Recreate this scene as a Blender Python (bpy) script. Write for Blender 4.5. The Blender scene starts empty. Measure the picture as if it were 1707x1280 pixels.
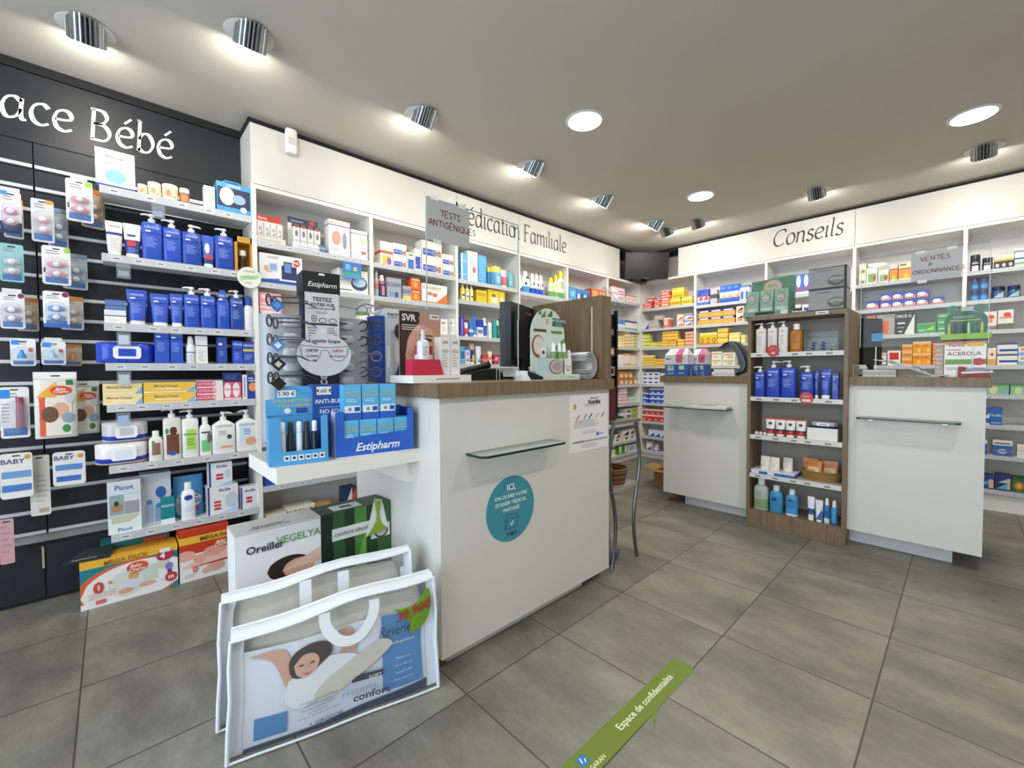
import bpy, math, random
from mathutils import Vector, Matrix
random.seed(11)
S = bpy.context.scene
COL = S.collection
R = math.radians

EXPOSURE, WORLD = 0.0, 5.0
SPOT_W, SPOT_SPREAD, THROW_W, PANEL_W = 2.3, 178, 12.0, 15.0
FLOOR_RAMP = [(0.30, '625f55'), (0.5, '79766a'), (0.70, '8f8c7f')]
# ------------------------------------------------------------------ camera
cam_data = bpy.data.cameras.new('camera')
cam_data.sensor_width = 36.0
cam_data.lens = 36.0 * 710.2 / 1707.0
cam_data.clip_start = 0.02
cam = bpy.data.objects.new('camera', cam_data)
COL.objects.link(cam)
pitch, roll, yaw = 0.0302, -0.00586, 0.81536
fw = Vector((-math.sin(yaw) * math.cos(pitch), math.cos(yaw) * math.cos(pitch), -math.sin(pitch)))
rt0 = Vector((math.cos(yaw), math.sin(yaw), 0))
up0 = rt0.cross(fw)
rt = math.cos(roll) * rt0 + math.sin(roll) * up0
up = -math.sin(roll) * rt0 + math.cos(roll) * up0
cam.matrix_world = Matrix(((rt.x, up.x, -fw.x, 0), (rt.y, up.y, -fw.y, 0), (rt.z, up.z, -fw.z, 1.15), (0, 0, 0, 1)))
S.camera = cam

# ------------------------------------------------------------------ exposure, daylight, lights
S.view_settings.view_transform = 'Standard'
S.view_settings.look = 'None'
S.view_settings.exposure = EXPOSURE
S.view_settings.gamma = 1.0
S.view_settings.use_curve_mapping = False
world = bpy.data.worlds.new('daylight')
S.world = world
world.use_nodes = True
wn = world.node_tree
bg = wn.nodes['Background']
bg.inputs['Color'].default_value = (0.74, 0.87, 1.0, 1)
bg.inputs['Strength'].default_value = WORLD

def area_light(name, loc, direction, size, power, color=(1, 1, 1), shape='DISK', size_y=None, spread=180):
    l = bpy.data.lights.new(name, 'AREA')
    l.shape = shape
    l.size = size
    if size_y: l.size_y = size_y
    l.energy = power
    l.color = color
    l.spread = R(spread)
    o = bpy.data.objects.new(name, l)
    o.location = loc
    o.rotation_euler = Vector(direction).to_track_quat('-Z', 'Y').to_euler()
    COL.objects.link(o)
    return o
# daylight through the shop window on the front side
day = area_light('window_daylight', (-0.6, -2.14, 1.35), (0, 1, 0), 3.4, 1, shape='RECTANGLE', size_y=2.3)
day.data.cycles.is_portal = True
SPOTS = [(-2.27, 0.50, 'L'), (-2.726, -0.04, 'L'), (-2.27, 1.40, 'L'), (-2.27, 2.34, 'L'), (-2.27, 3.25, 'L'), (-2.27, 4.18, 'L'),
         (-2.26, 4.49, 'B'), (-1.92, 4.49, 'B'), (-0.90, 4.49, 'B'), (0.066, 4.51, 'B'), (1.0, 4.49, 'B'), (-2.27, -0.9, 'L')]  # the closing pair of spots is out of view, added for light
PANELS = [(-1.63, 2.165), (0.01, 3.86), (-1.626, 3.834), (0.3, 2.165), (0.3, 0.5), (-0.9, -1.1)]  # the trailing panels after the far one are unseen extras for more light
CEIL = 2.69

# ------------------------------------------------------------------ materials
def s2l(c):
    return c / 12.92 if c <= 0.04045 else ((c + 0.055) / 1.055) ** 2.4
_m = {}
def M(hexc, rough=0.5, metal=0.0, spec=0.5, coat=0.0):
    key = (hexc, rough, metal, spec, coat)
    if key in _m: return _m[key]
    h = hexc if len(hexc) == 6 else ''.join(c * 2 for c in hexc)
    m = bpy.data.materials.new('paint_' + h)
    m.use_nodes = True
    b = m.node_tree.nodes['Principled BSDF']
    rgb = [s2l(int(h[i:i + 2], 16) / 255) for i in (0, 2, 4)]
    b.inputs['Base Color'].default_value = (*rgb, 1)
    b.inputs['Roughness'].default_value = rough
    b.inputs['Metallic'].default_value = metal
    b.inputs['Specular IOR Level'].default_value = spec
    b.inputs['Coat Weight'].default_value = coat
    _m[key] = m
    return m
def node_mat(name):
    m = bpy.data.materials.new(name)
    m.use_nodes = True
    return m, m.node_tree, m.node_tree.nodes['Principled BSDF']
def rgb(h): return (*[s2l(int(h[i:i + 2], 16) / 255) for i in (0, 2, 4)], 1)
def ramp(nt, stops):
    n = nt.nodes.new('ShaderNodeValToRGB')
    cr = n.color_ramp
    while len(cr.elements) > len(stops): cr.elements.remove(cr.elements[-1])
    while len(cr.elements) < len(stops): cr.elements.new(0.5)
    for e, (p, c) in zip(cr.elements, stops):
        e.position = p; e.color = rgb(c)
    return n
def noise(nt, vec, scale, detail=4, rough=0.6):
    n = nt.nodes.new('ShaderNodeTexNoise')
    n.inputs['Scale'].default_value = scale
    n.inputs['Detail'].default_value = detail
    n.inputs['Roughness'].default_value = rough
    nt.links.new(vec, n.inputs['Vector'])
    return n
def mapping(nt, loc=(0, 0, 0), scale=(1, 1, 1), rot=(0, 0, 0)):
    tc = nt.nodes.new('ShaderNodeTexCoord')
    mp = nt.nodes.new('ShaderNodeMapping')
    mp.inputs['Location'].default_value = loc
    mp.inputs['Scale'].default_value = scale
    mp.inputs['Rotation'].default_value = rot
    nt.links.new(tc.outputs['Object'], mp.inputs['Vector'])
    return mp.outputs['Vector']

def floor_material():
    m, nt, b = node_mat('stone_tile_floor')
    v = mapping(nt, (1.196, -0.896, 0))
    br = nt.nodes.new('ShaderNodeTexBrick')
    br.offset = 0.0; br.squash = 1.0
    br.inputs['Scale'].default_value = 1.0
    br.inputs['Mortar Size'].default_value = 0.0032
    br.inputs['Mortar Smooth'].default_value = 0.3
    br.inputs['Brick Width'].default_value = 0.499
    br.inputs['Row Height'].default_value = 0.502
    br.inputs['Color1'].default_value = (0, 0, 0, 1)
    br.inputs['Color2'].default_value = (1, 1, 1, 1)
    br.inputs['Mortar'].default_value = (0.5, 0.5, 0.5, 1)
    nt.links.new(v, br.inputs['Vector'])
    # every tile shows its own piece of stone
    add = nt.nodes.new('ShaderNodeVectorMath'); add.operation = 'MULTIPLY_ADD'
    nt.links.new(br.outputs['Color'], add.inputs[0])
    add.inputs[1].default_value = (7.3, 3.1, 5.7)
    nt.links.new(v, add.inputs[2])
    st = nt.nodes.new('ShaderNodeMapping'); st.inputs['Scale'].default_value = (1.0, 1.7, 1)
    nt.links.new(add.outputs[0], st.inputs['Vector'])
    n1 = noise(nt, st.outputs['Vector'], 2.6, 8, 0.62)
    n2 = noise(nt, st.outputs['Vector'], 38, 4, 0.7)
    r1 = ramp(nt, FLOOR_RAMP)
    nt.links.new(n1.outputs['Fac'], r1.inputs['Fac'])
    mx = nt.nodes.new('ShaderNodeMix'); mx.data_type = 'RGBA'; mx.blend_type = 'OVERLAY'
    mx.inputs[0].default_value = 0.22
    nt.links.new(r1.outputs['Color'], mx.inputs[6]); nt.links.new(n2.outputs['Fac'], mx.inputs[7])
    mm = nt.nodes.new('ShaderNodeMix'); mm.data_type = 'RGBA'
    nt.links.new(br.outputs['Fac'], mm.inputs[0])
    nt.links.new(mx.outputs[2], mm.inputs[6]); mm.inputs[7].default_value = rgb('4a4136')
    nt.links.new(mm.outputs[2], b.inputs['Base Color'])
    rr = nt.nodes.new('ShaderNodeMapRange')
    nt.links.new(n1.outputs['Fac'], rr.inputs['Value'])
    rr.inputs['To Min'].default_value = 0.34; rr.inputs['To Max'].default_value = 0.55
    nt.links.new(rr.outputs[0], b.inputs['Roughness'])
    bp = nt.nodes.new('ShaderNodeBump'); bp.inputs['Strength'].default_value = 0.25; bp.inputs['Distance'].default_value = 0.002
    inv = nt.nodes.new('ShaderNodeMath'); inv.operation = 'SUBTRACT'; inv.inputs[0].default_value = 1
    nt.links.new(br.outputs['Fac'], inv.inputs[1])
    nt.links.new(inv.outputs[0], bp.inputs['Height'])
    nt.links.new(bp.outputs['Normal'], b.inputs['Normal'])
    return m
def wood_material(name='oak_laminate', tones=('5f4d39', '7b664c', '8f7a5d'), scale=(1, 1, 1)):
    m, nt, b = node_mat(name)
    v = mapping(nt, scale=scale)
    n1 = noise(nt, v, 3.0, 6, 0.65)
    n2 = noise(nt, v, 11, 3, 0.5)
    mx = nt.nodes.new('ShaderNodeMix'); mx.inputs[0].default_value = 0.35
    nt.links.new(n1.outputs['Fac'], mx.inputs[2]); nt.links.new(n2.outputs['Fac'], mx.inputs[3])
    r = ramp(nt, [(0.30, tones[0]), (0.5, tones[1]), (0.72, tones[2])])
    nt.links.new(mx.outputs[0], r.inputs['Fac'])
    nt.links.new(r.outputs['Color'], b.inputs['Base Color'])
    b.inputs['Roughness'].default_value = 0.45
    return m
def plaster_material(name, c0, c1, rough=0.8, scale=3.0, bump=0.02):
    m, nt, b = node_mat(name)
    v = mapping(nt)
    n = noise(nt, v, scale, 5)
    r = ramp(nt, [(0.3, c0), (0.7, c1)])
    nt.links.new(n.outputs['Fac'], r.inputs['Fac'])
    nt.links.new(r.outputs['Color'], b.inputs['Base Color'])
    b.inputs['Roughness'].default_value = rough
    if bump:
        n2 = noise(nt, v, 180, 2)
        bp = nt.nodes.new('ShaderNodeBump'); bp.inputs['Strength'].default_value = bump
        nt.links.new(n2.outputs['Fac'], bp.inputs['Height']); nt.links.new(bp.outputs['Normal'], b.inputs['Normal'])
    return m
def clear_material(name, tint=(1, 1, 1), body=0.0, body_col='ffffff', rough=0.03, boost=1.0):
    m = bpy.data.materials.new(name); m.use_nodes = True
    nt = m.node_tree
    nt.nodes.remove(nt.nodes['Principled BSDF'])
    out = nt.nodes['Material Output']
    t = nt.nodes.new('ShaderNodeBsdfTransparent'); t.inputs['Color'].default_value = (*tint, 1)
    g = nt.nodes.new('ShaderNodeBsdfGlossy'); g.inputs['Roughness'].default_value = rough
    f = nt.nodes.new('ShaderNodeLayerWeight'); f.inputs['Blend'].default_value = 0.5
    pw = nt.nodes.new('ShaderNodeMath'); pw.operation = 'POWER'; pw.inputs[1].default_value = 4.0
    nt.links.new(f.outputs['Facing'], pw.inputs[0])
    mu = nt.nodes.new('ShaderNodeMath'); mu.operation = 'MULTIPLY_ADD'; mu.inputs[1].default_value = 0.5; mu.inputs[2].default_value = 0.011 * boost
    mu.use_clamp = True
    nt.links.new(pw.outputs[0], mu.inputs[0])
    x = nt.nodes.new('ShaderNodeMixShader')
    nt.links.new(mu.outputs[0], x.inputs[0]); nt.links.new(t.outputs[0], x.inputs[1]); nt.links.new(g.outputs[0], x.inputs[2])
    last = x
    if body:
        d = nt.nodes.new('ShaderNodeBsdfDiffuse'); d.inputs['Color'].default_value = rgb(body_col)
        y = nt.nodes.new('ShaderNodeMixShader'); y.inputs[0].default_value = body
        nt.links.new(x.outputs[0], y.inputs[1]); nt.links.new(d.outputs[0], y.inputs[2])
        last = y
    nt.links.new(last.outputs[0], out.inputs['Surface'])
    return m
def glow_material(name, color, strength):
    m, nt, b = node_mat(name)
    b.inputs['Base Color'].default_value = (*color, 1)
    b.inputs['Emission Color'].default_value = (*color, 1)
    b.inputs['Emission Strength'].default_value = strength
    return m
MAT_FLOOR = floor_material()
MAT_CEIL = plaster_material('ceiling_paint', 'cac5b7', 'cfcabd', 0.9, 1.2)
MAT_WALL = plaster_material('wall_paint', 'c9c6bf', 'd2cfc8', 0.85)
MAT_WHITE = plaster_material('white_laminate', 'e9e6e0', 'eeebe5', 0.38, 1.5, 0)
MAT_COUNTER = plaster_material('counter_laminate', 'd3d1ca', 'd8d6cf', 0.36, 1.5, 0)
MAT_HEADER = plaster_material('header_laminate', 'dad7cf', 'dfdcd5', 0.45, 1.5, 0)
MAT_BAYBACK = plaster_material('bay_back_laminate', 'd6d4d0', 'dedbd7', 0.5, 1.5, 0)
MAT_BLACK = plaster_material('black_laminate', '16181e', '1b1e25', 0.55, 22, 0)
MAT_WOOD = wood_material(scale=(9, 9, 0.55))
MAT_WOODTOP = wood_material('oak_laminate_top', scale=(9, 9, 0.7))
MAT_CHROME = M('d2d5d9', 0.24, 1.0)
MAT_SLAT = M('d9dbde', 0.32, 0.35)
MAT_RAIL = M('c3c5c8', 0.35, 0.0)
MAT_STEEL = M('8f9094', 0.32, 0.9)
MAT_PLEXI = clear_material('acrylic_sheet', (0.97, 0.985, 0.98))
MAT_GLASS = clear_material('shelf_glass', (0.88, 0.94, 0.92), 0.34, 'd3dad4', boost=1.5)  # pale body colour stands in for the white reflection on the pane
MAT_GLASSEDGE = M('12352f', 0.2)
MAT_FILM = clear_material('clear_film', (0.97, 0.98, 1.0), 0.05, 'f4f8ff', 0.08, 1.6)
MAT_BLISTER = clear_material('blister_bubble', (0.93, 0.95, 0.97), 0.12, 'e8eef4', 0.08, 1.6)

# ------------------------------------------------------------------ mesh builder
class MB:
    def __init__(s): s.v = []; s.f = []; s.fm = []; s.fs = []; s.ms = []
    def mi(s, m):
        if m not in s.ms: s.ms.append(m)
        return s.ms.index(m)
    def add(s, vs, fs, m, smooth=False, T=None):
        o = len(s.v)
        if T is not None: vs = [tuple(T @ Vector(p)) for p in vs]
        s.v += [tuple(p) for p in vs]
        k = s.mi(m)
        for f in fs:
            s.f.append([i + o for i in f]); s.fm.append(k); s.fs.append(smooth)
        return s
    def box(s, x0, y0, z0, x1, y1, z1, m, T=None):
        v = [(x0, y0, z0), (x1, y0, z0), (x1, y1, z0), (x0, y1, z0), (x0, y0, z1), (x1, y0, z1), (x1, y1, z1), (x0, y1, z1)]
        return s.add(v, [(0, 3, 2, 1), (4, 5, 6, 7), (0, 1, 5, 4), (1, 2, 6, 5), (2, 3, 7, 6), (3, 0, 4, 7)], m, False, T)
    def loft(s, rings, m, seg=20, p=2.0, caps=(True, True), smooth=True, T=None, cx=0, cy=0, mats=None):
        # rings: (z, half width, half depth); mats: one material for each gap between rings
        vs = []
        for (z, a, b) in rings:
            for i in range(seg):
                t = 2 * math.pi * (i + .5) / seg
                c, n = math.cos(t), math.sin(t)
                vs.append((cx + a * math.copysign(abs(c) ** (2 / p), c), cy + b * math.copysign(abs(n) ** (2 / p), n), z))
        n = len(rings)
        for k in range(n - 1):
            fs = [(k * seg + i, k * seg + (i + 1) % seg, (k + 1) * seg + (i + 1) % seg, (k + 1) * seg + i) for i in range(seg)]
            used = vs[k * seg:(k + 2) * seg]
            s.add(used, [[j - k * seg for j in f] for f in fs], mats[k] if mats else m, smooth, T)
        if caps[0]: s.add(vs[:seg], [list(range(seg))[::-1]], mats[0] if mats else m, False, T)
        if caps[1]: s.add(vs[-seg:], [list(range(seg))], mats[-1] if mats else m, False, T)
        return s
    def tube(s, pts, r, m, seg=8, T=None, closed=False):
        P = [Vector(p) for p in pts]; n = len(P)
        rs = r if isinstance(r, (list, tuple)) else [r] * n
        vs = []; prev = None
        for i, q in enumerate(P):
            d = (P[(i + 1) % n] - P[i - 1]) if (closed or 0 < i < n - 1) else (P[1] - P[0] if i == 0 else P[-1] - P[-2])
            d.normalize()
            a = prev if prev is not None else (Vector((0, 0, 1)) if abs(d.z) < .9 else Vector((1, 0, 0)))
            u = (a - d * a.dot(d)).normalized(); w = d.cross(u); prev = u
            for j in range(seg):
                t = 2 * math.pi * j / seg
                vs.append(q + (u * math.cos(t) + w * math.sin(t)) * rs[i])
        fs = []
        for i in range(n if closed else n - 1):
            i2 = (i + 1) % n
            fs += [(i * seg + j, i * seg + (j + 1) % seg, i2 * seg + (j + 1) % seg, i2 * seg + j) for j in range(seg)]
        if not closed: fs += [list(range(seg))[::-1], list(range((n - 1) * seg, n * seg))]
        return s.add(vs, fs, m, True, T)
    def prism(s, outline, y0, y1, m, T=None, side=None):
        # outline of (x, z), front at y0 and back at y1
        n = len(outline)
        a = sum(outline[i][0] * outline[(i + 1) % n][1] - outline[(i + 1) % n][0] * outline[i][1] for i in range(n))
        if a < 0: outline = outline[::-1]
        vs = [(x, y0, z) for x, z in outline] + [(x, y1, z) for x, z in outline]
        s.add(vs, [list(range(n)), list(range(n, 2 * n))[::-1]], m, False, T)
        s.add(vs, [(i, i + n, (i + 1) % n + n, (i + 1) % n) for i in range(n)], side or m, False, T)
        return s
    def mesh(s, name):
        me = bpy.data.meshes.new(name)
        me.from_pydata(s.v, [], s.f)
        for m in s.ms: me.materials.append(m)
        me.polygons.foreach_set('material_index', s.fm)
        me.polygons.foreach_set('use_smooth', s.fs)
        if any(s.fs):
            import bmesh
            bm = bmesh.new(); bm.from_mesh(me)
            bmesh.ops.remove_doubles(bm, verts=bm.verts, dist=1e-5)
            bm.to_mesh(me); bm.free()
            me.set_sharp_from_angle(angle=R(40))
        me.update()
        return me
    def obj(s, name, parent=None):
        o = bpy.data.objects.new(name, s.mesh(name))
        COL.objects.link(o)
        if parent is not None: o.parent = parent
        return o

def tag(o, label, cat, group=None, kind=None):
    o['label'] = label; o['category'] = cat
    if group: o['group'] = group
    if kind: o['kind'] = kind
    return o
def empty(name, loc=(0, 0, 0), rz=0):
    o = bpy.data.objects.new(name, None)
    o.empty_display_size = 0.05
    o.location = loc; o.rotation_euler = (0, 0, rz)
    COL.objects.link(o)
    return o
def thing(name, label, cat, loc=(0, 0, 0), rz=0, group=None):
    return tag(empty(name, loc, rz), label, cat, group)
def structure(name, mb):
    o = mb.obj(name); o['kind'] = 'structure'
    return o
def clone(root):
    c = root.copy(); COL.objects.link(c)
    for ch in list(root.children):
        k = ch.copy(); COL.objects.link(k); k.parent = c
        for g2 in list(ch.children):
            q = g2.copy(); COL.objects.link(q); q.parent = k
    return c
LOCAL_FRONT = {'L': R(90), 'K': R(90), 'B': 0.0, 'W': 0.0}

# ------------------------------------------------------------------ lettering
_t = {}
def font_text(txt, bold=0.0, shear=0.0, lines=1.0):
    key = (txt, bold, shear)
    if key not in _t:
        cu = bpy.data.curves.new('lettering', 'FONT')
        cu.body = txt; cu.size = 1.0; cu.align_x = 'CENTER'; cu.resolution_u = 2
        cu.offset = bold; cu.shear = shear; cu.space_line = lines
        ob = bpy.data.objects.new('lettering', cu)
        me = bpy.data.meshes.new_from_object(ob)
        vs = [(v.co.x, v.co.y) for v in me.vertices]
        fs = [list(p.vertices) for p in me.polygons]
        bpy.data.objects.remove(ob); bpy.data.meshes.remove(me); bpy.data.curves.remove(cu)
        xs = [v[0] for v in vs] or [0]; ys = [v[1] for v in vs] or [0]
        cx = (min(xs) + max(xs)) / 2; y0 = 0.0 if lines == 1.0 and '\n' not in txt else (min(ys) + max(ys)) / 2 - 0.35
        _t[key] = ([(a - cx, b - y0) for a, b in vs], fs, max(xs) - min(xs))
    return _t[key]
CAP = 0.682
def curve_pts(pts, k=6):
    if len(pts) < 3: return pts
    out = []
    P = [pts[0]] + list(pts) + [pts[-1]]
    for i in range(1, len(P) - 2):
        a, b, c, d = P[i - 1], P[i], P[i + 1], P[i + 2]
        for j in range(k):
            t = j / k
            out.append(tuple(0.5 * ((2 * b[n]) + (c[n] - a[n]) * t + (2 * a[n] - 5 * b[n] + 4 * c[n] - d[n]) * t * t + (3 * b[n] - a[n] - 3 * c[n] + d[n]) * t ** 3) for n in (0, 1)))
    out.append(pts[-1])
    return out
_bowl = [(.1, .62), (.28, .96), (.52, .93), (.67, .5), (.52, .08), (.28, .0), (.1, .14)]
_abow = [(.62, .84), (.42, 1.0), (.18, .88), (.05, .48), (.13, .08), (.3, .0), (.5, .16), (.62, .5)]
_earc = [(.07, .5), (.38, .53), (.62, .64), (.56, .92), (.36, 1.0), (.14, .84), (.05, .48), (.15, .12), (.4, .0), (.64, .14)]
GLYPH = {
 'a': (.84, [_abow, [(.64, 1.0), (.62, .4), (.66, .06), (.8, .05)]]),
 'b': (.8, [[(.02, 1.58), (.12, 1.6)], [(.12, 1.6), (.1, .0)], _bowl]),
 'c': (.7, [[(.6, .84), (.42, 1.0), (.16, .86), (.05, .48), (.15, .12), (.38, .0), (.62, .14)]]),
 'd': (.84, [_abow, [(.53, 1.58), (.64, 1.6)], [(.64, 1.6), (.62, .4), (.66, .06), (.8, .05)]]),
 'e': (.74, [_earc]),
 '\u00e9': (.74, [_earc, [(.3, 1.2), (.56, 1.52)]]),
 'i': (.36, [[(.02, .94), (.14, 1.0)], [(.14, 1.0), (.12, .3), (.16, .05), (.29, .05)], [(.11, 1.34), (.17, 1.38)]]),
 'l': (.36, [[(.02, 1.58), (.14, 1.6)], [(.14, 1.6), (.12, .3), (.16, .05), (.3, .05)]]),
 'm': (1.2, [[(.0, .94), (.12, 1.0)], [(.12, 1.0), (.1, .0)], [(.1, .66), (.3, .97), (.5, .95), (.56, .7), (.55, .0)], [(.55, .66), (.76, .97), (.95, .95), (1.01, .7), (1.0, .1), (1.04, .0), (1.14, .03)]]),
 'n': (.8, [[(.0, .94), (.12, 1.0)], [(.12, 1.0), (.1, .0)], [(.1, .66), (.3, .97), (.52, .95), (.6, .7), (.6, .1), (.64, .0), (.74, .03)]]),
 'o': (.78, [[(.36, 1.0), (.14, .86), (.05, .5), (.15, .1), (.37, .0), (.6, .14), (.69, .5), (.58, .9), (.36, 1.0)]]),
 'p': (.8, [[(.02, .96), (.12, 1.0)], [(.12, 1.0), (.1, -.55)], _bowl]),
 's': (.6, [[(.5, .86), (.3, 1.0), (.12, .86), (.15, .64), (.42, .44), (.5, .2), (.34, .0), (.16, .02), (.04, .16)]]),
 't': (.5, [[(.2, 1.34), (.17, .3), (.24, .03), (.44, .06)], [(.02, .96), (.42, 1.0)]]),
 'B': (.94, [[(.14, 1.5), (.12, .0)], [(.03, 1.48), (.14, 1.5)], [(.14, 1.5), (.48, 1.48), (.62, 1.18), (.46, .86), (.14, .8)], [(.14, .8), (.56, .76), (.74, .4), (.56, .04), (.04, .0)]]),
 'E': (.84, [[(.14, 1.5), (.12, .0)], [(.03, 1.5), (.72, 1.5)], [(.12, .78), (.6, .8)], [(.03, .0), (.74, .0)]]),
 'F': (.82, [[(.14, 1.5), (.12, .0)], [(.03, 1.5), (.76, 1.5)], [(.76, 1.5), (.76, 1.36)], [(.12, .78), (.58, .8)], [(.02, .0), (.28, .0)]]),
 'M': (1.3, [[(.12, .0), (.22, 1.5)], [(.22, 1.5), (.6, .2)], [(.6, .2), (1.02, 1.5)], [(1.02, 1.5), (1.14, .0)], [(.02, .0), (.24, .0)], [(1.02, .0), (1.26, .0)]]),
 'C': (1.08, [[(.98, 1.2), (.94, 1.44), (.66, 1.5), (.3, 1.34), (.07, .8), (.2, .22), (.55, .0), (.96, .2)]]),
 ' ': (.42, [])}
HAND = {
 'T': (.85, [[(0, 1.02), (.8, .96)], [(.4, 1), (.43, 0)]]), 'E': (.75, [[(.6, .98), (.05, 1), (.03, 0), (.66, .04)], [(.05, .52), (.5, .5)]]),
 'S': (.7, [[(.55, .9), (.3, 1), (.1, .8), (.3, .52), (.55, .3), (.4, .02), (.05, .1)]]), 'A': (.85, [[(.02, 0), (.4, 1), (.76, 0)], [(.16, .36), (.62, .36)]]),
 'N': (.85, [[(.05, 0), (.05, 1)], [(.05, 1), (.68, .02)], [(.68, .02), (.7, 1.02)]]), 'I': (.3, [[(.1, 1), (.12, 0)]]),
 'G': (.9, [[(.7, .88), (.4, 1), (.1, .7), (.1, .25), (.4, 0), (.7, .2), (.72, .46)], [(.42, .46), (.76, .46)]]),
 'Q': (.95, [[(.4, 1), (.08, .7), (.1, .2), (.42, 0), (.74, .3), (.72, .78), (.4, 1)], [(.5, .3), (.85, -.1)]]),
 'U': (.85, [[(.05, 1), (.06, .3), (.35, 0), (.66, .3), (.68, 1)]]), 'V': (.85, [[(.02, 1), (.36, 0)], [(.36, 0), (.74, 1)]]),
 'O': (.9, [[(.4, 1), (.08, .7), (.1, .2), (.42, 0), (.74, .3), (.72, .78), (.4, 1)]]), 'R': (.8, [[(.06, 0), (.06, 1)], [(.06, 1), (.55, .95), (.55, .55), (.08, .48)], [(.2, .48), (.64, 0)]]),
 'D': (.85, [[(.06, 1), (.05, 0)], [(.04, 1), (.5, .9), (.7, .5), (.5, .1), (.03, 0)]]), 'C': (.8, [[(.64, .88), (.36, 1), (.08, .6), (.14, .15), (.42, 0), (.66, .14)]]),
 '\u00c9': (.75, [[(.6, .98), (.05, 1), (.03, 0), (.66, .04)], [(.05, .52), (.5, .5)], [(.25, 1.15), (.48, 1.36)]]),
 '\u00e0': (.7, [[(.5, .5), (.2, .55), (.05, .25), (.2, 0), (.5, .2), (.5, .52), (.55, 0)], [(.15, .9), (.35, .7)]]), ' ': (.5, [])}
def pen_text(mb, txt, font, size, m, T, width=0.15, thin=0.045, angle=38, depth=0.0, slant=0.0, tracking=0.0, round_pen=False):
    """Writes txt with a broad pen: local x along the line, z up, front towards -y; origin at the start of the baseline."""
    x = 0.0
    ca, sa = math.cos(R(angle)) * width / 2, math.sin(R(angle)) * width / 2
    for ch in txt:
        adv, strokes = font[ch]
        for st in strokes:
            pts = curve_pts(st)
            L, Rr = [], []
            for i, p in enumerate(pts):
                q0 = pts[max(i - 1, 0)]; q1 = pts[min(i + 1, len(pts) - 1)]
                dx, dz = q1[0] - q0[0], q1[1] - q0[1]
                n = math.hypot(dx, dz) or 1
                nx, nz = -dz / n, dx / n
                w = width / 2 if round_pen else max(thin, abs(nx * ca + nz * sa))
                L.append((p[0] + nx * w, p[1] + nz * w)); Rr.append((p[0] - nx * w, p[1] - nz * w))
            allp = L + Rr
            vs = [((x + a + slant * b) * size, 0, b * size) for a, b in allp]
            n = len(pts)
            fs = [(i, i + 1, n + i + 1, n + i) for i in range(n - 1)]
            if depth:
                off = len(vs)
                vs = [(a, -depth, c) for a, b, c in vs] + vs
                e = []
                for i in range(n - 1):
                    e += [(i, i + 1, off + i + 1, off + i), (n + i, n + i + 1, off + n + i + 1, off + n + i)]
                fs = fs + e
            mb.add(vs, fs, m, False, T)
        x += adv + tracking
    return x * size

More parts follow.
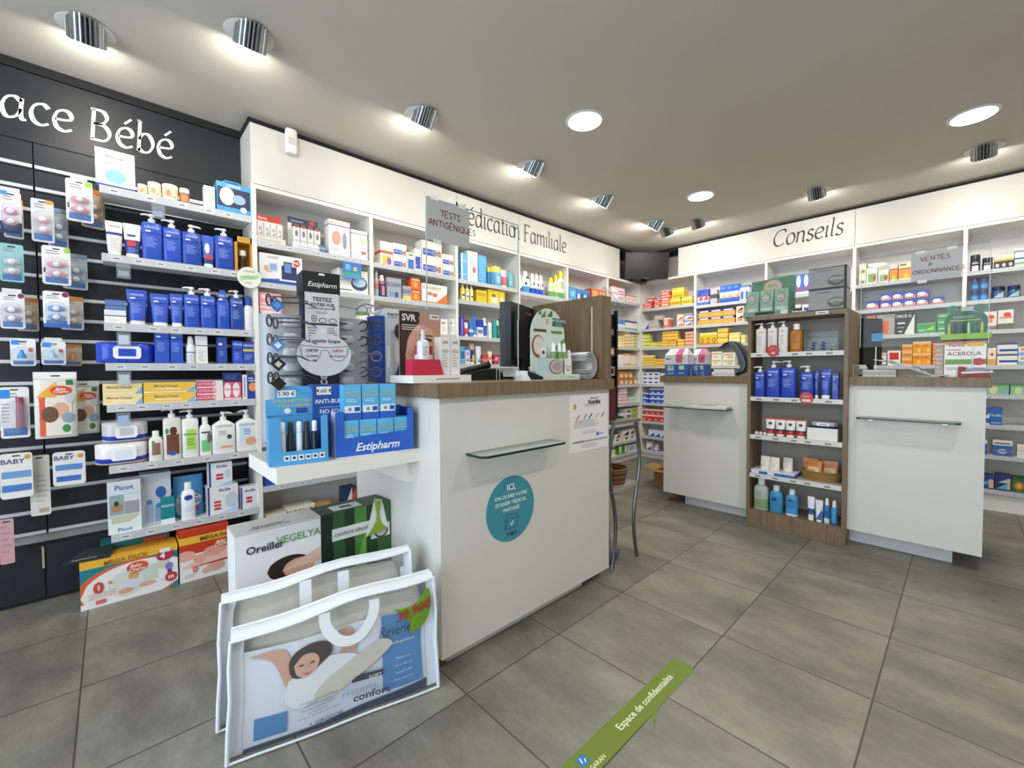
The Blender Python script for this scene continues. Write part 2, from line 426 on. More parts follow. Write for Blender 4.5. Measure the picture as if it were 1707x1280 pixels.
# ------------------------------------------------------------------ printed decoration on packs
class Face:
    """Front face of a pack: w wide, h high; depth(z) gives its front y; curved faces pass W, D, p."""
    def __init__(s, mb, w, h, yf=None, W=None, D=None, p=2.0, T=None):
        s.mb, s.w, s.h, s.yf, s.W, s.D, s.p, s.T, s.k = mb, w, h, yf, W, D, p, T, 0
        s.clip = True
    def at(s, x, z, lift=0.0):
        off = 0.0006 + 0.0001 * s.k + lift
        if s.W is None: return (x, s.yf - off, z)
        W, D = s.W(z), s.D(z)
        t = min(abs(x) / W, 0.995) if W > 1e-6 else 0
        return (x, -D * (1 - t ** s.p) ** (1 / s.p) - off, z)
    def strip(s, m, x0, x1, fz, n):
        if s.clip and (x0 < 0 or x1 > 1):
            X0, X1, f0 = max(x0, 0.0), min(x1, 1.0), fz
            if X1 <= X0: return
            fz = lambda t: f0((X0 + (X1 - X0) * t - x0) / (x1 - x0))
            return s.strip(m, X0, X1, fz, n)
        vs = []; fs = []
        zs = 1 if s.W is None else 3
        for i in range(n + 1):
            x = x0 + (x1 - x0) * i / n
            a, b = fz((i / n))
            if s.clip: a, b = min(max(a, 0), 1), min(max(b, 0), 1)
            for j in range(zs + 1):
                z = a + (b - a) * j / zs
                vs.append(s.at(x * s.w - s.w / 2, z * s.h))
        for i in range(n):
            for j in range(zs):
                k = i * (zs + 1) + j
                fs.append((k, k + zs + 1, k + zs + 2, k + 1))
        s.mb.add(vs, fs, m, False, s.T)
        s.k += 1
    def text(s, cx, cz, hh, txt, m, bold=0.008, shear=0.0, maxw=0.94, lift=0.0, lines=1.0):
        vs, fs, tw = font_text(txt, bold, shear, lines)
        k = hh * s.h / CAP
        kx = k
        lim = maxw * s.w if s.W is None else 0.8 * s.w
        if tw * k > lim: kx = lim / tw
        z0 = cz * s.h - hh * s.h / 2
        pts = [s.at((cx - .5) * s.w + a * kx, z0 + b * k, 0.0004 + lift) for a, b in vs]
        s.mb.add(pts, fs, m, False, s.T)
        s.k += 1
    def run(s, ops):
        for op in [o for o in ops.split(';') if o]:
            k, a = op[0], op[1:].split(',')
            if k == 'b': continue
            if k == 't':
                s.text(float(a[0]), float(a[1]), float(a[2]), ','.join(a[3:-1]), M(a[-1], .5)); continue
            m = M(a[-1], .5)
            v = [float(q) for q in a[:-1]]
            nc = 1 if s.W is None else 7
            if k == 'p':
                if s.W is not None: v[0] = .5 + (v[0] - .5) * .84; v[2] = .5 + (v[2] - .5) * .84
                s.strip(m, v[0], v[2], lambda t: (v[1], v[3]), nc)
            elif k == 'q':
                s.strip(m, v[0], v[2], lambda t: (v[1], v[1] + (v[3] - v[1]) * t), max(nc, 1))
            elif k == 'e':
                s.strip(m, v[0] - v[2], v[0] + v[2], lambda t: (v[1] - v[3] * math.sqrt(max(0, 1 - (2 * t - 1) ** 2)), v[1] + v[3] * math.sqrt(max(0, 1 - (2 * t - 1) ** 2))), 16)
            elif k == 'l':
                n = int(v[4]); rnd = random.Random(n * 7 + int(v[0] * 100))
                x0, x1 = v[0], v[2]
                if s.W is not None: x0 = .5 + (x0 - .5) * .84; x1 = .5 + (x1 - .5) * .84
                for i in range(n):
                    z = v[1] + (v[3] - v[1]) * (i + .5) / n
                    t = (v[3] - v[1]) / n * .18
                    s.k = max(s.k - 1, 0)
                    s.strip(m, x0, x0 + (x1 - x0) * rnd.uniform(.6, 1), lambda q: (z - t, z + t), nc)
def bands(ops, base):
    bs = []
    for op in ops.split(';'):
        if op[:1] == 'b':
            a = op[1:].split(','); bs.append((float(a[0]), float(a[1]), a[2]))
    cuts = sorted({0.0, 1.0} | {b[0] for b in bs} | {b[1] for b in bs})
    out = []
    for z0, z1 in zip(cuts, cuts[1:]):
        c = base
        for b in bs:
            if b[0] - 1e-6 <= z0 and z1 <= b[1] + 1e-6: c = b[2]
        out.append((z0, z1, c))
    return out
def carton_mesh(mb, w, d, h, base, ops, T=None, rough=.42):
    bl = bands(ops, base)
    for i, (z0, z1, c) in enumerate(bl):
        m = M(c, rough)
        x, y = w / 2, d / 2
        v = [(-x, -y, z0 * h), (x, -y, z0 * h), (x, y, z0 * h), (-x, y, z0 * h), (-x, -y, z1 * h), (x, -y, z1 * h), (x, y, z1 * h), (-x, y, z1 * h)]
        f = [(0, 1, 5, 4), (1, 2, 6, 5), (2, 3, 7, 6), (3, 0, 4, 7)]
        if i == 0: f.append((0, 3, 2, 1))
        if i == len(bl) - 1: f.append((4, 5, 6, 7))
        mb.add(v, f, m, False, T)
    Face(mb, w, h, -d / 2, T=T).run(ops)
    return mb
def split_rings(rings, h, bl):
    """cuts a body profile at the band borders and returns rings and a material for every gap"""
    out = []; mats = []
    zs = sorted({r[0] for r in rings} | {z0 * h for z0, z1, c in bl if rings[0][0] < z0 * h < rings[-1][0]})
    for z in zs:
        for a, b in zip(rings, rings[1:]):
            if a[0] <= z <= b[0] + 1e-9:
                t = (z - a[0]) / ((b[0] - a[0]) or 1)
                out.append((z, a[1] + (b[1] - a[1]) * t, a[2] + (b[2] - a[2]) * t)); break
    for a, b in zip(out, out[1:]):
        zm = (a[0] + b[0]) / 2 / h
        col = next((c for z0, z1, c in bl if z0 <= zm <= z1), bl[-1][2])
        mats.append(M(col, .34, 0, .5))
    return out, mats
def prof(rings, k):
    def f(z):
        for a, b in zip(rings, rings[1:]):
            if z <= b[0]:
                t = (z - a[0]) / ((b[0] - a[0]) or 1)
                return a[k] + (b[k] - a[k]) * max(0, min(1, t))
        return rings[-1][k]
    return f
KIND = {'C': ('medicine_carton', 'box'), 'P': ('pump_bottle', 'bottle'), 'Q': ('pump_bottle', 'bottle'), 'T': ('cream_tube', 'tube'), 'S': ('spray_can', 'spray bottle'),
        'B': ('flip_cap_bottle', 'bottle'), 'J': ('lidded_jar', 'jar'), 'D': ('lidded_tin', 'tin'), 'W': ('wipes_pack', 'wipes'), 'G': ('soft_pouch', 'pouch'),
        'H': ('handle_box', 'box'), 'X': ('window_carton', 'box')}
def make_item(kind, w, h, d, base, ops):
    """one product standing on its base centre, its front towards -y"""
    name = KIND[kind][0]
    if kind == 'C':
        d = d or .09
        return carton_mesh(MB(), w, d, h, base, ops).obj(name), d
    root = empty(name)
    white = M('eceae6', .35)
    bl = bands(ops, base)
    if kind in 'PQ':
        d = min(w * (.62 if kind == 'P' else .5), .075); pw = 5.0 if kind == 'Q' else 3.6
        hb = h * (.815 if kind == 'P' else .79)
        a, b = w / 2, d / 2
        sh = .95 if kind == 'P' else .86
        rings = [(0, a * .93, b * .93), (hb * .02, a, b), (hb * sh, a, b), (hb * (sh + (1 - sh) * .6), a * (.93 if kind == 'P' else .66), b * .9), (hb, a * (.8 if kind == 'P' else .34), b * .62)]
        mb = MB(); rr, mats = split_rings(rings, hb, bl)
        mb.loft(rr, None, 24, pw, mats=mats)
        Face(mb, w, hb, W=prof(rings, 1), D=prof(rings, 2), p=pw).run(ops)
        mb.obj('bottle_body', root)
        pm = MB(); r = min(a * .34, .013)
        hh = h - hb
        pm.loft([(hb, r * 1.25, r * 1.25), (hb + hh * .42, r * 1.2, r * 1.2), (hb + hh * .45, r * .5, r * .5), (hb + hh * .72, r * .5, r * .5), (hb + hh * .74, r * 1.1, r * 1.1), (h, r * .95, r * .95)], white, 14)
        sg = random.choice((-1, -1, 1))
        pm.tube([(0, 0, h - hh * .13), (sg * r * 2.2, -.004, h - hh * .13), (sg * r * 3.4, -.006, h - hh * .24)], [r * .5, r * .42, r * .34], white, 8)
        pm.obj('pump', root)
    elif kind == 'T':
        d = min(w * .6, .05); a = w / 2; hc = h * .13
        rings = [(hc, a * .8, d / 2), (hc + h * .12, a * .84, d / 2 * .98), (h * .6, a * .93, d / 2 * .62), (h * .93, a, d / 2 * .14), (h, a, .0012)]
        mb = MB(); rr, mats = split_rings(rings, h, bl)
        mb.loft(rr, None, 24, 2.2, mats=mats)
        Face(mb, w, h, W=prof(rings, 1), D=prof(rings, 2), p=2.2).run(ops)
        mb.obj('tube_body', root)
        cm = MB(); cm.loft([(0, a * .74, d / 2 * .97), (hc * .9, a * .76, d / 2), (hc, a * .7, d / 2 * .9)], white, 20, 2.2)
        cm.obj('cap', root)
    elif kind in 'SB':
        d = min(w, .06) if kind == 'S' else min(w * .7, .06)
        a, b = w / 2, d / 2
        hb = h * (.74 if kind == 'S' else .8)
        pw = 2.0 if kind == 'S' else 2.8
        rings = [(0, a * .94, b * .94), (h * .015, a, b), (hb * .84, a, b), (hb * .95, a * .82, b * .82), (hb, a * .5, b * .55)]
        mb = MB(); rr, mats = split_rings(rings, h, bl)
        mb.loft(rr, None, 22, pw, mats=mats)
        Face(mb, w, h, W=prof(rings, 1), D=prof(rings, 2), p=pw).run(';'.join(o for o in ops.split(';') if not o.startswith('b')))
        mb.obj('bottle_body', root)
        capc = bl[-1][2] if bl[-1][0] > .5 else 'eceae6'
        cp = MB(); m = M(capc, .35)
        if kind == 'S': cp.loft([(hb * .985, a * .72, b * .72), (h * .9, a * .6, b * .6), (h * .98, a * .5, b * .5), (h, a * .3, b * .3)], m, 18)
        else: cp.loft([(hb * .985, a * .5, b * .56), (h * .98, a * .48, b * .54), (h, a * .42, b * .48)], m, 18)
        cp.obj('cap', root)
    elif kind in 'JD':
        d = min(w, .12); a, b = w / 2, d / 2
        hb = h * (.7 if kind == 'J' else .86)
        lidc = bl[-1][2] if bl[-1][0] > .4 else 'eceae6'
        mb = MB()
        rings = [(0, a * .95, b * .95), (h * .02, a, b), (hb * .9, a, b), (hb, a * .86 if kind == 'J' else a, b * .86 if kind == 'J' else b)]
        rr, mats = split_rings(rings, h, bl)
        mb.loft(rr, None, 24, 2.0, mats=mats)
        Face(mb, w, h, W=prof(rings, 1), D=prof(rings, 2)).run(ops)
        mb.obj('jar_body' if kind == 'J' else 'tin_body', root)
        MB().loft([(hb, a * .98, b * .98), (h * .98, a * .98, b * .98), (h, a * .93, b * .93)], M(lidc, .35), 24).obj('lid', root)
    elif kind == 'W':
        d = d or .1
        mb = MB(); n = 14; vs = []; fs = []
        seg = 24
        for i in range(n + 1):
            t = -1 + 2 * i / n
            f = max(0.03, (1 - abs(t) ** 5)) ** .7
            fh = .88 + .12 * (1 - abs(t) ** 5)
            for j in range(seg):
                q = 2 * math.pi * (j + .5) / seg
                c, s_ = math.cos(q), math.sin(q)
                z = h * .5 + h * .5 * fh * math.copysign(abs(s_) ** .5, s_)
                vs.append((t * w / 2, d / 2 * f * math.copysign(abs(c) ** .5, c), z))
        cols = {}
        for i in range(n):
            for j in range(seg):
                k = [i * seg + j, i * seg + (j + 1) % seg, (i + 1) * seg + (j + 1) % seg, (i + 1) * seg + j]
                zm = sum(vs[q][2] for q in k) / 4 / h
                c = next((c for z0, z1, c in bl if z0 <= zm <= z1), base)
                cols.setdefault(c, []).append(k)
        for c, ff in cols.items(): mb.add(vs, ff, M(c, .25), True)
        Face(mb, w, h, -d / 2).run(';'.join(o for o in ops.split(';') if not o.startswith('b')))
        mb.obj('wrapper', root)
        lid = MB(); lm = M('eef0f4', .3)
        o_ = [(-.2 * w, .22 * h), (.2 * w, .22 * h), (.24 * w, .32 * h), (.24 * w, .7 * h), (.2 * w, .8 * h), (-.2 * w, .8 * h), (-.24 * w, .7 * h), (-.24 * w, .32 * h)]
        lid.prism([(x + .02 * w, z) for x, z in o_], -d / 2 - .006, -d / 2 + .012, lm)
        lid.box(-.13 * w, -d / 2 - .0072, .34 * h, .17 * w, -d / 2 - .0058, .68 * h, M(base if base != 'e9e6e4' else 'dfe6f2', .3))
        lid.obj('lid', root)
    elif kind == 'G':
        d = d or .06; a, b = w / 2, d / 2
        rings = [(0, a * .9, b), (h * .05, a, b), (h * .5, a, b * .85), (h * .86, a * .96, b * .25), (h, a * .95, .0015)]
        mb = MB(); rr, mats = split_rings(rings, h, bl)
        mb.loft(rr, None, 26, 3.0, mats=mats)
        Face(mb, w, h, W=prof(rings, 1), D=prof(rings, 2), p=3.0).run(ops)
        o = mb.obj(name)
        bpy.data.objects.remove(root)
        return o, d
    elif kind == 'H':
        d = d or .09
        carton_mesh(MB(), w, d, h * .86, base, ops).obj('carton', root)
        hm = MB()
        hm.tube([(-w * .26, 0, h * .85), (-w * .25, 0, h * .95), (-w * .2, 0, h * .985), (w * .2, 0, h * .985), (w * .25, 0, h * .95), (w * .26, 0, h * .85)], .006, M('4fa8e0', .3), 8)
        hm.obj('handle', root)
    elif kind == 'X':
        d = d or .08; m = M(base, .4); t = w * .14
        mb = MB()
        mb.box(-w / 2, d / 2 - .003, 0, w / 2, d / 2, h, m)
        mb.box(-w / 2, -d / 2, 0, w / 2, d / 2, h * .06, m)
        mb.box(-w / 2, -d / 2, h * .06, -w / 2 + t, d / 2, h, m); mb.box(w / 2 - t, -d / 2, h * .06, w / 2, d / 2, h, m)
        mb.box(-w / 2, -d / 2, h * .84, w / 2, d / 2, h, m)
        mb.obj('carton', root)
        bt = MB()
        bt.loft([(h * .07, w * .24, w * .24), (h * .42, w * .24, w * .24), (h * .5, w * .16, w * .16)], M('3a2a20', .2), 18)
        bt.obj('bottle', root)
        MB().loft([(h * .5, w * .19, w * .19), (h * .64, w * .19, w * .19), (h * .66, w * .14, w * .14)], M('f0ece4', .3), 18).obj('cap', root)
    return root, d

ROWS = [
 ('K',-2.952,2.08,'top shelf, black wall',[
  ('C',0.044,0.1470,0.189,0.05,1,1,'white card box with blue egg shape','eceae6','b0,.08,2a4a9a;e.5,.32,.28,.18,8fc4ea;t.5,.82,.06,Physiologic,555555;l.2,.6,.8,.72,3,9a9aa0',0.0,0.0),
  ('D',0.145,0.0400,0.056,None,1,1,'small cream lidded tin, lower of two','f1dfc6','b.86,1,f5f0e6;e.4,.4,.22,.22,e0a070;p.2,.55,.85,.65,e8b890',0.0,0.0),
  ('D',0.195,0.0560,0.082,None,1,1,'squat cream tin','f2dfc5','b.86,1,f5f0e6;e.35,.42,.2,.2,e2a578;p.25,.2,.85,.3,e8b890',0.0,0.0),
  ('D',0.261,0.0710,0.09,None,1,1,'wide cream tin','f2dfc5','b.88,1,f5f0e6;e.35,.42,.16,.22,d99060;p.25,.2,.85,.3,e8b890',0.0,0.0),
  ('J',0.322,0.0450,0.085,None,1,1,'brown pill bottle with white cap','b06a3a','p.1,.15,.9,.55,c98a5a',0.0,0.0),
  ('C',0.434,0.0510,0.128,0.05,1,1,'narrow white carton','f0eee8','p.1,.5,.9,.56,e7c98a;l.15,.2,.8,.4,3,b0b0b0',0.0,0.0),
  ('H',0.552,0.1690,0.199,0.09,1,1,'blue carry box with handle','3f9bd8','p.02,.2,.98,.84,23264a;e.3,.55,.22,.3,d9e2f4;e.65,.5,.2,.16,8fb3e0;t.5,.92,.08,URIAGE,ffffff;e.78,.18,.1,.1,f3e6d6',0.0,0.0),
 ]),
 ('K',-2.952,1.745,'second shelf, black wall',[
  ('T',0.031,0.0650,0.175,None,1,1,'white cream tube','e4e2dc','t.5,.86,.05,URIAGE,777777;b.6,.68,31407e;l.2,.2,.8,.52,6,b5b5b5',0.0,0.0),
  ('T',0.100,0.0689,0.178,None,1,1,'white and navy cream tube with red spot','eceae4','b0,.52,1f2f80;e.45,.42,.26,.09,c83a3a;p.15,.62,.7,.68,31407e;l.2,.1,.85,.3,4,8fa5ea',0.0,0.0),
  ('P',0.179,0.0849,0.247,None,1,1,'wide blue pump bottle','2f54c0','t.5,.86,.06,URIAGE,cfd8f5;b.69,.72,1c2f86;p.12,.735,.4,.78,dfe6fa;l.14,.34,.8,.62,7,8fa5ea',0.0,0.0),
  ('P',0.262,0.0800,0.235,None,1,1,'blue pump bottle','2f54c0','t.5,.86,.06,URIAGE,cfd8f5;b.69,.72,1c2f86;p.12,.735,.4,.78,dfe6fa;l.14,.34,.8,.62,7,8fa5ea',0.0,0.0),
  ('P',0.348,0.0911,0.23,None,1,1,'dark blue pump bottle','2a4cae','t.5,.86,.06,URIAGE,cfd8f5;b.69,.72,1c2f86;p.12,.735,.4,.78,dfe6fa;l.14,.34,.8,.62,7,8fa5ea',0.0,0.0),
  ('T',0.423,0.0581,0.186,None,1,1,'slim blue tube with red spot','3a5cc4','b0,.3,1f2f80;e.5,.34,.32,.08,c83a3a;e.4,.6,.2,.16,dfe6fa',0.0,0.0),
  ('P',0.501,0.0961,0.243,None,1,1,'blue pump bottle with thin label','2a4cae','t.5,.86,.06,URIAGE,cfd8f5;b.69,.72,1c2f86;p.12,.735,.4,.78,dfe6fa;l.14,.34,.8,.62,7,8fa5ea',0.0,0.0),
  ('X',0.597,0.0951,0.21,0.08,1,1,'golden window carton with small bottle','c9963f','',0.0,0.0),
 ]),
 ('K',-2.952,1.4,'third shelf, black wall',[
  ('C',0.025,0.0819,0.07,0.07,1,1,'white sachet carton','eeece6','b.55,.62,44546a;b.62,1,dfe3ea;l.2,.15,.8,.35,3,c9d6c9',0.0,0.0),
  ('C',0.028,0.0792,0.051,0.06,1,1,'blue sachet bundle with white cord on the sachet carton','5a78b0','b.4,.48,3a4a6a;b.85,1,4a6aa8',0.0708,0.0),
  ('T',0.110,0.0823,0.186,None,1,1,'wide blue cream tube','2f54c0','t.5,.86,.06,URIAGE,cfd8f5;b.69,.72,1c2f86;p.12,.735,.4,.78,dfe6fa;l.14,.34,.8,.62,7,8fa5ea',0.0,0.0),
  ('T',0.166,0.0292,0.164,None,1,1,'deep blue tube turned sideways','24409c','b.6,.66,1c2f86',0.0,0.062),
  ('T',0.203,0.0807,0.176,None,1,1,'blue cream tube, larger of middle pair','2f54c0','t.5,.86,.06,URIAGE,cfd8f5;b.69,.72,1c2f86;p.12,.735,.4,.78,dfe6fa;l.14,.34,.8,.62,7,8fa5ea',0.0,0.0),
  ('T',0.273,0.0577,0.183,None,1,1,'blue cream tube, smaller of middle pair','2f54c0','t.5,.86,.06,URIAGE,cfd8f5;b.69,.72,1c2f86;p.12,.735,.4,.78,dfe6fa;l.14,.34,.8,.62,7,8fa5ea',0.0,0.0),
  ('P',0.340,0.0700,0.229,None,1,1,'blue pump bottle with raised spout','2f54c0','t.5,.86,.06,URIAGE,cfd8f5;b.69,.72,1c2f86;p.12,.735,.4,.78,dfe6fa;l.14,.34,.8,.62,7,8fa5ea',0.0,0.0),
  ('P',0.414,0.0730,0.23,None,1,1,'blue pump bottle with spout turned away','2f54c0','t.5,.86,.06,URIAGE,cfd8f5;b.69,.72,1c2f86;p.12,.735,.4,.78,dfe6fa;l.14,.34,.8,.62,7,8fa5ea',0.0,0.0),
  ('B',0.487,0.0670,0.23,None,1,1,'blue bottle with round white cap','2f54c0','t.5,.86,.06,URIAGE,cfd8f5;b.69,.72,1c2f86;p.12,.735,.4,.78,dfe6fa;l.14,.34,.8,.62,7,8fa5ea',0.0,0.0),
  ('P',0.554,0.0670,0.236,None,1,1,'dark blue pump bottle','28489f','t.5,.86,.06,URIAGE,cfd8f5;b.69,.72,1c2f86;p.12,.735,.4,.78,dfe6fa;l.14,.34,.8,.62,7,8fa5ea',0.0,0.0),
  ('S',0.615,0.0500,0.212,None,1,1,'white spray with blue cap','e6e4ea','b.75,1,2f4fb0',0.0,0.0),
 ]),
 ('K',-2.952,1.2,'fourth shelf, black wall',[
  ('W',0.061,0.2240,0.111,0.1,1,1,'blue wet-wipes pack with white lid','2c4bc0','',0.0,0.0),
  ('C',0.205,0.0600,0.191,0.05,1,1,'tall blue carton','2f54c0','t.5,.86,.06,URIAGE,cfd8f5;b.69,.72,1c2f86;p.12,.735,.4,.78,dfe6fa;l.14,.34,.8,.62,7,8fa5ea',0.0,0.0),
  ('C',0.267,0.0540,0.188,0.05,1,1,'tall blue carton with pale mark','2f54c0','t.5,.86,.06,URIAGE,cfd8f5;b.69,.72,1c2f86;p.12,.735,.4,.78,dfe6fa;l.14,.34,.8,.62,7,8fa5ea',0.0,0.0),
  ('S',0.329,0.0424,0.155,None,1,1,'clear white spray bottle','e4e6ea','b.4,.43,31407e;l.2,.1,.8,.35,4,b5b5b5',0.0,0.0),
  ('C',0.378,0.0544,0.158,0.05,1,1,'white carton with thin navy line','eceae6','b.64,.67,31407e;b.68,1,dcdde2;l.2,.1,.8,.5,6,c0c0c0',0.0,0.0),
  ('C',0.475,0.0470,0.156,0.05,1,1,'narrow blue carton','33499f','p.15,.7,.5,.78,dfe6fa;l.2,.3,.8,.5,3,8fa5ea',0.0,0.0),
  ('C',0.552,0.0490,0.138,0.05,1,1,'blue carton with navy stripe','2f54c0','b.6,.66,1c2f86;t.5,.85,.09,URIAGE,dfe6fa;l.15,.2,.8,.5,4,8fa5ea',0.0,0.0),
  ('C',0.608,0.0560,0.133,0.05,1,1,'blue carton with yellow stripe','3350a8','b.58,.68,e0c050;t.5,.85,.09,URIAGE,dfe6fa;l.15,.2,.8,.45,3,8fa5ea',0.0,0.0),
 ]),
 ('K',-2.952,0.99,'fifth shelf, black wall',[
  ('C',0.044,0.1500,0.108,0.05,1,2,'long pale yellow ointment carton','f0d79a','b0,.1,f4ead0;t.42,.66,.2,Mitosyl Change,7a6a58;p.22,.3,.7,.4,f6eccb;q.8,0,1,.7,7fb2dd',0.0,0.0),
  ('C',0.235,0.2220,0.111,0.05,1,2,'long deep yellow ointment carton','f0c14a','b0,.1,f4ead0;t.42,.66,.2,Mitosyl Change,7a6a58;p.22,.3,.7,.4,f6eccb;q.8,0,1,.7,7fb2dd',0.0,0.0),
  ('C',0.413,0.1240,0.117,0.05,1,3,'pink and white toothpaste carton','eae0de','p0,.1,.62,.9,d4486c;t.3,.5,.36,ELGYDIUM,f3d9de;e.66,.5,.06,.4,e88aa0',0.0,0.0),
  ('C',0.522,0.0870,0.106,0.05,2,1,'pink gel carton with white swirl','dd5f80','e.4,.55,.42,.4,f3e4e4;t.4,.6,.12,Dolodent,d4486c;p0,0,1,.12,e9c8d0',0.0,0.0),
  ('C',0.523,0.0900,0.053,0.05,1,1,'dark navy carton lying on the pink gel cartons','23336a','p.1,.2,.7,.8,3a4a80;b.8,1,2f4078',0.1068,0.0),
  ('C',0.611,0.0790,0.148,0.06,1,1,'white and navy carton with orange picture','ece9ea','p.3,0,1,1,23408f;e.66,.5,.26,.18,e8935a;l.4,.7,.9,.9,2,dfe6fa;p.08,.1,.2,.9,b9a4c8',0.0,0.0),
 ]),
 ('K',-2.952,0.68,'sixth shelf, black wall',[
  ('W',0.035,0.2060,0.114,0.12,1,1,'white wet-wipes pack, lower of two','e9e6e4','b.14,.34,2b3fae;b0,.14,e8c4b4',0.0,0.0),
  ('W',0.049,0.1780,0.108,0.11,1,1,'grey wet-wipes pack, upper of two','c9c8c8','b.14,.3,2b3fae',0.1148,0.0),
  ('B',0.168,0.0596,0.161,None,1,1,'small white bottle with brown label','e4e2da','p.15,.2,.85,.6,8a6a58;e.3,.62,.12,.06,4f8f45',0.0,0.0),
  ('P',0.238,0.0786,0.278,None,1,1,'large clear pump bottle with brown label','dcd8d2','p.1,.12,.92,.6,74402c;e.55,.68,.2,.1,5a3020;e.5,.14,.2,.05,2a5ab0;e.2,.68,.1,.07,4f8f45',0.0,0.0),
  ('P',0.317,0.0770,0.265,None,1,1,'white pump bottle with green label','e9e8e2','p.2,.2,.85,.72,a8d65c;t.5,.6,.05,Bioderma,4a6a30;l.25,.3,.8,.5,3,5f8f3f',0.0,0.0),
  ('B',0.386,0.0588,0.219,None,1,1,'white flip-cap bottle with green patch','e6e6e2','p.1,.1,.95,.4,6fc082;p.1,.58,.95,.62,333333;e.8,.45,.2,.14,6d6d78',0.0,0.0),
  ('Q',0.474,0.1137,0.242,None,1,1,'square white pump bottle with leaf mark','eceae6','t.5,.84,.06,LINIDERMA,8fb0cc;l.2,.55,.8,.7,3,8a8a8a;e.72,.5,.11,.07,37502f;e.6,.2,.3,.04,e0a78a',0.0,0.0),
  ('Q',0.592,0.1160,0.246,None,1,1,'square white pump bottle with blue picture','eceae6','p.1,.3,.6,.85,cfe2f0;t.5,.82,.06,LINIDERMA,8fb0cc;e.65,.3,.25,.12,e5a384;l.3,.5,.8,.7,3,5a6fa0',0.0,0.0),
 ]),
 ('K',-2.952,0.33,'lowest shelf, black wall',[
  ('C',0.036,0.1280,0.267,0.08,1,1,'grey-fronted leaflet display holder','d7d9dc','p.06,.36,.48,.74,8fa6ae;p.5,.36,.94,.6,9a9da6;e.28,.5,.18,.08,a9805c;e.26,.58,.07,.05,2f3a40;p0,0,1,.3,e4ebe8;p.1,.2,.9,.34,c9c6a8;q.5,.14,1,.32,e4ebe8;t.5,.88,.09,Picot,2d62b0;t.5,.07,.07,Picot,2d62b0;p.06,.75,.94,.79,c9dcea',0.0,0.0),
  ('C',0.164,0.1261,0.278,0.09,1,1,'tall bottle-set carton with blue badge','c9cfd8','b.86,1,b8c1cf;e.66,.62,.18,.11,2d62b0;p.15,.05,.4,.42,a3b6cc;p.45,.05,.72,.34,8fa4c0;e.27,.45,.1,.05,4d86c4;e.58,.36,.1,.05,4d86c4',0.0,0.042),
  ('C',0.209,0.0581,0.144,0.03,1,1,'small teal carton','16838a','b0,.2,e8ecec;t.5,.7,.09,NIDAGRAVEL,e8f2f2',0.0,0.0),
  ('G',0.311,0.1442,0.229,0.09,1,1,'blue and white cotton bag','4a96cc','e.62,.4,.3,.16,e9eef6;t.7,.4,.14,oto,1f2f80;p.35,.12,.85,.24,b8506e;e.25,.3,.2,.25,cfd6de',0.0,0.072),
  ('B',0.299,0.0640,0.208,None,1,1,'white baby-wash bottle with navy badge','eceef0','e.5,.6,.3,.07,2a3f9a;e.5,.3,.3,.08,d8dcf0',0.0,0.0),
  ('C',0.461,0.1490,0.162,0.09,1,1,'wide white nursing-pad carton','eae8ea','p0,0,.06,1,27408f;t.55,.86,.11,dodie,1f2f80;e.78,.45,.22,.28,c4cfdd;p.2,.4,.42,.48,c8404c;p.2,.28,.42,.36,c8404c;p.2,.16,.42,.24,c8404c;q.3,0,1,.2,b9cfe8',0.0,0.0),
  ('C',0.452,0.1130,0.136,0.08,1,1,'white nursing-pad carton on top of the wide one','eae8ea','p0,0,.08,1,27408f;t.55,.85,.12,dodie,1f2f80;p.3,.42,.6,.52,c8404c;p.3,.28,.6,.38,c8404c;e.8,.5,.12,.2,c4cfdd;q.3,0,1,.2,b9cfe8',0.1628,0.0),
  ('C',0.596,0.0940,0.131,0.08,1,1,'small white nursing-pad carton','eae8ea','p0,0,.08,1,27408f;t.5,.84,.13,dodie,1f2f80;p.3,.42,.62,.54,c8404c;p.3,.26,.62,.38,c8404c;q.2,0,1,.2,b9cfe8',0.0,0.0),
 ]),
 ('L',-2.955,1.945,'top shelf, first left bay',[
  ('C',1.167,0.1440,0.241,0.08,1,1,'tall baby thermometer carton','eeebe6','b.88,1,f2efe9;b.84,.87,6a3a8a;t.4,.93,.06,BIOSYNEX,e08a3a;e.35,.5,.22,.2,dba184;e.74,.45,.1,.24,8f93b0;l.12,.15,.6,.22,2,b0b0b0',0.0,0.0),
  ('C',1.307,0.1180,0.203,0.07,1,1,'white thermometer carton with purple line','efedea','b.86,.9,8a86c0;e.35,.5,.16,.28,dcdce4;p.6,.2,.9,.3,d8705c;p.55,.55,.9,.72,edc9a8',0.0,0.0),
  ('C',1.053,0.0390,0.052,0.04,1,1,'tiny blue carton','2a7fb0','b.5,.7,d0a060',0.0,0.0),
 ]),
 ('L',-2.955,1.7,'second shelf, first left bay',[
  ('C',1.259,0.2150,0.167,0.12,1,1,'white tensiometer carton with device picture','efebe4','e.7,.45,.28,.3,3a4660;e.7,.5,.23,.2,b8d0e0;l.05,.5,.4,.7,4,b8b0a8;p.05,.12,.45,.16,555555;b.9,1,e2d8d0',0.0,0.0),
 ]),
 ('L',-2.955,1.455,'third shelf, first left bay',[
  ('C',0.734,0.1200,0.188,0.1,1,2,'pink maternity-pad pack','eea9b0','p.1,.62,.9,.8,f6dfe0;p.1,.2,.7,.3,f6dfe0;b0,.08,f4eee8',0.0,0.0),
  ('C',1.331,0.0620,0.126,0.07,1,1,'white dropper carton with green lid','efece8','b.8,1,5f9a4a;p.1,.1,.9,.25,d0405c',0.0,0.0),
 ]),
 ('L',-2.955,1.205,'fourth shelf, first left bay',[
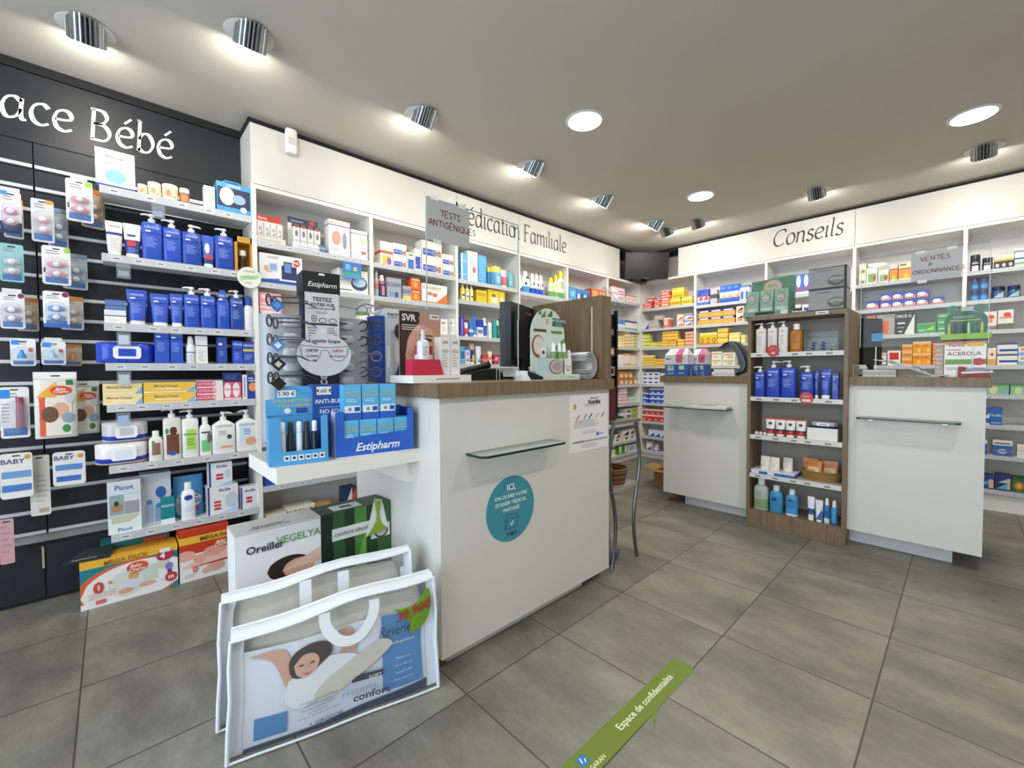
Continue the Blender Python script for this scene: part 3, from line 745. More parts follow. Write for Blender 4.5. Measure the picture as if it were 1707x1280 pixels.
  ('G',0.759,0.0880,0.196,0.09,1,1,'mint and white cotton bag','cfe5d6','p.1,.3,.5,.9,eef3ee;p.6,.1,.9,.5,8fc0a0',0.0,0.0),
  ('C',1.309,0.0970,0.181,0.09,1,2,'white and pink dressing carton','efe6e4','b.72,1,6aa64c;p0,.1,1,.24,dd7088',0.0,0.0),
 ]),
 ('L',-2.955,0.985,'fifth shelf, first left bay',[
  ('C',0.748,0.0880,0.183,0.1,1,2,'pale blue sanitary carton','8fd0e2','b.7,.8,5aa8c4;t.5,.42,.2,Becure,2f6f90;p.1,.1,.9,.2,c8ecf2',0.0,0.0),
  ('C',1.296,0.1150,0.146,0.09,1,1,'mint green carton','d6ece0','p.1,.1,.9,.4,4f9a60',0.0,0.0),
 ]),
 ('L',-2.955,0.725,'sixth shelf, first left bay',[
  ('C',0.694,0.0500,0.088,0.08,1,1,'white carton with navy ovals','e8e8ec','e.5,.7,.35,.14,2a3c80;e.5,.28,.35,.14,2a3c80',0.0,0.0),
 ]),
 ('L',-2.955,0.445,'seventh shelf, first left bay',[
  ('C',0.718,0.0840,0.087,0.1,1,1,'plain royal blue carton','2c50b8','b.9,1,4a6cd0',0.0,0.0),
 ]),
 ('L',-2.955,0.165,'floor shelf, first left bay',[
  ('C',0.742,0.1230,0.091,0.12,1,1,'cream pill-organiser carton','e6ddc6','t.4,.7,.3,PILBOX,5a5040;e.7,.4,.25,.2,8a5a4a;p.1,.15,.4,.25,333333;q.6,.4,1,1,c8b06a',0.0,0.0),
  ('C',0.890,0.1650,0.11,0.12,1,1,'wide cream pill-organiser carton','e6ddc6','t.4,.7,.3,PILBOX 7,5a5040;e.7,.4,.22,.2,8a5a4a;p.1,.15,.4,.25,333333;q.7,.4,1,1,c8b06a',0.0,0.0),
  ('C',1.026,0.0980,0.102,0.1,1,1,'brown kraft carton','b98a58','p.2,.45,.7,.5,8a6238',0.0,0.0),
  ('C',1.216,0.0900,0.17,0.1,1,1,'navy carton with red arrow','22345e','q.3,.45,.95,1,c84a30;q.2,.5,.6,1,d9d4d0;l.2,.15,.8,.35,2,7aa0d0',0.0,0.0),
 ]),
 ('L',-2.955,1.94,'top shelf, second left bay',[
  ('C',1.515,0.0960,0.173,0.1,1,1,'cream carton with orange panel','efe8dc','b.5,.62,d0502c;p.15,0,.85,.42,eec04a;b.9,1,e9dfd0;e.7,.2,.2,.15,8a5ab0',0.0,0.0),
  ('C',1.623,0.1110,0.18,0.08,1,2,'blue and cream painkiller carton','efe6dc','b.62,1,efe6dc;p.05,.1,.7,.5,2c50b8;e.62,.3,.18,.16,7a8ab8;l.1,.25,.45,.4,2,c9d4f0;p.78,.1,.95,.5,c07a5a',0.0,0.0),
  ('C',1.715,0.0630,0.131,0.08,1,1,'slim blue patch carton','efe8e0','p.1,.05,.9,.6,2c70b8;p.2,.8,.8,.9,5f9a4a',0.0,0.0),
  ('C',1.778,0.0540,0.171,0.08,1,1,'narrow navy patch carton','efe8e0','p.1,.1,.9,.65,2c50b8;p.1,.2,.4,.3,d06a4a',0.0,0.0),
  ('C',1.909,0.1870,0.254,0.1,1,2,'large blue and cream painkiller carton','efe6dc','b.62,1,efe6dc;p.05,.1,.7,.5,2c50b8;e.62,.3,.18,.16,7a8ab8;l.1,.25,.45,.4,2,c9d4f0;p.78,.1,.95,.5,c07a5a',0.0,0.0),
  ('C',2.065,0.1140,0.179,0.09,1,2,'small blue and cream carton','efe6dc','b.62,1,efe6dc;p.05,.1,.7,.5,2c50b8;e.62,.3,.18,.16,7a8ab8;l.1,.25,.45,.4,2,c9d4f0;p.78,.1,.95,.5,c07a5a',0.0,0.0),
 ]),
 ('L',-2.955,1.7,'second shelf, second left bay',[
  ('S',1.437,0.0330,0.193,None,1,1,'grey aerosol can','b8b4b4','b.3,.55,c07a6a',0.0,0.0),
  ('S',1.484,0.0520,0.169,None,1,1,'navy and orange aerosol can','2f3f9a','b.6,.75,d0603c;p.3,.1,.8,.5,e8935a;b.86,1,eeeae6',0.0,0.0),
  ('C',1.572,0.1140,0.154,0.07,1,1,'grey energy carton','a9a9ae','t.45,.68,.2,ISOXAN,22339a;e.3,.22,.14,.14,6a9ad8;e.65,.2,.14,.14,4a4aa0',0.0,0.0),
  ('C',1.680,0.0721,0.109,0.06,1,1,'small grey energy carton','a9a9ae','t.45,.62,.26,ISOXAN,22339a;p0,0,1,.3,e0d06a',0.0,0.0),
  ('C',1.756,0.0791,0.187,0.08,1,2,'orange vitamin carton','e06a28','e.5,.4,.25,.25,f0a848;b.85,1,b84a1c;p.1,.75,.9,.85,f3d2b0',0.0,0.0),
  ('C',1.932,0.2400,0.153,0.12,1,1,'white and orange sachet display','eee8e2','q.5,0,1,.6,e0782c;t.4,.8,.14,FLUCOPHYT,a08a7a;e.3,.5,.1,.1,b08a7a;e.5,.45,.1,.1,d06a4a;p0,0,1,.08,c8762c',0.0,0.0),
 ]),
 ('L',-2.955,1.455,'third shelf, second left bay',[
  ('C',2.020,0.0710,0.128,0.06,1,1,'white skincare carton','ece9e2','p.1,.7,.6,.78,4f6a50;l.2,.2,.8,.5,3,c0bfb8',0.0,0.0),
  ('C',2.097,0.0590,0.136,0.06,1,1,'white skincare carton beside upright','ece9e2','p.1,.7,.6,.78,4f6a50;l.2,.2,.8,.5,3,c0bfb8',0.0,0.0),
 ]),
 ('L',-2.955,1.21,'fourth shelf, second left bay',[
  ('C',2.074,0.0300,0.138,0.02,1,1,'thin blue toothbrush card','3f86b8','',0.0,0.0),
  ('G',2.108,0.0375,0.146,0.05,1,1,'blue rounded dental pouch','3f86b8','e.5,.5,.35,.35,6fb0d8',0.0,0.0),
 ]),
 ('L',-2.955,1.93,'top shelf, third left bay',[
  ('C',2.229,0.0640,0.229,0.08,1,2,'sky blue spray carton','5fb4e0','b.46,.5,e8f2f8;p0,0,.25,1,eef0f0',0.0,0.0),
  ('C',2.323,0.1130,0.263,0.09,1,1,'tall white nebuliser carton','eee9e8','e.45,.7,.3,.18,c8ccd2;e.65,.4,.16,.1,c06a6a;l.2,.1,.8,.3,4,c8c8c8',0.0,0.0),
  ('C',2.431,0.0900,0.247,0.09,1,1,'tall sky blue carton','4fa8dc','l.1,.1,.9,.9,10,7fc4ea',0.0,0.0),
  ('C',2.508,0.0350,0.155,0.05,1,1,'thin dark blue card pack, front','2f6fae','b.75,1,e6c83a',0.0,0.0),
  ('C',2.550,0.0360,0.168,0.05,1,1,'thin blue card pack with yellow top','3a86b8','b.72,1,e6c83a',0.0,0.0),
  ('G',2.620,0.0881,0.185,0.04,1,1,'blue pouch with yellow header','5aa8cc','b.7,1,ecd23c;p.2,.2,.8,.5,9ad0e8',0.0,0.0),
  ('T',2.706,0.0831,0.167,None,1,1,'pink and red tube pack','d8566a','b.6,1,d8c8e8',0.0,0.0),
  ('G',2.787,0.0620,0.153,0.04,1,1,'teal plaster pouch','4fb0b8','q0,.2,.6,1,8fd0d8',0.0,0.0),
 ]),
 ('L',-2.955,1.757,'second shelf, third left bay',[
  ('S',2.223,0.0450,0.162,None,1,1,'yellow bug-repellent spray','e8cf3c','p.1,.1,.9,.5,efe9d0;e.5,.3,.3,.06,3a3a3a',0.0,0.0),
  ('B',2.271,0.0390,0.14,None,1,1,'cream and yellow repellent bottle','ecdfa8','p.1,.2,.9,.55,efe9d8;b.6,.66,e8c23c;e.5,.3,.35,.06,b04a3a',0.0,0.0),
  ('B',2.314,0.0330,0.143,None,1,1,'cream repellent bottle by tray end','ecdfa8','p.1,.2,.9,.55,efe9d8;e.5,.3,.35,.06,4a6a3a',0.0,0.0),
  ('C',2.422,0.1170,0.112,0.1,1,1,'yellow throat-lozenge box','e3c424','p.1,.55,.9,.8,c8a81c',0.0,0.0),
  ('C',2.560,0.1300,0.136,0.08,1,1,'yellow and white pastille carton','ecd02c','b.62,1,e6c820;p.3,.1,.9,.5,ede6c8;e.5,.6,.2,.1,8a6a3a',0.0,0.0),
  ('C',2.666,0.0680,0.144,0.08,1,1,'yellow pastille carton behind screen','ecd02c','b.62,1,e6c820;p.1,.1,.7,.5,ede6c8',0.0,0.0),
 ]),
 ('L',-2.955,1.45,'third shelf, third left bay',[
  ('C',2.201,0.0450,0.171,0.06,1,1,'purple carton','4a3fa8','p.3,.1,.6,.9,8a86d8',0.0,0.0),
  ('T',2.252,0.0450,0.145,None,1,1,'red and white tube','d8503c','b.5,1,e8dcd8;b.85,1,23305a',0.0,0.0),
  ('C',2.301,0.0391,0.134,0.05,1,1,'blue and white carton','3f78cc','b.3,.5,c8e0f2',0.0,0.0),
  ('T',2.344,0.0461,0.18,None,1,1,'bright blue tube','3070c8','b.2,.3,6fa8e8',0.0,0.0),
  ('C',2.402,0.0690,0.153,0.06,1,1,'white and royal blue jar carton','e6e6ea','b.6,1,2440a8;p.1,.25,.9,.45,6a78b0',0.0,0.0),
  ('S',2.468,0.0490,0.181,None,1,1,'white and blue aerosol','e6e8ee','b.1,.6,2f5fc0',0.0,0.0),
  ('T',2.524,0.0500,0.143,None,1,1,'white hand-cream tube','e4e4de','b0,.06,d06a3a;p.2,.3,.8,.6,c8d8cc',0.0,0.0),
  ('C',2.575,0.0360,0.159,0.05,1,1,'teal carton','2fa0a0','',0.0,0.0),
  ('S',2.623,0.0440,0.169,None,1,1,'green bottle with white cap','1f6a52','b.75,1,e6e8e4;p.2,.2,.8,.5,3f8f6a',0.0,0.0),
  ('C',2.675,0.0450,0.19,0.05,1,1,'dark teal carton','1f7f80','b0,.3,cfe4e0',0.0,0.0),
 ]),
 ('L',-2.955,1.21,'fourth shelf, third left bay',[
  ('C',2.201,0.0510,0.154,0.05,1,1,'pale blue toothpaste carton','5fa8cc','p.2,.3,.9,.7,2f6f9a',0.0,0.0),
  ('C',2.259,0.0520,0.156,0.05,1,1,'lilac and white carton','d8d4e8','b.8,1,4a6ab8;e.5,.6,.3,.08,d88a9a;e.5,.25,.3,.08,c85a5a',0.0,0.0),
  ('T',2.318,0.0530,0.184,None,1,1,'navy and yellow tube','2a3a8a','b.7,1,d8b478;p.4,.05,1,.45,ecd03c',0.0,0.0),
  ('T',2.389,0.0620,0.181,None,1,1,'white and blue tube','dfe4ec','q.2,.1,1,.6,4a86d0;b.9,1,5a7a7a',0.0,0.0),
  ('C',2.462,0.0694,0.092,0.06,1,1,'coral red sachet carton','e0503c','p.3,.2,.7,.35,f0c0b0;b.8,1,c8402c',0.0,0.0),
  ('T',2.522,0.0494,0.12,None,1,1,'cream tube with red print','ecdccc','p.2,.4,.8,.6,d8704a',0.0,0.0),
  ('C',2.595,0.0660,0.094,0.06,1,1,'crimson carton','b8284c','p.2,.5,.8,.75,e8a0b0',0.0,0.0),
 ]),
 ('L',-2.955,1.915,'top shelf, fourth left bay',[
  ('S',2.918,0.0410,0.167,None,1,1,'white bottle half behind upright','ece8e6','b0,.25,6a5ab0',0.0,0.0),
  ('B',2.997,0.1010,0.216,None,1,1,'white antiseptic bottle with blue base','ecebe9','b.02,.3,3f96d0;e.6,.7,.25,.06,22242a;e.35,.42,.16,.07,22242a',0.0,0.0),
  ('S',3.157,0.1850,0.21,None,3,1,'white spray can with royal blue base','efebe9','b.03,.26,2a4cc8;b.26,.3,7fb85a;p.3,.42,.7,.56,55505a;l.1,.62,.9,.7,2,e0b0b0',0.0,0.0),
  ('S',3.379,0.0760,0.211,None,1,1,'short yellow-capped lice spray','e8e8cc','b.78,1,eec82a;b.05,.3,6fae5a;p.2,.35,.8,.6,c8dc8a',0.0,0.0),
  ('S',3.451,0.0671,0.251,None,1,1,'medium yellow-capped lice spray','e8e8cc','b.8,1,eec82a;b.05,.25,6fae5a;p.2,.35,.8,.6,c8dc8a',0.0,0.0),
  ('S',3.534,0.0981,0.305,None,1,1,'tall yellow-capped lice spray','ecece0','b.82,1,eec82a;b.02,.22,5fa05a;p.2,.35,.8,.6,a8cc8a',0.0,0.0),
 ]),
 ('L',-2.955,1.92,'top shelf, fifth left bay',[
  ('C',3.707,0.1250,0.145,0.1,1,1,'sky blue first-aid carton','5aa0d0','p.2,.3,.8,.7,8fc8e8',0.0,0.0),
  ('C',3.902,0.2430,0.139,0.1,2,1,'blue dressing carton','4a86c0','p.1,.2,.4,.6,dfe8f0;p.6,.3,.9,.7,2a4a80',0.0,0.0),
  ('C',4.190,0.2870,0.178,0.1,2,1,'red and orange dressing carton','d8583c','p.1,.5,.9,.9,e8a05a;p.2,.1,.6,.4,efe6e0',0.0,0.0),
 ]),
 ('L',-2.955,2.02,'top shelf, corner left bay',[
  ('C',4.607,0.2940,0.163,0.12,1,2,'white and pink compress carton','efe4e6','b.88,1,d8708c;p.5,.2,.9,.5,c8a8b8',0.0,0.0),
  ('C',4.918,0.2460,0.092,0.1,2,1,'small white and pink carton','efe6e2','b.85,1,d8887c;p.2,.3,.8,.6,e0c8c0',0.0,0.0),
 ]),
 ('L',-2.955,1.67,'second shelf, corner left bay',[
  ('C',4.680,0.1500,0.116,0.1,2,1,'blue and white drops carton','cfe0ea','b.5,1,5a8ac8;b0,.15,8fc8b0',0.0,0.0),
  ('C',4.906,0.2740,0.115,0.1,3,1,'white nasal-spray carton','ece8e6','b.8,1,4a4a80;b0,.2,6fa8c8',0.0,0.0),
 ]),
 ('L',-2.955,1.44,'third shelf, corner left bay',[
  ('C',4.674,0.1360,0.136,0.1,1,4,'yellow and white syrup carton','ece2b8','b.1,.4,e8c860;b.85,1,efe8d8',0.0,0.0),
  ('C',4.819,0.1270,0.202,0.1,1,5,'orange and white syrup carton','efe4cc','b.1,.45,e8a04a;b.9,1,efe8d8',0.0,0.0),
  ('C',4.971,0.1470,0.177,0.1,1,4,'green and white syrup carton','e9e6d8','b.2,.5,d8c050;p.5,.1,.9,.8,a8b84a',0.0,0.0),
 ]),
 ('L',-2.955,1.197,'fourth shelf, corner left bay',[
  ('C',4.668,0.1230,0.15,0.1,2,1,'white cough-syrup carton','ece9e2','b.1,.2,d8d0c8',0.0,0.0),
  ('C',4.813,0.1410,0.168,0.1,3,1,'white syrup carton with orange print','efe9e2','b.85,1,e89a5a;p.2,.05,.8,.25,e8843c',0.0,0.0),
  ('C',4.972,0.1470,0.156,0.1,3,1,'white syrup carton with pale orange print','efe9e2','p.2,.05,.8,.25,e8a86a;b.85,1,eec090',0.0,0.0),
 ]),
 ('L',-2.955,0.968,'fifth shelf, corner left bay',[
  ('C',4.782,0.3230,0.173,0.1,3,2,'brown and white throat-spray carton','c87f3c','p.3,.1,.85,.6,efe6d8;t.55,.35,.3,P,a05a2a;b.85,1,b06a2c',0.0,0.0),
  ('C',5.010,0.1040,0.08,0.1,1,1,'brown carton with white patch','c87f3c','p.2,.1,.85,.7,efe6d8',0.0,0.0),
 ]),
 ('L',-2.955,0.725,'sixth shelf, corner left bay',[
  ('C',4.732,0.1670,0.198,0.1,1,5,'pink and white capsule carton','ecd8d8','b0,.3,d8889a;p.5,.4,.9,.8,efe6e6',0.0,0.0),
  ('C',4.924,0.1900,0.077,0.1,1,2,'mint and white capsule carton','dfe8d8','b0,.3,a8cc9a',0.0,0.0),
 ]),
 ('L',-2.955,0.475,'seventh shelf, corner left bay',[
  ('C',4.725,0.0970,0.136,0.1,1,1,'pale blue carton','cfdcdc','b.3,.5,8fb0b8',0.0,0.0),
  ('C',4.845,0.1150,0.18,0.1,1,3,'white carton with navy ovals','eceae4','p.2,.2,.9,.7,4a5474',0.0,0.0),
  ('C',4.991,0.1480,0.185,0.1,1,3,'lime green carton','9ab42c','b.88,1,e8ecc8;p0,0,.1,1,e8ecd0',0.0,0.0),
 ]),
 ('L',-2.955,0.252,'eighth shelf, corner left bay',[
  ('C',4.538,0.2520,0.112,0.1,2,1,'white tea carton with black swoosh','eae6da','q.1,.5,.8,.9,23232a;e.4,.25,.25,.16,7a8a4a;b.93,1,4a4438',0.0,0.0),
  ('C',4.782,0.1550,0.124,0.1,1,1,'white tea carton with dark leaf','eae6da','q.1,.55,.9,.95,23232a;e.6,.25,.25,.16,7a8a4a',0.0,0.0),
  ('C',4.925,0.1020,0.133,0.1,1,1,'white tea carton by the corner','eae6da','q.1,.55,.9,.95,23232a;e.6,.25,.25,.16,7a8a4a',0.0,0.0),
 ]),
 ('L',-2.955,0.095,'lowest shelf, corner left bay',[
  ('C',4.464,0.1560,0.113,0.1,1,1,'white herbal carton','e8e8da','b.7,.9,6a9a4a',0.0,0.0),
  ('C',4.687,0.2620,0.11,0.1,2,1,'green and white herbal carton','3f8f2c','p.55,.1,.95,.9,e4eccc;b.9,1,2f7020',0.0,0.0),
  ('C',4.927,0.1900,0.09,0.1,1,1,'pale blue herbal carton','c8d4e2','e.5,.5,.3,.3,8fa8c8',0.0,0.0),
 ]),
 ('B',5.16,1.955,'top shelf, first back bay',[
  ('C',-2.874,0.1345,0.08,0.1,1,2,'red medicine carton','d8402c','b.8,1,f0c8b8;p.1,.25,.8,.55,f4ded4',0.0,0.0),
  ('C',-2.829,0.0934,0.07,0.09,1,1,'red medicine carton set on the pile','d8452f','b.8,1,f0c8b8;p.1,.25,.8,.55,f4ded4',0.0808,0.0),
  ('C',-2.736,0.0914,0.112,0.1,1,2,'bright red medicine carton','dc4a32','b.8,1,f0c8b8;p.1,.25,.8,.55,f4ded4',0.0,0.0),
  ('C',-2.626,0.1130,0.212,0.1,1,3,'salmon medicine carton','e8704a','b.8,1,f0c8b8;p.1,.25,.8,.55,f4ded4',0.0,0.0),
  ('C',-2.495,0.1320,0.099,0.1,1,1,'yellow medicine carton, lower left','ecc82c','b.6,.8,f4e48a;p.1,.2,.9,.45,c8962c',0.0,0.0),
  ('C',-2.461,0.1540,0.119,0.1,1,1,'large yellow medicine carton on top','ecc82c','b.6,.8,f4e48a;p.1,.1,.9,.25,c8962c',0.0998,0.0),
  ('C',-2.350,0.1270,0.097,0.1,1,1,'yellow medicine carton, lower right','e8c84a','b.6,.8,f4e48a;p.1,.2,.9,.45,c8962c',0.0,0.0),
 ]),
 ('B',5.16,1.69,'second shelf, first back bay',[
  ('C',-2.899,0.0850,0.114,0.1,1,1,'white carton with purple corner','ddd8de','q.4,0,1,.6,4a3a8a;b.85,1,c8bcc0',0.0,0.0),
  ('C',-2.785,0.1260,0.109,0.1,2,2,'grey lozenge carton','c4c2c4','e.4,.5,.2,.3,d8a080;p.6,.2,.9,.8,a8b0a8',0.0,0.0),
  ('C',-2.719,0.1080,0.054,0.08,1,1,'grey carton atop the lozenges','c4b8b4','b.5,.7,d8c8c0',0.1098,0.0),
  ('C',-2.608,0.0800,0.126,0.1,1,1,'orange and white cold-relief carton','e07a5a','e.4,.5,.3,.3,f0d8c8;b.8,1,efdcd0',0.0,0.0),
  ('C',-2.432,0.0840,0.158,0.1,1,2,'orange and white arrow carton','ece0d8','q.1,.1,.9,.6,e0783c;b.85,1,d8a080',0.0,0.0),
  ('C',-2.326,0.0970,0.15,0.1,1,2,'red and blue arrow carton','dfe0ea','q.1,.1,.9,.6,c84a4a;b.7,.9,5a78b8',0.0,0.0),
 ]),
 ('B',5.16,1.445,'third shelf, first back bay',[
  ('C',-2.894,0.0940,0.18,0.1,1,4,'yellow-green syrup carton','dcd84a','b.1,.4,ecead0;p.5,.5,.95,.9,a8b83a',0.0,0.0),
  ('C',-2.776,0.1260,0.072,0.1,1,2,'yellow and green carton','ead23c','b.1,.3,ecead0;p.6,.4,.95,.9,8fb83a',0.0,0.0),
  ('C',-2.643,0.1060,0.074,0.1,1,2,'golden vitamin carton','eebc2c','b.78,1,f3e39a;p.1,.2,.9,.5,d8962c',0.0,0.0),
  ('C',-2.563,0.2024,0.121,0.09,2,3,'golden vitamin carton set behind','eebc2c','b.78,1,f3e39a;p.1,.2,.9,.5,d8962c',0.0748,0.0),
  ('C',-2.531,0.1020,0.069,0.1,1,2,'amber vitamin carton','eab02c','b.78,1,f3e39a;p.1,.2,.9,.5,d8962c',0.0,0.0),
  ('C',-2.420,0.0804,0.087,0.1,1,2,'yellow tablet carton','eec43c','b.78,1,f3e39a;p.1,.2,.9,.5,d8962c',0.0,0.0),
  ('C',-2.317,0.0970,0.17,0.1,1,4,'salmon tablet carton','e8a078','b.75,1,efd0b8;p.1,.2,.9,.5,d8704a',0.0,0.0),
 ]),
 ('B',5.16,1.205,'fourth shelf, first back bay',[
  ('C',-2.860,0.1635,0.094,0.1,1,3,'yellow vitamin-C carton','ecc440','b.8,1,f4e8b0;p.1,.25,.9,.5,d8a42c',0.0,0.0),
  ('C',-2.865,0.1540,0.047,0.06,2,1,'yellow vitamin-C carton behind the pile','ecc440','b.5,1,f4e8b0',0.0948,0.0),
  ('C',-2.672,0.1970,0.089,0.1,1,2,'deep yellow vitamin-C carton','e8b434','b.8,1,f4e0a0;p.1,.25,.9,.5,d8962c',0.0,0.0),
  ('C',-2.487,0.1250,0.07,0.1,1,2,'pale yellow carton by the uprights','ecd890','b.5,.7,d8b04a',0.0,0.0),
 ]),
 ('B',5.16,0.965,'fifth shelf, first back bay',[
  ('C',-2.822,0.2395,0.158,0.1,3,3,'white and blue fever-relief carton','e9e9ec','e.45,.5,.36,.2,2a52a8;p.1,.44,.8,.56,2a52a8',0.0,0.0),
  ('C',-2.633,0.1060,0.146,0.1,1,3,'blue and white tablet carton','dfe2ea','q.1,.3,.9,.9,2a52b8',0.0,0.0),
 ]),
 ('B',5.16,0.722,'sixth shelf, first back bay',[
  ('C',-2.901,0.0800,0.129,0.1,1,2,'royal blue painkiller carton','2a4cb8','b.75,1,dfe4f0;p.1,.15,.6,.35,cfd8ee',0.0,0.0),
  ('C',-2.728,0.2330,0.192,0.1,3,3,'blue and white painkiller carton','2a4cb8','b.72,1,dfe4f0;p.4,.1,.9,.3,cfd8ee',0.0,0.0),
 ]),
 ('B',5.16,0.48,'seventh shelf, first back bay',[
  ('C',-2.776,0.3315,0.087,0.1,4,1,'red and white pain-gel carton','c83c30','b.75,1,efd6d0;p.1,.15,.5,.4,e8a8a0',0.0,0.0),
  ('C',-2.770,0.3210,0.071,0.09,4,1,'red and white pain-gel carton in upper row','c83c30','b.72,1,efd6d0;p.5,.15,.9,.4,e8a8a0',0.0878,0.0),
 ]),
 ('B',5.16,0.28,'eighth shelf, first back bay',[
  ('C',-2.730,0.2430,0.094,0.12,3,1,'white and blue tissue carton','dfe4ea','q0,0,1,.55,1f5fa8;b.9,1,b8c4d0',0.0,0.0),
 ]),
 ('B',5.16,0.087,'lowest shelf, first back bay',[
  ('G',-2.893,0.0980,0.073,0.1,1,1,'silver sachet pouch, flat one','c8bcc8','e.4,.5,.3,.2,efe8ee;p.5,.2,.9,.5,6a5a78',0.0,0.092),
  ('G',-2.851,0.1040,0.12,0.08,1,1,'silver sachet pouch, standing one','d4ccd4','e.4,.6,.3,.2,f2eef2;q.2,.1,.9,.5,6a5a78',0.0,0.0),
  ('G',-2.757,0.0670,0.102,0.09,1,1,'silver and mauve sachet pouch','b8a8c0','q.2,.3,.9,.9,e8e0ea',0.0,0.0),
 ]),
 ('B',5.16,1.92,'top shelf, second back bay',[
  ('C',-2.151,0.1270,0.186,0.08,2,1,'blue and red rinse carton','dfe0ea','b.55,1,2a52b8;q.1,.3,.9,.8,c84a4a;b0,.2,4a6ac8',0.0,0.0),
  ('C',-2.029,0.0750,0.165,0.08,3,1,'slim carton seen edge-on','b8b4bc','b.4,.7,4a4a58',0.0,0.0),
  ('C',-1.854,0.2070,0.198,0.08,3,1,'tall blue and orange carton','2a5ac8','b.3,.62,dfe0e6;q.1,.25,.9,.5,e8a04a;e.5,.85,.4,.1,4a86dc',0.0,0.0),
  ('C',-1.695,0.0990,0.172,0.07,2,1,'slim white and blue carton','dfe4ea','p.2,.1,.8,.6,3a78b8;b.85,1,5a88b8',0.0,0.0),
 ]),
 ('B',5.16,1.685,'second shelf, second back bay',[
  ('C',-1.999,0.4130,0.172,0.1,3,2,'navy and orange tablet carton','e8a848','b.7,1,1f2a80;p.1,.74,.85,.92,d8dcf0;e.55,.35,.35,.2,f0b060',0.0,0.0),
  ('C',-1.742,0.0750,0.181,0.08,1,2,'white carton with orange picture','ece9ea','p.15,.1,.9,.55,e8954a;q.15,.5,.9,.85,23285a',0.0,0.0),
 ]),
 ('B',5.16,1.45,'third shelf, second back bay',[
  ('C',-2.088,0.2020,0.141,0.09,3,1,'yellow pastille carton with dark ring','ecc428','b.8,1,f3e28a;e.5,.35,.32,.22,8a6a2a;e.5,.35,.2,.13,ecc428;b0,.12,d8603c',0.0,0.0),
  ('C',-1.924,0.1130,0.182,0.09,1,3,'yellow and orange pastille carton','ecd040','b.7,1,f0e290;b0,.25,e0883c',0.0,0.0),
  ('C',-1.797,0.1150,0.123,0.09,1,3,'yellow and cream pastille carton','ecd850','b.7,1,f0e8b0;b0,.2,ecead8',0.0,0.0),
  ('C',-1.705,0.0440,0.094,0.09,1,2,'lime and cream carton','dfdc7a','b.5,.7,efecd0',0.0,0.0),
 ]),
 ('B',5.16,1.2,'fourth shelf, second back bay',[
  ('C',-2.102,0.0840,0.158,0.09,1,3,'orange vitamin carton','e09a48','b.8,1,efd0a0;p.1,.2,.9,.4,b86a2c',0.0,0.0),
  ('C',-1.989,0.1150,0.164,0.09,1,2,'white multivitamin carton','ebe8da','p.1,.6,.9,.75,b8a868;e.4,.3,.2,.14,e0c060',0.0,0.0),
  ('C',-1.856,0.1370,0.149,0.09,1,2,'cream multivitamin carton','ebe6d4','p.1,.6,.9,.75,b8a868;e.6,.3,.25,.14,e8b850',0.0,0.0),
 ]),
 ('B',5.16,0.96,'fifth shelf, second back bay',[
  ('C',-2.101,0.0840,0.2,0.09,1,1,'royal blue carton behind counter','23409c','',0.0,0.0),
  ('C',-2.004,0.0820,0.169,0.09,1,1,'white and red carton behind counter','e6e0e0','b.5,.8,b84a5a',0.0,0.0),
 ]),
 ('B',5.16,1.92,'top shelf, third back bay',[
  ('C',-1.332,0.2040,0.211,0.09,1,1,'pale green carton behind display','cfd8c4','b.6,1,5a8a6a',0.0,0.0),
  ('C',-1.144,0.1300,0.201,0.08,2,1,'tall white and blue denture carton','3a72c8','e.4,.65,.3,.3,e9eef6;p.1,.2,.9,.32,b84a5a;b0,.12,e4e6ee',0.0,0.0),
 ]),
 ('B',5.16,1.7,'second shelf, third back bay',[
  ('C',-1.186,0.0530,0.116,0.08,1,1,'black and white carton','e2e2de','b0,.7,1f1f24',0.0,0.0),
  ('C',-1.113,0.0720,0.111,0.08,1,1,'white carton with purple square','e4e2ea','p.2,.2,.85,.7,4a3a9a',0.0,0.0),
 ]),
 ('B',5.16,1.94,'top shelf, fourth back bay',[
  ('C',-0.672,0.0480,0.198,0.08,1,2,'cream herbal carton','e2e4cc','p.1,.1,.9,.45,a0c490;e.6,.25,.2,.12,b05a3a',0.0,0.0),
  ('C',-0.605,0.0770,0.143,0.08,1,1,'white and green prostate carton','e8e8dc','p.15,.1,.9,.65,7fae70;e.75,.35,.18,.18,b0603c',0.0,0.0),
  ('C',-0.523,0.0710,0.115,0.08,1,1,'white and olive carton','e8e6da','p.15,.1,.9,.6,8fb482;e.75,.35,.18,.2,b0603c',0.0,0.0),
  ('C',-0.453,0.0530,0.154,0.08,1,1,'orange acerola carton','eadfc8','b.1,.6,e8953c;b.62,.72,d8502c;p.3,.1,.7,.35,c8c84a',0.0,0.0),
  ('C',-0.379,0.0790,0.159,0.08,1,1,'wide orange acerola carton','ecdcb8','b.1,.55,eea03c;b.57,.66,d8502c;p.1,.8,.6,.9,5f9a4a;e.6,.25,.2,.14,e8c83c',0.0,0.0),
 ]),
 ('B',5.16,1.7,'second shelf, fourth back bay',[
  ('C',-0.597,0.0940,0.081,0.08,1,1,'small navy and orange sleep carton','2c44b0','p.05,.1,.95,.5,e08a6a;e.42,.5,.34,.24,e9e6f0;b.85,1,2a3c98',0.0,0.0),
  ('C',-0.382,0.3200,0.138,0.08,4,2,'navy and orange sleep carton','2c44b0','p.05,.1,.95,.5,e08a6a;e.42,.5,.34,.24,e9e6f0;b.85,1,2a3c98',0.0,0.0),
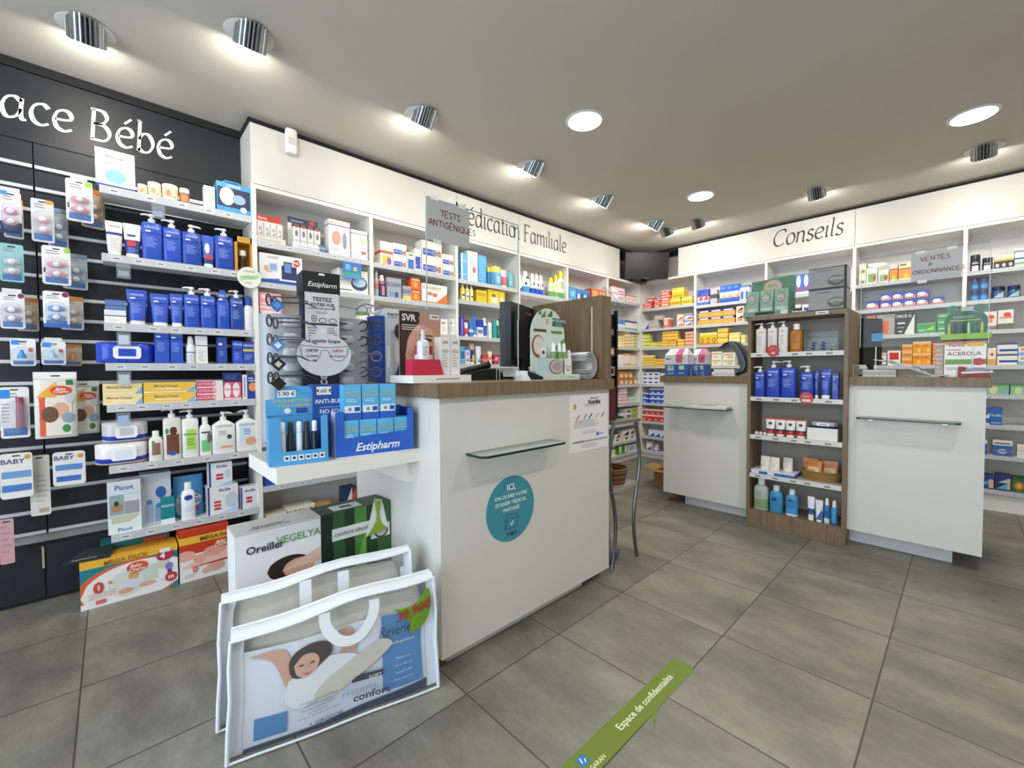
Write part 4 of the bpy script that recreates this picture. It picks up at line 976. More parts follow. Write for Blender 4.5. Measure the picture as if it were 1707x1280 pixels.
  ('C',-0.166,0.0760,0.065,0.08,1,1,'lone navy and orange sleep carton','2c44b0','p.05,.1,.95,.5,e08a6a;e.42,.5,.34,.24,e9e6f0;b.85,1,2a3c98',0.0,0.0),
 ]),
 ('B',5.16,1.457,'third shelf, fourth back bay',[
  ('C',-0.604,0.0650,0.188,0.08,1,1,'orange and lilac carton','e8d0d8','b.5,1,e0703c;q.2,.5,.9,.9,efe0d8',0.0,0.0),
  ('C',-0.501,0.1240,0.188,0.08,1,1,'grey carton with orange stripes','a8a09c','p.05,.05,.65,.7,e0642c;l.1,.15,.6,.65,5,f0c0a0;t.75,.9,.1,OLIGO,6a4038',0.0,0.0),
  ('C',-0.370,0.1220,0.186,0.08,1,1,'black carton with white corner','1f1f22','t.35,.87,.13,FORCE G,efefe9;q.45,0,1,.95,e2e4d4;p.08,.5,.5,.58,e2e2dc;p.08,.32,.45,.36,b0b0b0;e.25,.14,.12,.04,c8c8c8',0.0,0.0),
  ('C',-0.232,0.1160,0.088,0.09,1,1,'green digestion carton','3f9a4a','q.4,.3,.9,.7,a8d05a;b.9,1,6fb86a;p.05,.2,.4,.4,8fcc8a',0.0,0.0),
  ('C',-0.126,0.0820,0.16,0.09,1,3,'dark green digestion carton','2f8a40','p.1,.55,.7,.7,cfe8cf;b.85,1,6fb86a;q.5,.2,.9,.6,a8d05a',0.0,0.0),
 ]),
 ('B',5.16,1.182,'fourth shelf, fourth back bay',[
  ('B',-0.596,0.0390,0.078,None,1,1,'tiny dark bottle','4a2a2a','p.1,.2,.9,.6,e6e0dc',0.0,0.0),
  ('C',-0.530,0.0760,0.115,0.08,1,1,'white carton with amber capsule picture','eae6e0','e.5,.4,.32,.22,c0703c;t.5,.85,.12,OMEGA,4a4038;b0,.08,23305a',0.0,0.0),
  ('C',-0.439,0.0890,0.134,0.08,1,1,'white carton with red square','ece8e2','p.15,.38,.85,.85,d0342c;e.5,.18,.2,.09,4f7a3a',0.0,0.0),
  ('C',-0.353,0.0670,0.184,0.08,1,3,'amber honey carton','e8a850','b.8,1,efcf98;p.1,.3,.9,.6,d8862c',0.0,0.0),
  ('C',-0.258,0.1170,0.206,0.08,2,2,'amber propolis carton','ee9f2c','b.85,1,f4d090;p.1,.55,.7,.75,e07a1c;e.7,.25,.2,.15,f4c850',0.0,0.0),
  ('C',-0.141,0.1010,0.185,0.09,1,3,'orange magnesium carton','e8762c','b.75,1,f0b078;p.1,.2,.9,.4,f4c898;b0,.1,d85a1c',0.0,0.0),
 ]),
 ('B',5.16,1.94,'top shelf, fifth back bay',[
  ('J',0.045,0.0570,0.137,None,1,1,'tall black vitamin jar','2a2430','p.1,.05,.9,.35,ece8e6;p.1,.45,.9,.55,b8a8c8;b.7,1,1c1820',0.0,0.0),
  ('J',0.112,0.0580,0.101,None,1,1,'short black vitamin jar','2a2430','p.1,.05,.9,.4,ece8e6;p.1,.48,.9,.6,9a8ab8;b.7,1,1c1820',0.0,0.0),
  ('C',0.199,0.1030,0.105,0.07,3,1,'black and amber drops carton','2c2a2c','b.7,1,e9dfc0;b.55,.7,d8a83c;e.5,.25,.3,.14,c8c4c0',0.0,0.0),
  ('C',0.285,0.0630,0.137,0.08,1,1,'white and green stripe carton','e4e6e6','b.1,.25,7fb87a;b.4,.5,4a6ab8;b.8,.9,8a7ab8',0.0,0.0),
 ]),
 ('B',5.16,1.703,'second shelf, fifth back bay',[
  ('J',0.072,0.1020,0.183,None,2,2,'blue sleep-gum jar','2f6fb8','b.5,1,1a2455;p.1,.1,.9,.35,4a9ad8',0.0,0.0),
  ('J',0.175,0.0730,0.099,None,1,1,'wide blue powder jar','1f4a78','b.7,1,16224a;q.1,.1,.9,.6,b8d0d8',0.0,0.0),
  ('J',0.256,0.0700,0.096,None,1,1,'wide teal powder jar','1f4a78','b.7,1,16224a;q.1,.1,.9,.6,a8ccd4',0.0,0.0),
 ]),
 ('B',5.16,1.457,'third shelf, fifth back bay',[
  ('C',0.131,0.0770,0.149,0.08,1,1,'white and olive anticramp carton','e6e0d8','b0,.22,7a8068;e.6,.7,.25,.12,d8603c;p.1,.4,.7,.55,d88a6a',0.0,0.0),
  ('C',0.216,0.0810,0.154,0.08,1,1,'white and grey anticramp carton','e6e0d8','b0,.3,6a7060;e.6,.75,.25,.12,d8503c;p.1,.55,.9,.65,d89a8a',0.0,0.0),
 ]),
 ('B',5.16,1.174,'fourth shelf, fifth back bay',[
  ('C',0.149,0.0450,0.14,0.08,1,1,'white and amber carton','ece0d0','b0,.35,d8a04a;p.3,.55,.7,.7,c85a3a',0.0,0.0),
  ('C',0.230,0.1050,0.175,0.08,1,2,'white and blue tube carton','e9e6da','b.85,1,2a4aa0;p.1,.25,1,.45,2a4aa0;b0,.12,e2d8b8',0.0,0.0),
  ('C',0.317,0.0630,0.144,0.08,1,2,'cream and sky blue carton','e6e0d4','b0,.4,7fb0d8;p.2,.6,.8,.8,c88a5a',0.0,0.0),
 ]),
 ('B',5.16,0.938,'fifth shelf, fifth back bay',[
  ('C',0.201,0.0850,0.072,0.1,1,1,'sage green tea carton','7fae98','b.85,1,5a9a6a;p.1,.2,.6,.6,9ac4a8',0.0,0.132),
  ('C',0.290,0.0820,0.07,0.1,1,1,'sage green tea carton with cream flower','7fae98','b.85,1,5a9a6a;e.5,.45,.25,.35,d8d2a0',0.0,0.132),
  ('C',0.186,0.1170,0.082,0.12,1,1,'green tea carton with cream flower','86b49a','b.85,1,5a9a6a;e.3,.45,.2,.35,d8d2a0',0.0,0.0),
  ('C',0.292,0.0820,0.08,0.12,1,1,'pale green tea carton','8ab89c','b.85,1,5a9a6a;e.5,.45,.25,.35,c8d2a0',0.0,0.0),
 ]),
 ('B',5.16,0.694,'sixth shelf, fifth back bay',[
  ('C',0.121,0.0490,0.132,0.08,1,1,'blue salts carton','1f5fb0','q.2,.4,1,.7,dfe6f2;b0,.1,dfe6f2',0.0,0.0),
  ('C',0.180,0.0640,0.139,0.08,1,1,'blue salts carton facing out','1f5fb0','t.5,.58,.17,Nurofen,dfe6f2;p.1,.1,.9,.16,8fb8e8',0.0,0.0),
 ]),
 ('B',5.16,0.45,'seventh shelf, fifth back bay',[
  ('C',0.119,0.0360,0.117,0.1,1,1,'blue dressing carton at the counter edge','2f62b0','b.75,1,e4e4e0',0.0,0.0),
  ('C',0.218,0.1030,0.124,0.1,1,1,'blue and cream dressing carton','2468b0','b.68,1,ece8dc;p.1,.76,.9,.86,7a7468;e.5,.3,.25,.16,a8c8ec;p0,.28,1,.36,b8508a',0.0,0.0),
  ('C',0.324,0.0600,0.103,0.1,1,1,'white dressing carton','e4e2dc','b.5,.55,b0b0a8',0.0,0.0),
 ]),
 ('B',5.16,0.172,'lowest shelf, fifth back bay',[
  ('C',0.135,0.0850,0.109,0.12,1,1,'blue and tan knee-support carton','28407e','q.1,.3,.9,.8,5aa0d0;p.7,.1,1,.7,d8b898',0.0,0.0),
  ('C',0.225,0.0810,0.126,0.12,1,1,'navy knee-support carton','1f2c66','q.1,.1,.8,.5,5ab0c8;q.2,.5,.9,.8,b8d0e0;p.8,.1,1,.8,d0b8a8',0.0,0.0),
  ('C',0.310,0.0750,0.119,0.12,1,1,'green and orange warming-patch carton','2f6a34','e.5,.45,.32,.26,e07a2c;e.5,.45,.16,.14,e8c04a;b.85,1,1f5a28',0.0,0.0),
 ]),
 ('W',3.475,1.272,'top shelf, wooden unit',[
  ('P',-1.030,0.0670,0.219,None,1,1,'slim white pump bottle','ddd9d4','t.5,.84,.06,SVR,8a8a8a;l.15,.3,.85,.7,5,b8aeb0',0.0,0.0),
  ('P',-0.957,0.0610,0.22,None,1,1,'slim white pump bottle with spout aside','ddd9d4','t.5,.84,.06,SVR,8a8a8a;l.15,.3,.85,.7,5,b8aeb0',0.0,0.0),
  ('P',-0.889,0.0590,0.221,None,1,1,'slim white pump bottle beside brown one','e0dcd6','t.5,.84,.06,SVR,8a8a8a;l.15,.3,.85,.7,5,c8a0a0',0.0,0.0),
  ('B',-0.810,0.0790,0.196,None,1,1,'amber gel bottle with white cap','a8681c','p.15,.1,.85,.75,b87a2c;l.2,.3,.8,.6,4,7a4a14',0.0,0.0),
 ]),
 ('W',3.475,0.951,'second shelf, wooden unit',[
  ('P',-1.036,0.0720,0.223,None,1,1,'small blue pump bottle','2a48b4','t.5,.86,.06,URIAGE,cfd8f5;b.69,.72,1c2f86;p.12,.735,.4,.78,dfe6fa;l.14,.34,.8,.62,7,8fa5ea',0.0,0.0),
  ('P',-0.948,0.0880,0.261,None,1,1,'large blue pump bottle','2a48b4','t.5,.86,.06,URIAGE,cfd8f5;b.69,.72,1c2f86;p.12,.735,.4,.78,dfe6fa;l.14,.34,.8,.62,7,8fa5ea',0.0,0.0),
  ('P',-0.853,0.0950,0.263,None,1,1,'large blue pump bottle with long label','2a48b4','t.5,.86,.06,URIAGE,cfd8f5;b.69,.72,1c2f86;p.12,.735,.4,.78,dfe6fa;l.14,.34,.8,.62,7,8fa5ea',0.0,0.0),
  ('P',-0.742,0.0830,0.223,None,1,1,'round blue pump bottle','2a44b0','t.5,.86,.06,URIAGE,cfd8f5;b.69,.72,1c2f86;p.12,.735,.4,.78,dfe6fa;l.14,.34,.8,.62,7,8fa5ea',0.0,0.0),
  ('T',-0.685,0.0240,0.19,None,1,1,'dark blue tube','23389a','t.5,.86,.06,URIAGE,cfd8f5;b.69,.72,1c2f86;p.12,.735,.4,.78,dfe6fa;l.14,.34,.8,.62,7,8fa5ea',0.0,0.0),
  ('T',-0.636,0.0620,0.198,None,1,1,'blue cream tube with white cap','2a48b4','t.5,.86,.06,URIAGE,cfd8f5;b.69,.72,1c2f86;p.12,.735,.4,.78,dfe6fa;l.14,.34,.8,.62,7,8fa5ea',0.0,0.0),
  ('C',-0.582,0.0320,0.173,0.04,1,1,'narrow blue carton','2a48a8','t.5,.86,.06,URIAGE,cfd8f5;b.69,.72,1c2f86;p.12,.735,.4,.78,dfe6fa;l.14,.34,.8,.62,7,8fa5ea',0.0,0.0),
 ]),
 ('W',3.475,0.67,'third shelf, wooden unit',[
  ('T',-0.868,0.2510,0.128,None,4,1,'white and red hand-cream tube','e6e2de','b.0,.32,b8302c;b.32,.4,1f2440;b.92,1,c84a40;e.5,.7,.2,.08,5a3a3a',0.0,0.0),
  ('C',-0.650,0.1690,0.085,0.14,1,1,'plain white carton','e6e3dc','b.97,1,2a2c4a',0.0,0.0),
 ]),
 ('W',3.475,0.113,'floor level, wooden unit',[
  ('B',-1.020,0.0960,0.232,None,1,1,'large clear bottle with green base','a9b4a8','b.05,.35,7f9a6a;l.2,.4,.8,.6,3,8a968a',0.0,0.0),
  ('B',-0.922,0.0840,0.196,None,1,1,'sky blue bottle','3f93c8','p.1,.3,.9,.7,2f7fb8;p.2,.45,.6,.55,23466a',0.0,0.0),
  ('B',-0.823,0.0760,0.188,None,1,1,'sky blue bottle with white base','3f93c8','b0,.08,dfe6ea;p.1,.3,.9,.7,2f7fb8;p.2,.55,.7,.62,6a3040',0.0,0.0),
  ('T',-0.707,0.0410,0.162,None,1,1,'white and navy tube','e6e6e8','b.25,.5,23569a',0.0,0.0),
  ('T',-0.661,0.0440,0.148,None,1,1,'white and blue tube','dfe2ea','q.1,.1,.9,.6,2f6fc0',0.0,0.0),
  ('S',-0.619,0.0330,0.17,None,1,1,'blue spray bottle with white cap','2f7fb8','b0,.2,dfe6ea;p.1,.3,.9,.5,23569a',0.0,0.0),
  ('S',-0.579,0.0350,0.161,None,1,1,'pale blue spray bottle by side panel','3f93c8','b.72,1,dfe4e8;b0,.1,2f6fb0',0.0,0.0),
 ]),
]

# ------------------------------------------------------------------ the setting
LX, BY, KX = -2.94, 5.145, -3.2
structure('floor', MB().box(-3.5, -2.3, -0.1, 2.3, 5.7, 0, MAT_FLOOR))
structure('ceiling', MB().box(-3.5, -2.3, CEIL, 2.3, 5.7, CEIL + .1, MAT_CEIL))
structure('wall_left', MB().box(-3.4, -2.3, 0, -3.26, 5.7, CEIL, MAT_WALL))
structure('wall_back', MB().box(-3.26, 5.47, 0, 2.2, 5.6, CEIL, MAT_WALL))
structure('wall_right', MB().box(2.1, -2.3, 0, 2.2, 5.47, CEIL, MAT_WALL))
wf = MB()
wf.box(-3.26, -2.2, 0, -2.4, -2.05, CEIL, MAT_WALL).box(1.2, -2.2, 0, 2.1, -2.05, CEIL, MAT_WALL)
wf.box(-2.4, -2.2, 0, 1.2, -2.05, .15, MAT_WALL).box(-2.4, -2.2, 2.5, 1.2, -2.05, CEIL, MAT_WALL)
structure('wall_front', wf)
wfm = MB()
for x in (-2.4, -1.23, -.03, 1.15): wfm.box(x, -2.16, .15, x + .05, -2.09, 2.5, M('55585c', .4, .6))
wfm.box(-2.4, -2.16, .15, 1.2, -2.09, .2, M('55585c', .4, .6)).box(-2.4, -2.16, 2.45, 1.2, -2.09, 2.5, M('55585c', .4, .6))
win = structure('window_1', wfm)

structure('trim_2', MB().box(-3.2, 5.112, 0, -2.969, 5.45, 2.284, MAT_WHITE))
# dark strips paint in the shaded gap above the header boards
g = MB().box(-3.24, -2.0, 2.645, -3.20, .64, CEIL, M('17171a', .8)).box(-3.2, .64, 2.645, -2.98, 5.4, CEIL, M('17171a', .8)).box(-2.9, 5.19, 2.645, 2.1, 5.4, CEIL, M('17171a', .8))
structure('gap_shade_strip', g)

# ------------------------------------------------------------------ black baby wall
def slat_panel(y0, y1, label):
    t = thing('slatwall_panel', label, 'wall panel', (KX, (y0 + y1) / 2, .335), R(90), 'black slatwall panels')
    w = y1 - y0
    mb = MB().box(-w / 2 + .002, .0, 0, w / 2 - .002, .05, 1.965, MAT_BLACK)
    mb.obj('backing_board', t)
    for k in range(18):
        z = 2.181 - k * .1079 - .335
        MB().box(-w / 2 + .004, -.006, z - .0095, w / 2 - .004, .0, z + .0095, MAT_SLAT).box(-w / 2 + .004, -.0066, z - .0105, w / 2 - .004, -.0005, z - .0065, M('6a6d72', .3, .5)).obj('chrome_rail', t)
    return t
slat_panel(-.95, -.254, 'black slatwall panel at the room side, with chrome rails and hanging packs')
slat_panel(-.254, .638, 'black slatwall panel with chrome rails behind the baby-care shelves')
hd = thing('header_panel', 'black header board lettered Espace B\u00e9b\u00e9 in white', 'sign', (KX + .004, -.16, 2.302), R(90))
MB().box(-.79, 0, 0, .795, .05, .335, MAT_BLACK).obj('board', hd)
mb = MB()
TW = Matrix.Translation((-.446, -.0015, .094)) @ Matrix.Rotation(0.0, 4, 'Y')
pen_text(mb, 'Espace B\u00e9b\u00e9', GLYPH, .1055, M('f4f2ee', .5), TW, .19, .05, 40, 0, .05, .045)
lt = mb.obj('lettering', hd); lt['label'] = 'white cut-out lettering'

cab = thing('base_cabinet', 'black base cabinet with two flush doors under the slatwall', 'cabinet', (KX + .02, -.16, 0), R(90))
MB().box(-.79, .008, .0, .795, .04, .292, MAT_BLACK).obj('body', cab)
for x0, x1, hx in ((-.79, -.107, -.112), (-.103, .795, None)):
    d = MB().box(x0, -.006, .02, x1, .008, .288, MAT_BLACK).obj('door', cab)
    if hx: MB().box(hx - .002, -.012, .17, hx + .006, -.006, .28, M('d8d2c0', .3, .6)).obj('handle', d)

# ------------------------------------------------------------------ shelving bays
def shelf_levels(phrase, defaults, drop=()):
    zs = [z for w, fr, z, wh, its in ROWS if wh.endswith(phrase)]
    for z in defaults:
        if all(abs(z - q) > .13 for q in zs): zs.append(z)
    return sorted(zs)
def shelving_bay(name_label, wall, u0, u1, levels, ztop, depth, first, last, group):
    w = u1 - u0
    if wall == 'L': t = thing('shelving_bay', name_label, 'shelving', (LX, (u0 + u1) / 2, 0), R(90), group)
    else: t = thing('shelving_bay', name_label, 'shelving', ((u0 + u1) / 2, BY, 0), 0, group)
    x0, x1 = -w / 2, w / 2
    MB().box(x0 + .0125, depth - .015, .02, x1 - .0125, depth, ztop, MAT_BAYBACK).obj('back_panel', t)
    MB().box(x0 - .0125, 0, .0, x0 + .0125, depth, ztop, MAT_WHITE).obj('side_panel', t)
    if last: MB().box(x1 - .0125, 0, .0, x1 + .0125, depth, ztop, MAT_WHITE).obj('side_panel', t)
    MB().box(x0 + .0125, 0.002, ztop - .025, x1 - .0125, depth - .015, ztop, MAT_WHITE).obj('top_panel', t)
    MB().box(x0 + .0125, .02, 0, x1 - .0125, .04, levels[0] - .022, MAT_WHITE).obj('plinth', t)
    for z in levels:
        s = MB().box(x0 + .0135, .004, z - .02, x1 - .0135, depth - .016, z, MAT_WHITE).obj('shelf', t)
        rl = MB()
        rl.box(x0 + .014, -.004, z - .032, x1 - .014, .004, z + .002, MAT_RAIL)
        rnd = random.Random(int(z * 100) + int(u0 * 10))
        q = x0 + rnd.uniform(.06, .14)
        while q < x1 - .08:
            rl.box(q, -.0046, z - .026, q + .042, -.0041, z - .004, M('cfd0d2', .5))
            rl.box(q + .01, -.005, z - .0165, q + .031, -.0047, z - .0125, M('77777a', .6))
            q += rnd.uniform(.09, .2)
        rl.obj('price_rail', s)
    return t
LU = [.6505, 1.389, 2.14, 2.872, 3.60, 4.355, 5.098]
LN = ['first', 'second', 'third', 'fourth', 'fifth', 'corner']
LL = ['white shelving bay beside the black baby wall, behind the reading-glasses stand', 'white shelving bay with blue and cream painkiller cartons and grey energy cartons',
      'white shelving bay with yellow lozenges and tall sky blue cartons', 'white shelving bay with yellow-capped lice sprays on top',
      'white shelving bay mostly hidden by the wooden counter screen', 'last white bay of left wall, ending in the room corner']
DEF_L = [1.94, 1.70, 1.455, 1.205, .97, .725, .475, .255, .095]
ZT = 2.284
for i in range(6):
    shelving_bay(LL[i], 'L', LU[i], LU[i + 1], shelf_levels(LN[i] + ' left bay', DEF_L), ZT, .24, i == 0, i == 5, 'white bays on the left wall')
BU = [-2.955, -2.24, -1.478, -.732, -.012, .73, 1.47]
BN = ['first', 'second', 'third', 'fourth', 'fifth']
BLB = ['white back-wall bay at the corner, red cartons on its top shelf', 'white back-wall bay with three tall blue and orange cartons on top',
       'white back-wall bay hidden behind the wooden display unit', 'white back-wall bay behind the right counter, navy and orange sleep cartons', 'white back-wall bay with black vitamin jars, cut by the photo edge']
for i in range(5):
    shelving_bay(BLB[i], 'B', BU[i], BU[i + 1], shelf_levels(BN[i] + ' back bay', DEF_L if i == 0 else [1.94, 1.70, 1.455, 1.19, .94, .694, .45, .172]), 2.318, .29, i == 0, i == 4, 'white bays on the back wall')

def header(label, wall, u0, u1, z0, z1, text=None, size=.1, at=0, base=0, slant=0.0, width=.165):
    if wall == 'L': t = thing('header_panel', label, 'sign', (LX + .004, u0, z0), R(90), None)
    else: t = thing('header_panel', label, 'sign', (u0, BY - .004, z0), 0, None)
    w = u1 - u0
    MB().box(.001, 0, 0, w - .001, .02, z1 - z0, MAT_HEADER).obj('board', t)
    if wall == 'L' and u0 < 1: MB().box(.001, .0202, 0, .021, .256, z1 - z0, MAT_HEADER).obj('return_board', t)
    if text:
        for txt, a in text:
            mb = MB()
            pen_text(mb, txt, GLYPH, size, M('3a3632', .5), Matrix.Translation((a - u0, -.001, base - z0)), width, .046, 40, 0, slant, .035)
            mb.obj('lettering', t)['label'] = 'dark grey cut-out lettering'
    return t
header('blank white header board beside the black lettered one', 'L', .638, 2.14, 2.285, 2.64)
header('white header board lettered M\u00e9dication Familiale', 'L', 2.141, 2.872, 2.285, 2.64, [('M\u00e9dicatio', 2.118)], .1045, 0, 2.408)
header('white header board with the end of the word Familiale', 'L', 2.873, 4.60, 2.285, 2.64, [('n Familiale', 2.80)], .104, 0, 2.405)
header('white header board lettered Conseils', 'B', -2.45, -.732, 2.32, 2.655, [('Conseils', -1.42)], .108, 0, 2.445, .12)
header('blank white header board at the photo edge', 'B', -.731, 1.47, 2.32, 2.655)

# ------------------------------------------------------------------ shelves of the black wall
K_ROWS = [r for r in ROWS if r[0] == 'K']
KL = ['topmost white shelf of the black wall, cream tins on it', 'white shelf of black wall with tall blue pumps and white tubes', 'white shelf of black wall with blue tubes and four pumps',
      'white shelf of black wall holding the blue wet-wipes pack', 'white shelf of black wall with yellow ointment cartons', 'white shelf of black wall with white pump bottles',
      'lowest white shelf of black wall, above the diaper cartons']
for (w, fr, z, wh, its), lab in zip(K_ROWS, KL):
    t = thing('display_shelf', lab, 'shelf', (LX, .316, z), R(90), 'white shelves on the black wall')
    MB().box(-.33, .004, -.016, .318, .230, 0, MAT_WHITE).obj('board', t)
    rl = MB().box(-.334, -.003, -.036, .32, .004, .003, MAT_RAIL)
    rnd = random.Random(int(z * 50)); q = -.30
    while q < .26:
        rl.box(q, -.0037, -.03, q + .044, -.0032, -.006, M('d2d3d6', .5)); rl.box(q + .008, -.0042, -.0195, q + .032, -.0038, -.0145, M('6a6a6e', .6))
        q += rnd.uniform(.075, .14)
    rl.obj('price_rail', t)
HOLD = [(.205, 2.04, 'below the top shelf of black wall'), (.061, 1.705, 'below the second shelf of black wall'), (.054, 1.36, 'below the third shelf of black wall'), (.05, 1.16, 'below the wet-wipes shelf of black wall'), (.042, .95, 'below the ointment shelf of black wall')]
for i, (y, z, wh) in enumerate(HOLD):
    t = thing('label_holder', 'small clear plastic label holder hanging ' + wh, 'label holder', (LX + .006, y, z - .075), R(90), 'clear label holders')
    MB().box(-.027, -.002, 0, .027, 0, .075, MAT_BLISTER).obj('pocket', t)
    MB().box(-.02, .0003, .012, .02, .0012, .04 if i < 2 else .06, M(['8ea8cc', '9aa0aa', 'e8e8ea', 'dadada', 'a9c8ea'][i], .5)).obj('card', t)
t = thing('offer_disc', 'round pale green and cream offer disc clipped to second black-wall shelf', 'price sign', (LX + .012, .615, 1.715), R(90))
mb = MB(); mb.prism([(.062 * math.cos(i * math.pi / 18), .062 * math.sin(i * math.pi / 18)) for i in range(36)], -.002, 0, M('e6e8da', .5))
f = Face(mb, .124, .124, -.002, T=Matrix.Translation((0, 0, -.062)))
f.strip(M('b9d8a8', .5), .1, .9, lambda t: (.30 + .2 * t, .52 + .2 * t), 1)
f.text(.5, .5, .13, 'OFFERT', M('7fae70')); f.text(.5, .8, .1, 'URIAGE', M('a89a8a')); f.run('l.3,.18,.7,.3,2,c8a090')
mb.obj('disc', t)

# ------------------------------------------------------------------ products on all shelves
ORD = ['first', 'second', 'third', 'fourth', 'fifth', 'sixth', 'seventh', 'eighth']
def colword(i, n): return '' if n == 1 else (('left', 'right')[i] if n == 2 else (('left', 'middle', 'right')[i] if n == 3 else ORD[i]))
def rowword(i, n): return '' if n == 1 else (('lower', 'upper')[i] if n == 2 else (('bottom', 'middle', 'top')[i] if n == 3 else (['lowest', 'second-lowest', 'third-lowest', 'fourth-lowest'][i] if i < n - 1 else 'topmost')))
def place_products():
    for wall, fr, z, where, its in ROWS:
        group = 'products on ' + where
        for (k, u, w, h, d, m, n, look, base, ops, dz, back) in its:
            cw, chh = w / m, h / n
            root, dd = make_item(k, cw * (.985 if m > 1 else 1.0), chh - (.0006 if n > 1 else 0), d, base, ops)
            o0 = root
            for r_ in range(n):
                for c_ in range(m):
                    o = o0 if (r_ == 0 and c_ == 0) else clone(o0)
                    uu = u + (c_ + .5 - m / 2) * cw
                    dep = dd / 2 + back + (random.uniform(0, .004) if n == 1 else .002 + .002 * ((r_ * 7 + c_ * 3) % 3))
                    zz = z + dz + .0005 + r_ * chh
                    if wall in 'LK': o.location = (fr - dep, uu, zz)
                    else: o.location = (uu, fr + dep, zz)
                    o.rotation_euler = (0, 0, LOCAL_FRONT[wall])
                    if m > 1 and n > 1: spot = f"{rowword(r_, n)} row, {colword(c_, m)}"
                    elif m > 1: spot = colword(c_, m) + (' one' if m < 4 else ' from left')
                    elif n > 1: spot = rowword(r_, n) + ' one'
                    else: spot = ''
                    lab = look + (', ' + spot if spot else '') + ', ' + where
                    if len(lab.replace('-', ' ').split()) > 16: lab = look + (', ' + spot if spot else '') + ', ' + where.replace(' shelf', '').replace('left bay', 'left bay')
                    tag(o, lab, KIND[k][1], group)
place_products()

# ------------------------------------------------------------------ ceiling lights
def spotlight(i, x, y, kind):
    aim = Vector((-.62, 0, -.785)) if kind == 'L' else Vector((0, .62, -.785))
    near = [('nearest the black lettered header', 'L'), ][0]
    t = thing('ceiling_spotlight', SPOT_LABEL[i], 'spotlight', (x, y, CEIL), 0, 'recessed ceiling spotlights')
    MB().loft([(-.006, .094, .094), (-.001, .1, .1)], M('dcdad6', .4), 36).obj('trim_ring', t)
    ax = aim.normalized()
    u = Vector((0, 1, 0)) if kind == 'L' else Vector((1, 0, 0))
    v = ax.cross(u)
    c = Vector((0, 0, -.056))
    n = 96; lo = []; hi = []
    for j in range(n):
        a = 2 * math.pi * j / n
        r = .066 if (j // 2) % 2 == 0 else .054
        p = c + (u * math.cos(a) + v * math.sin(a)) * r
        if p.z > -.006: p.z = -.006
        k = (-.0065 - p.z) / -ax.z if ax.z else 0
        q = p - ax * max(0, ((-.0065) - p.z) / (-ax.z))
        lo.append(tuple(p)); hi.append(tuple(q))
    mb = MB()
    mb.add(lo + hi, [(j, (j + 1) % n, n + (j + 1) % n, n + j) for j in range(n) if j % 4 in (0, 3, 1)], MAT_CHROME)
    mb.add(lo + hi, [(j, (j + 1) % n, n + (j + 1) % n, n + j) for j in range(n) if j % 4 == 2], M('2a2b2e', .4, .6))  # dark groove floors paint the shade between the fins
    mb.add(lo, [list(range(n))], M('bfc1c4', .3, .8))
    mb.obj('finned_housing', t)
    L = MB(); vs = [tuple(c + ax * .004 + (u * math.cos(2 * math.pi * j / 32) + v * math.sin(2 * math.pi * j / 32)) * .048) for j in range(32)]
    vs = [(a, b, min(z, -.0075)) for a, b, z in vs]
    L.add(vs, [list(range(32))], MAT_LENS)
    L.obj('lens', t)
    wpos = Vector((x, y, CEIL)) + c + ax * .03
    area_light('spot_beam', wpos, ax + (Vector((-.42, 0, .25)) if kind == 'L' else Vector((0, .42, .25))), .09, SPOT_W, (1.0, .955, .88), spread=SPOT_SPREAD)
    l = bpy.data.lights.new('spot_throw', 'SPOT'); l.energy = THROW_W; l.spot_size = R(70); l.spot_blend = .8; l.shadow_soft_size = .04; l.color = (1.0, .955, .88)
    o = bpy.data.objects.new('spot_throw', l); o.location = wpos; o.rotation_euler = ax.to_track_quat('-Z', 'Y').to_euler(); COL.objects.link(o)
MAT_LENS = glow_material('spot_lens', (1, .96, .9), 12)
MAT_PANEL = glow_material('panel_diffuser', (1, .97, .92), 9)
SPOT_LABEL = ['chrome finned ceiling spotlight above the join of black and white headers', 'chrome finned ceiling spotlight above the black lettered header', 'chrome finned ceiling spotlight above the motion-sensor header, third of the left row',
              'chrome finned ceiling spotlight fourth along the left-wall row', 'chrome finned ceiling spotlight fifth along the left-wall row', 'chrome finned ceiling spotlight aimed left, one of pair near the corner screen',
              'chrome finned ceiling spotlight aimed at back wall, one of pair near corner screen', 'chrome finned ceiling spotlight just below the far round panel light', 'chrome finned ceiling spotlight in front of the header lettered Conseils',
              'chrome finned ceiling spotlight near the right round panel light', 'added chrome finned ceiling spotlight, unseen at the end of back-wall row', 'added chrome finned ceiling spotlight, unseen at the start of left-wall row']
for i, (x, y, k) in enumerate(SPOTS): spotlight(i, x, y, k)
PAN_LABEL = ['round white panel light in the middle of the ceiling', 'round white panel light above the right counter', 'round white panel light far back near the corner screen',
             'added round white panel light, unseen, right of the middle one', 'added round white panel light, unseen, above the entrance floor', 'added round white panel light, unseen, near the shop window']
for i, (x, y) in enumerate(PANELS):
    t = thing('panel_light', PAN_LABEL[i], 'ceiling light', (x, y, CEIL), 0, 'round ceiling panel lights')
    MB().loft([(-.008, .108, .108), (-.001, .118, .118)], M('e8e6e2', .4), 48).obj('rim', t)
    MB().loft([(-.0105, .1, .1), (-.0085, .1, .1)], MAT_PANEL, 48).obj('diffuser', t)
    area_light('panel_glow', (x, y, CEIL - .014), (0, 0, -1), .2, PANEL_W, (1.0, .965, .91))

